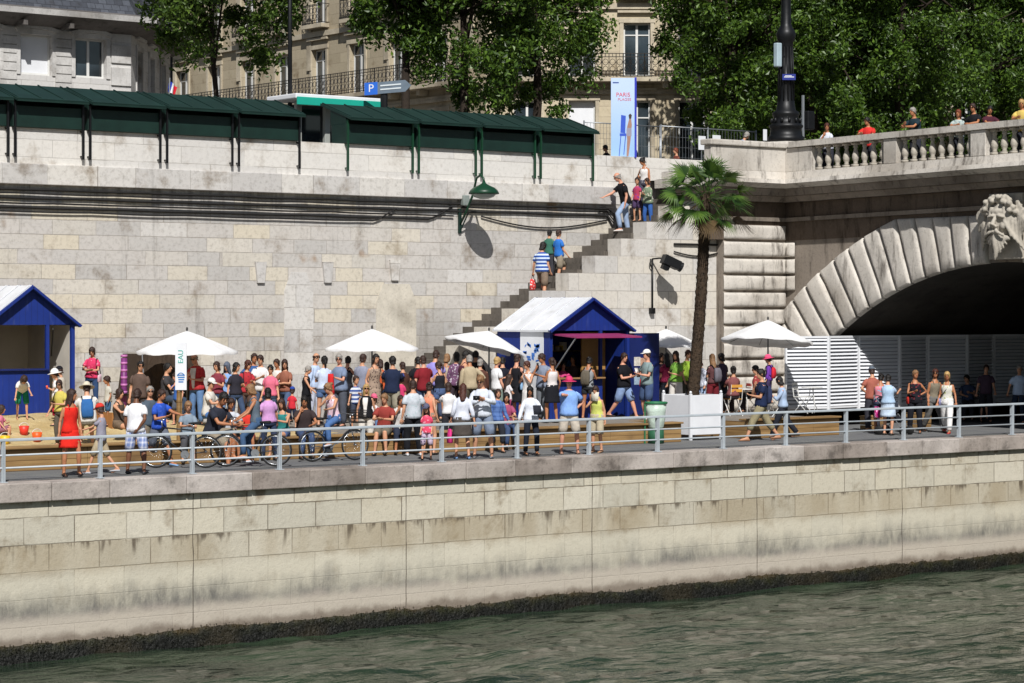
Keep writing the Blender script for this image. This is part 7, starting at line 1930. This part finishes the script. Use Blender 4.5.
    P('woman in grey tank top with backpack at the hut counter', 588, 357, 6.4, face=160, sex='f', top=('tank', '#8a8d90'), bot=('short', '#2a2c30'), hair=('bun', 'black'), skin='tan', arms=('hold', 'hold'), bag=('backpack', '#5f584c', 'olive brown backpack of the woman at the hut counter'))
    P('person in pink leaning on the hut counter inside', 562, 367, 8.4, face=20, h=1.5, sex='f', top=('tee', '#c8487c'), bot=('trousers', '#222226'), hair=('bob', 'black'), arms=('rail', 'rail'))
    P('man in black tee and denim shorts at the open hut door', 624, 353, 6.3, face=60, top=('tee', '#16161b'), bot=('bermuda', '#7d93b8'), hair=('short', 'brown'), skin='pink', arms=('hold', 'hold'), legs='walk', wide=1.1, bag=('paper', '#b8b4ac', 'leaflet in the hands of the man in the black tee', 1))
    P('man in white cap and grey tee with a red bag around his waist', 647, 350, 5.6, face=310, top=('tee', '#7d8f90'), bot=('bermuda', '#3f5070'), hat=('cap', '#e2e0dc'), hair=('short', 'brown'), skin='pink', arms=('hold', 'hold'), bag=[('shoulder', '#a82c30', 'red waist bag of the man in the white cap', -1), ('cup', '#e0dedc', 'white drink cup held by the man in the white cap', -1)], shoes='#c0bcb4')
    P('woman with long black hair and magenta top near the litter bin', 667, 353, 7.2, face=200, sex='f', top=('tee', '#8a2848'), bot=('jeans', '#20232c'), hair=('long', 'black'))
    P('woman in bright green top and white trousers left of the palm trunk', 676, 351, 6.6, face=320, sex='f', top=('tee', '#7fb04a'), bot=('trousers', '#d4cfc8'), hair=('long', 'brown'), arms=('hold', D), bag=('cross', '#3f4a34', 'dark bag across the woman in the bright green top', -1))
    P('person in lime green top touching the palm trunk side', 686, 350, 7.2, face=40, sex='f', top=('tee', '#93b43f'), bot=('trousers', '#4a4a40'), hair=('short', 'auburn'))
    P('woman in white shirt right of the palm trunk', 701, 358, 6.6, face=330, sex='f', top=('long', '#d2d6e2'), bot=('jeans', '#a0b4d4'), hair=('bob', 'auburn'))
    P('woman with brown hair, grey backpack and dark red trousers', 713, 354, 6.2, face=215, sex='f', top=('tee', '#5a3a3c'), bot=('trousers', '#6a2028'), hair=('long', 'fair'), arms=('hold', 'phone'), bag=('backpack', '#6a6770', 'grey backpack of the woman in dark red trousers'))
    P('person in brownish pink top seated on the folding chair, back to the river', 733, 369, 5.8, face=195, h=1.66, sex='f', seat=.47, legs='sit', top=('tee', '#7a4a4a'), bot=('trousers', '#2a2426'), hair=('bun', 'black'), arms=('phone', 'knees'))
    P('person in red top seated at the table under the rightmost parasol', 757, 369, 6.2, face=250, h=1.66, sex='f', seat=.47, legs='sit', top=('tee', '#8c3a3a'), bot=('trousers', '#2c2a30'), hair=('short', 'black'))
    # --- right
    P('man in navy tee and khaki trousers walking left along the road', 761, 369, fy=441, face=275, top=('tee', '#1f2a48'), bot=('capri', '#8d8468'), hair=('short', 'black'), arms=('hold', 'phone'), legs='stride', shoes='#8a6248', bag=('backpack', '#2c3450', 'navy backpack of the man in khaki trousers'))
    P('child in pink hat and purple top standing high behind the man in navy', 769, 360, 3.8, face=250, h=1.3, z=.85, sex='c', top=('long', '#6a3a9a'), bot=('shorts', '#3a3050'), hat=('sunhat', '#e0557c'), bag=('backpack', '#c82a36', 'bright red backpack of the child in the pink hat'))
    P('dark haired woman in pale blue top walking behind the man in navy', 783, 377, 3.0, face=262, z=0, h=1.6, sex='f', top=('blouse', '#9fb2cc'), bot=('trousers', '#23252e'), hair=('bob', 'black'), legs='walk', arms=('hold', 'loose'))
    P('woman with dark bun and pink and turquoise top seen from behind', 880, 374, 2.9, face=170, z=0, h=1.62, sex='f', top=('tank', '#d0808e', 'print', '#78b0c8'), bot=('short', '#3a4258'), hair=('bun', 'black'), skin='tan', arms=('hold', 'hips'), wide=1.12)
    P('man in grey cap standing behind the woman with the pink and turquoise top', 872, 366.5, 3.8, face=200, z=0, h=1.78, top=('tee', '#9a5a4c'), bot=('trousers', '#33333a'), hat=('cap', '#5a626c'), arms=('hips', 'hold'))
    P('person in pale blue top seen from behind pushing the pushchair', 888, 375, 2.2, face=150, z=0, h=1.62, sex='f', top=('tee', '#a5bdd6'), bot=('skirt', '#b8c8da'), hair=('short', 'black'), arms=('push', 'push'), wide=1.12)
    P('woman in black top and red bag under the arch shadow edge', 915, 374.5, 2.4, face=350, z=0, h=1.72, sex='f', top=('tank', '#1f1c24', 'print', '#8a3038'), bot=('trousers', '#17181f'), hair=('short', 'fair'), skin='tan', arms=('hips', 'hold'), wide=1.12, bag=('shoulder', '#b03028', 'red bag of the woman in the black top under the arch', -1))
    P('woman in taupe top and grey trousers strolling beside the blonde woman in white', 934, 374, 2.5, face=20, z=0, h=1.74, sex='f', top=('tank', '#7d7464'), bot=('trousers', '#6b6a68'), hair=('bob', 'auburn'), skin='tan', glasses=True, arms=('loose', 'loose'), legs='walk')
    P('blonde woman in white trousers and white top strolling along the railing', 947, 375, 1.9, face=340, z=0, h=1.68, sex='f', top=('tank', '#d2d0c6', 'print', '#a8b070'), bot=('trousers', '#dcdad8'), hair=('bob', 'blond'), skin='tan', arms=('loose', 'loose'), legs='walk', shoes='#a8343a', bag=('cross', '#8f8fb8', 'lilac bag carried by the blonde woman in white', -1))
    P('man in pale blue shirt standing in the deep shade at the right edge', 1019, 365, 4.0, face=330, z=0, h=1.74, top=('polo', '#b4c6de'), bot=('jeans', '#2c3648'), hair=('short', 'grey'), arms=('pocket', 'pocket'))
    P('shadowy standing person under the arch behind the strolling women', 986, 369, 5.4, face=350, z=0, h=1.72, top=('tee', '#4a3a48'), bot=('trousers', '#2a2a30'), hair=('short', 'brown'))
    P('shadowy person seated against the dim louvre panels', 968, 384, 6.3, face=350, z=0, h=1.68, seat=.5, legs='sit', top=('tee', '#3a4660'), bot=('trousers', '#2a2a30'), hair=('short', 'black'), arms=('knees', 'knees'))
    P('small shadowy child seated under the arch beside the shaded panels', 984, 393, 5.6, face=350, z=0, h=1.2, sex='c', seat=.42, legs='sit', top=('tee', '#6a7080'), bot=('shorts', '#3a3a40'), hair=('short', 'brown'), arms=('knees', 'knees'))
    # --- more of the crowd
    fill = [(236, 7.0, 1.62, 'f', 40, ('tee', '#2b2a33'), ('jeans', '#3a4a66'), ('bob', 'black'), 'woman in charcoal tee half hidden between the headscarf and the red scarf'),
     (253, 9.6, 1.8, 'm', 20, ('polo', '#3a5a8c'), ('trousers', '#3a3a44'), ('short', 'brown'), 'man in blue polo shirt standing closest to the wall in the left group'),
     (286, 8.8, 1.66, 'f', 330, ('tee', '#8c5a48'), ('jeans', '#4a5a78'), ('long', 'brown'), 'woman in rust coloured tee behind the small boy in the blue cap'),
     (347, 9.4, 1.7, 'f', 150, ('tank', '#17171b'), ('trousers', '#22222a'), ('bun', 'black'), 'woman in black with a bun, behind the man in the polo shirt'),
     (356, 6.0, 1.3, 'c', 20, ('tee', '#c8ccd4', 'stripe', '#38508c'), ('bermuda', '#3a4050'), ('short', 'brown'), 'child in white and blue striped tee beneath the second parasol'),
     (382, 8.0, 1.64, 'f', 200, ('tee', '#b8552e'), ('jeans', '#2c3850'), ('bob', 'brown'), 'woman in orange tee right of the floral dress'),
     (392, 6.2, 1.76, 'm', 185, ('tee', '#1f2840'), ('bermuda', '#8a8474'), ('short', 'black'), 'man in dark navy tee and beige shorts seen from behind in the queue'),
     (424, 7.0, 1.74, 'm', 195, ('polo', '#7a2028'), ('jeans', '#30405c'), ('short', 'brown'), 'man in dark red polo between the black and the lavender tees'),
     (440, 6.4, 1.6, 'f', 215, ('tank', '#202026'), ('short', '#4a5c80'), ('pony', 'brown'), 'teenager in black tank top and denim shorts with a ponytail'),
     (470, 6.8, 1.74, 'm', 200, ('long', '#a89a80'), ('trousers', '#4a4438'), ('short', 'grey'), 'older man in beige shirt left of the man with the camera'),
     (508, 5.6, 1.28, 'c', 120, ('tee', '#d4d0d2'), ('shorts', '#8a3a5a'), ('long', 'brown'), 'child in white tee and plum shorts in front of the woman in the black dress'),
     (178, 6.6, 1.25, 'c', 330, ('tee', '#3560a8'), ('shorts', '#555a66'), ('short', 'brown'), 'child in blue tee standing left of the information panel post'),
     (217, 6.4, 1.6, 'f', 350, ('tee', '#7a3440'), ('jeans', '#324462'), ('bob', 'brown'), 'woman in wine red tee between the open red shirt and the headscarf'),
     (108, 6.6, 1.15, 'c', 300, ('tee', '#b8b4a8'), ('shorts', '#3a5a7a'), ('short', 'brown'), 'little child in cream tee standing on the sand behind the boy in the red cap'),
     (660, 8.0, 1.7, 'f', 20, ('tee', '#3a2a38'), ('trousers', '#2a2630'), ('long', 'brown'), 'woman in dark plum top under the parasol behind the litter bin'),
     (693, 8.4, 1.72, 'm', 200, ('tee', '#8c8478'), ('jeans', '#3a465c'), ('short', 'brown'), 'man in stone coloured tee behind the palm trunk'),
     (722, 7.6, 1.68, 'f', 220, ('tee', '#43384a'), ('trousers', '#2a2a32'), ('bob', 'black'), 'woman in dusky violet tee right of the brown haired backpacker'),
     (573, 8.5, 1.66, 'f', 350, ('tee', '#4a3a38'), ('trousers', '#2a2426'), ('bun', 'black'), 'person serving in the dim interior of the kiosk hut')]
    for i, (px, V, h, sx, fc, tp, bt, hr, lb) in enumerate(fill):
        P(lb, px, 360 + i * .37, V, face=fc, h=h, sex=sx, top=tp, bot=bt, hair=hr, skin=('light', 'tan', 'light', 'pink')[i % 4], arms=(('hold', 'down'), ('loose', 'hips'), ('crossed', 'crossed'), ('loose', 'phone'))[i % 4], legs=('relax', 'stand', 'walk', 'apart')[i % 4])
    sit = [(188, 10, 'f', ('tee', '#7d8c9a'), ('capri', '#4a4a4e'), ('bob', 'fair'), 'woman in slate blue tee seated on the deck edge left of the dark tee man'),
     (228, 25, 'm', ('tee', '#b8bcc4'), ('bermuda', '#5a5348'), ('short', 'brown'), 'man in pale grey tee seated on the deck edge beside the bicycles'),
     (283, 340, 'f', ('tank', '#2f7a78'), ('short', '#4a5a7c'), ('long', 'brown'), 'woman in turquoise tank top seated on the deck edge behind the rear bicycle wheel'),
     (304, 15, 'm', ('tee', '#3a3030'), ('jeans', '#3a4a6a'), ('short', 'black'), 'man in brown black tee seated on the deck edge near the railing bikes'),
     (385, 350, 'm', ('tee', '#8c3a34'), ('bermuda', '#6a6458'), ('short', 'fair'), 'man in brick red tee seated on the deck edge near the black waistcoat'),
     (399, 10, 'f', ('blouse', '#c8c4c0'), ('capri', '#2a3040'), ('bob', 'brown'), 'woman in off white blouse seated on the deck edge left of the grey tee man'),
     (506, 20, 'f', ('tee', '#9a4a68'), ('jeans', '#3a4a6a'), ('long', 'black'), 'woman in mauve tee seated on the deck edge right of the camera man')]
    for i, (px, fc, sx, tp, bt, hr, lb) in enumerate(sit):
        P(lb, px, 402 + i * .41, DV + .08, z=0, face=fc, h=(1.74 if sx == 'm' else 1.64), sex=sx, top=tp, bot=bt, hair=hr, seat=.5, legs='sit', arms=(('knees', 'knees'), ('knees', 'phone'))[i % 2], skin=('light', 'tan')[i % 2], lean=8)
    # --- stairs
    g = 'people on the stairs'
    sz = lambda px, V: 4.75 + .54 * (U_at(px, V) - 11.0)
    P('person in blue and white striped tee climbing the stairs', 542, 242, 10.7, z=sz(542, 10.7) - .25, h=None, dh=0, face=150, top=('tee', '#2c4f98', 'stripe', '#c2cfe2'), bot=('bermuda', '#7a6a5c'), hair=('bob', 'black'), legs='step', group=g, wide=1.08, bag=('carrier', '#d84a48', 'red and white plastic bag carried up the stairs', 1, 'print', '#e8e2e0'))
    P('man in plain blue tee on the stairs just above the striped tee', 559, 230, 11.0, z=sz(556, 11.0) - .1, face=120, top=('tee', '#2f6fc0'), bot=('bermuda', '#8a8070'), hair=('short', 'brown'), legs='step', group=g)
    P('dark haired person in green tee on the stairs beside the man in plain blue', 549, 230, 11.4, z=sz(548, 11.4), face=150, top=('tee', '#3a6a5a'), bot=('trousers', '#3a3a40'), hair=('short', 'black'), group=g)
    P('man in black tee and pale jeans stepping down near the top of the stairs', 626, 173, 11.0, z=sz(626, 11.0) - .12, face=290, top=('tee', '#17171b'), bot=('jeans', '#93a6c2'), hair=('fringe', 'grey'), skin='pink', legs='step', lean=14, nod=22, shoes='#d0ccc8', arms=('loose', 'low'), group=g)
    P('child in red and purple top between the adults near the top of the stairs', 637, 174, 11.2, z=sz(634, 11.0) + .15, face=330, h=1.3, sex='c', top=('tee', '#a83a58', 'print', '#6a3a8a'), bot=('shorts', '#4a3a5a'), hair=('short', 'brown'), group=g)
    P('woman in white tank top with dark hair at the top of the stairs', 645, 158, 11.3, z=sz(645, 11.3) + .1, face=330, sex='f', top=('tank', '#dcd8d6'), bot=('trousers', '#4a4a58'), hair=('bun', 'black'), skin='tan', arms=('loose', 'hips'), nod=14, group=g)
    P('woman in green and cream jacket, sunglasses and jeans near the stair top', 648, 178, 10.8, z=sz(645, 10.8) - .2, face=320, sex='f', top=('jacket', '#74846c', 'print', '#c0b8a8', 0, 0, 0, 0, 0), bot=('jeans', '#345a9a'), hair=('bob', 'brown'), glasses=True, arms=('hold', 'hold'), group=g)
    # --- street level and bridge
    g = 'people on the bridge and street'
    for px, yh, V, l, tp in ((606, 145, 13.6, 'dark haired passer-by whose head shows left of the banner foot', '#2a2a30'), (634, 140, 13.7, 'dark passer-by seen right of the banner edge above the parapet', '#26304a'), (676, 148, 13.2, 'passer-by with reddish hair low behind the mesh fence', '#6a3a30')):
        P(l, px, yh, V, z=STZ, face=300, h=None if False else max(1.2, CZ - (yh - HZ) / scl(U_at(px, V), V) - STZ), top=('tee', tp), bot=('trousers', '#2a2a30'), hair=('short', 'black' if px < 650 else 'red'), group=g)
    P('person in grey blue shirt leaning behind the corner parapet by the lamp post', 737, 128, 10.2, z=7.2, face=90, h=1.5, top=('tee', '#7f8fb0'), bot=('trousers', '#333338'), hair=('short', 'grey'), lean=30, legs='bend', group=g)
    for px, yh, l, tp, hr, face, ar, gl in ((828, 124, 'woman in white and dark top leaning on the balustrade nearest the lamp post', ('tee', '#c8ccd6'), ('bob', 'auburn'), 330, ('rail', 'phone'), False),
                             (869, 119, 'man in red tee and sunglasses leaning on the bridge balustrade', ('tee', '#c8322e'), ('short', 'black'), 320, ('rail', 'rail'), True),
                             (916, 110, 'man in dark green tee with grey hair leaning on the bridge balustrade', ('tee', '#1f3038'), ('short', 'grey'), 300, ('rail', 'rail'), False),
                             (958, 113, 'woman in pale patterned top with reddish hair on the bridge', ('tee', '#a9b4b0', 'print', '#7a8a90'), ('bob', 'red'), 340, ('rail', 'rail'), False),
                             (976, 107, 'man in black top leaning sideways on the bridge balustrade', ('tee', '#1a1a1e'), ('short', 'brown'), 320, ('rail', 'hips'), True),
                             (988, 110, 'person with maroon top right of the man in black on the bridge', ('tee', '#4a2430'), ('short', 'black'), 20, ('rail', 'rail'), False),
                             (1023, 104, 'fair haired person in yellow top at the right edge of the bridge', ('tee', '#c8b060'), ('bob', 'blond'), 330, ('rail', 'rail'), False)):
        U = UB + .12; V = V_at(px, U)
        P(l, px, yh, U=U, z=7.22 + .013 * (PV - V), h=max(1.35, CZ - (yh - HZ) / scl(U, V) - 7.22), face=face, sex='f' if 'woman' in l else 'm', top=tp, bot=('trousers', '#2c2e36'), hair=hr, arms=ar, lean=8, glasses=gl, group=g, skin='tan')
    finish_people()
# ================================================================== CAMERA, LIGHT, RUN
def build_camera_light():
    cam = bpy.data.cameras.new('camera'); o = bpy.data.objects.new('camera', cam); COL.objects.link(o)
    o.location = (CU, CV, CZ); o.rotation_euler = (R(90), 0, -TH)
    cam.sensor_width = 36; cam.lens = F / 1024 * 36; cam.shift_y = -(341.5 - HZ) / 1024; cam.clip_start = .5; cam.clip_end = 3000
    SC.camera = o
    d = Vector((.72, 1.2, -1.36)).normalized()
    el = math.asin(-d.z); az = math.atan2(-d.x, -d.y)
    s = bpy.data.lights.new('sun', 'SUN'); s.energy = 4.7; s.angle = R(.53); s.color = (1.0, .975, .94)
    so = bpy.data.objects.new('sun', s); COL.objects.link(so); so.rotation_euler = d.to_track_quat('-Z', 'Y').to_euler(); so.location = (0, -30, 60)
    w = bpy.data.worlds.new('World'); SC.world = w; w.use_nodes = True; nt = w.node_tree
    sky = nt.nodes.new('ShaderNodeTexSky'); sky.sky_type = 'NISHITA'; sky.sun_disc = False; sky.sun_elevation = el; sky.sun_rotation = az
    bg = nt.nodes['Background']; nt.links.new(sky.outputs[0], bg.inputs[0]); bg.inputs[1].default_value = .045
    SC.view_settings.view_transform = 'Standard'; SC.view_settings.look = 'None'; SC.view_settings.exposure = 0.18; SC.view_settings.gamma = 1.0
    SC.view_settings.use_curve_mapping = False
    SC.render.engine = 'CYCLES'; SC.cycles.max_bounces = 6; SC.cycles.diffuse_bounces = 3; SC.cycles.glossy_bounces = 3; SC.cycles.transmission_bounces = 2

import time as _t
_t0 = _t.time()
setup_materials()
build_people(); print('people', round(_t.time() - _t0, 1))
build_setting(); print('setting', round(_t.time() - _t0, 1))
build_buildings(); build_trees(); build_palm(); print('trees', round(_t.time() - _t0, 1))
build_objects(); build_camera_light(); print('done', round(_t.time() - _t0, 1))
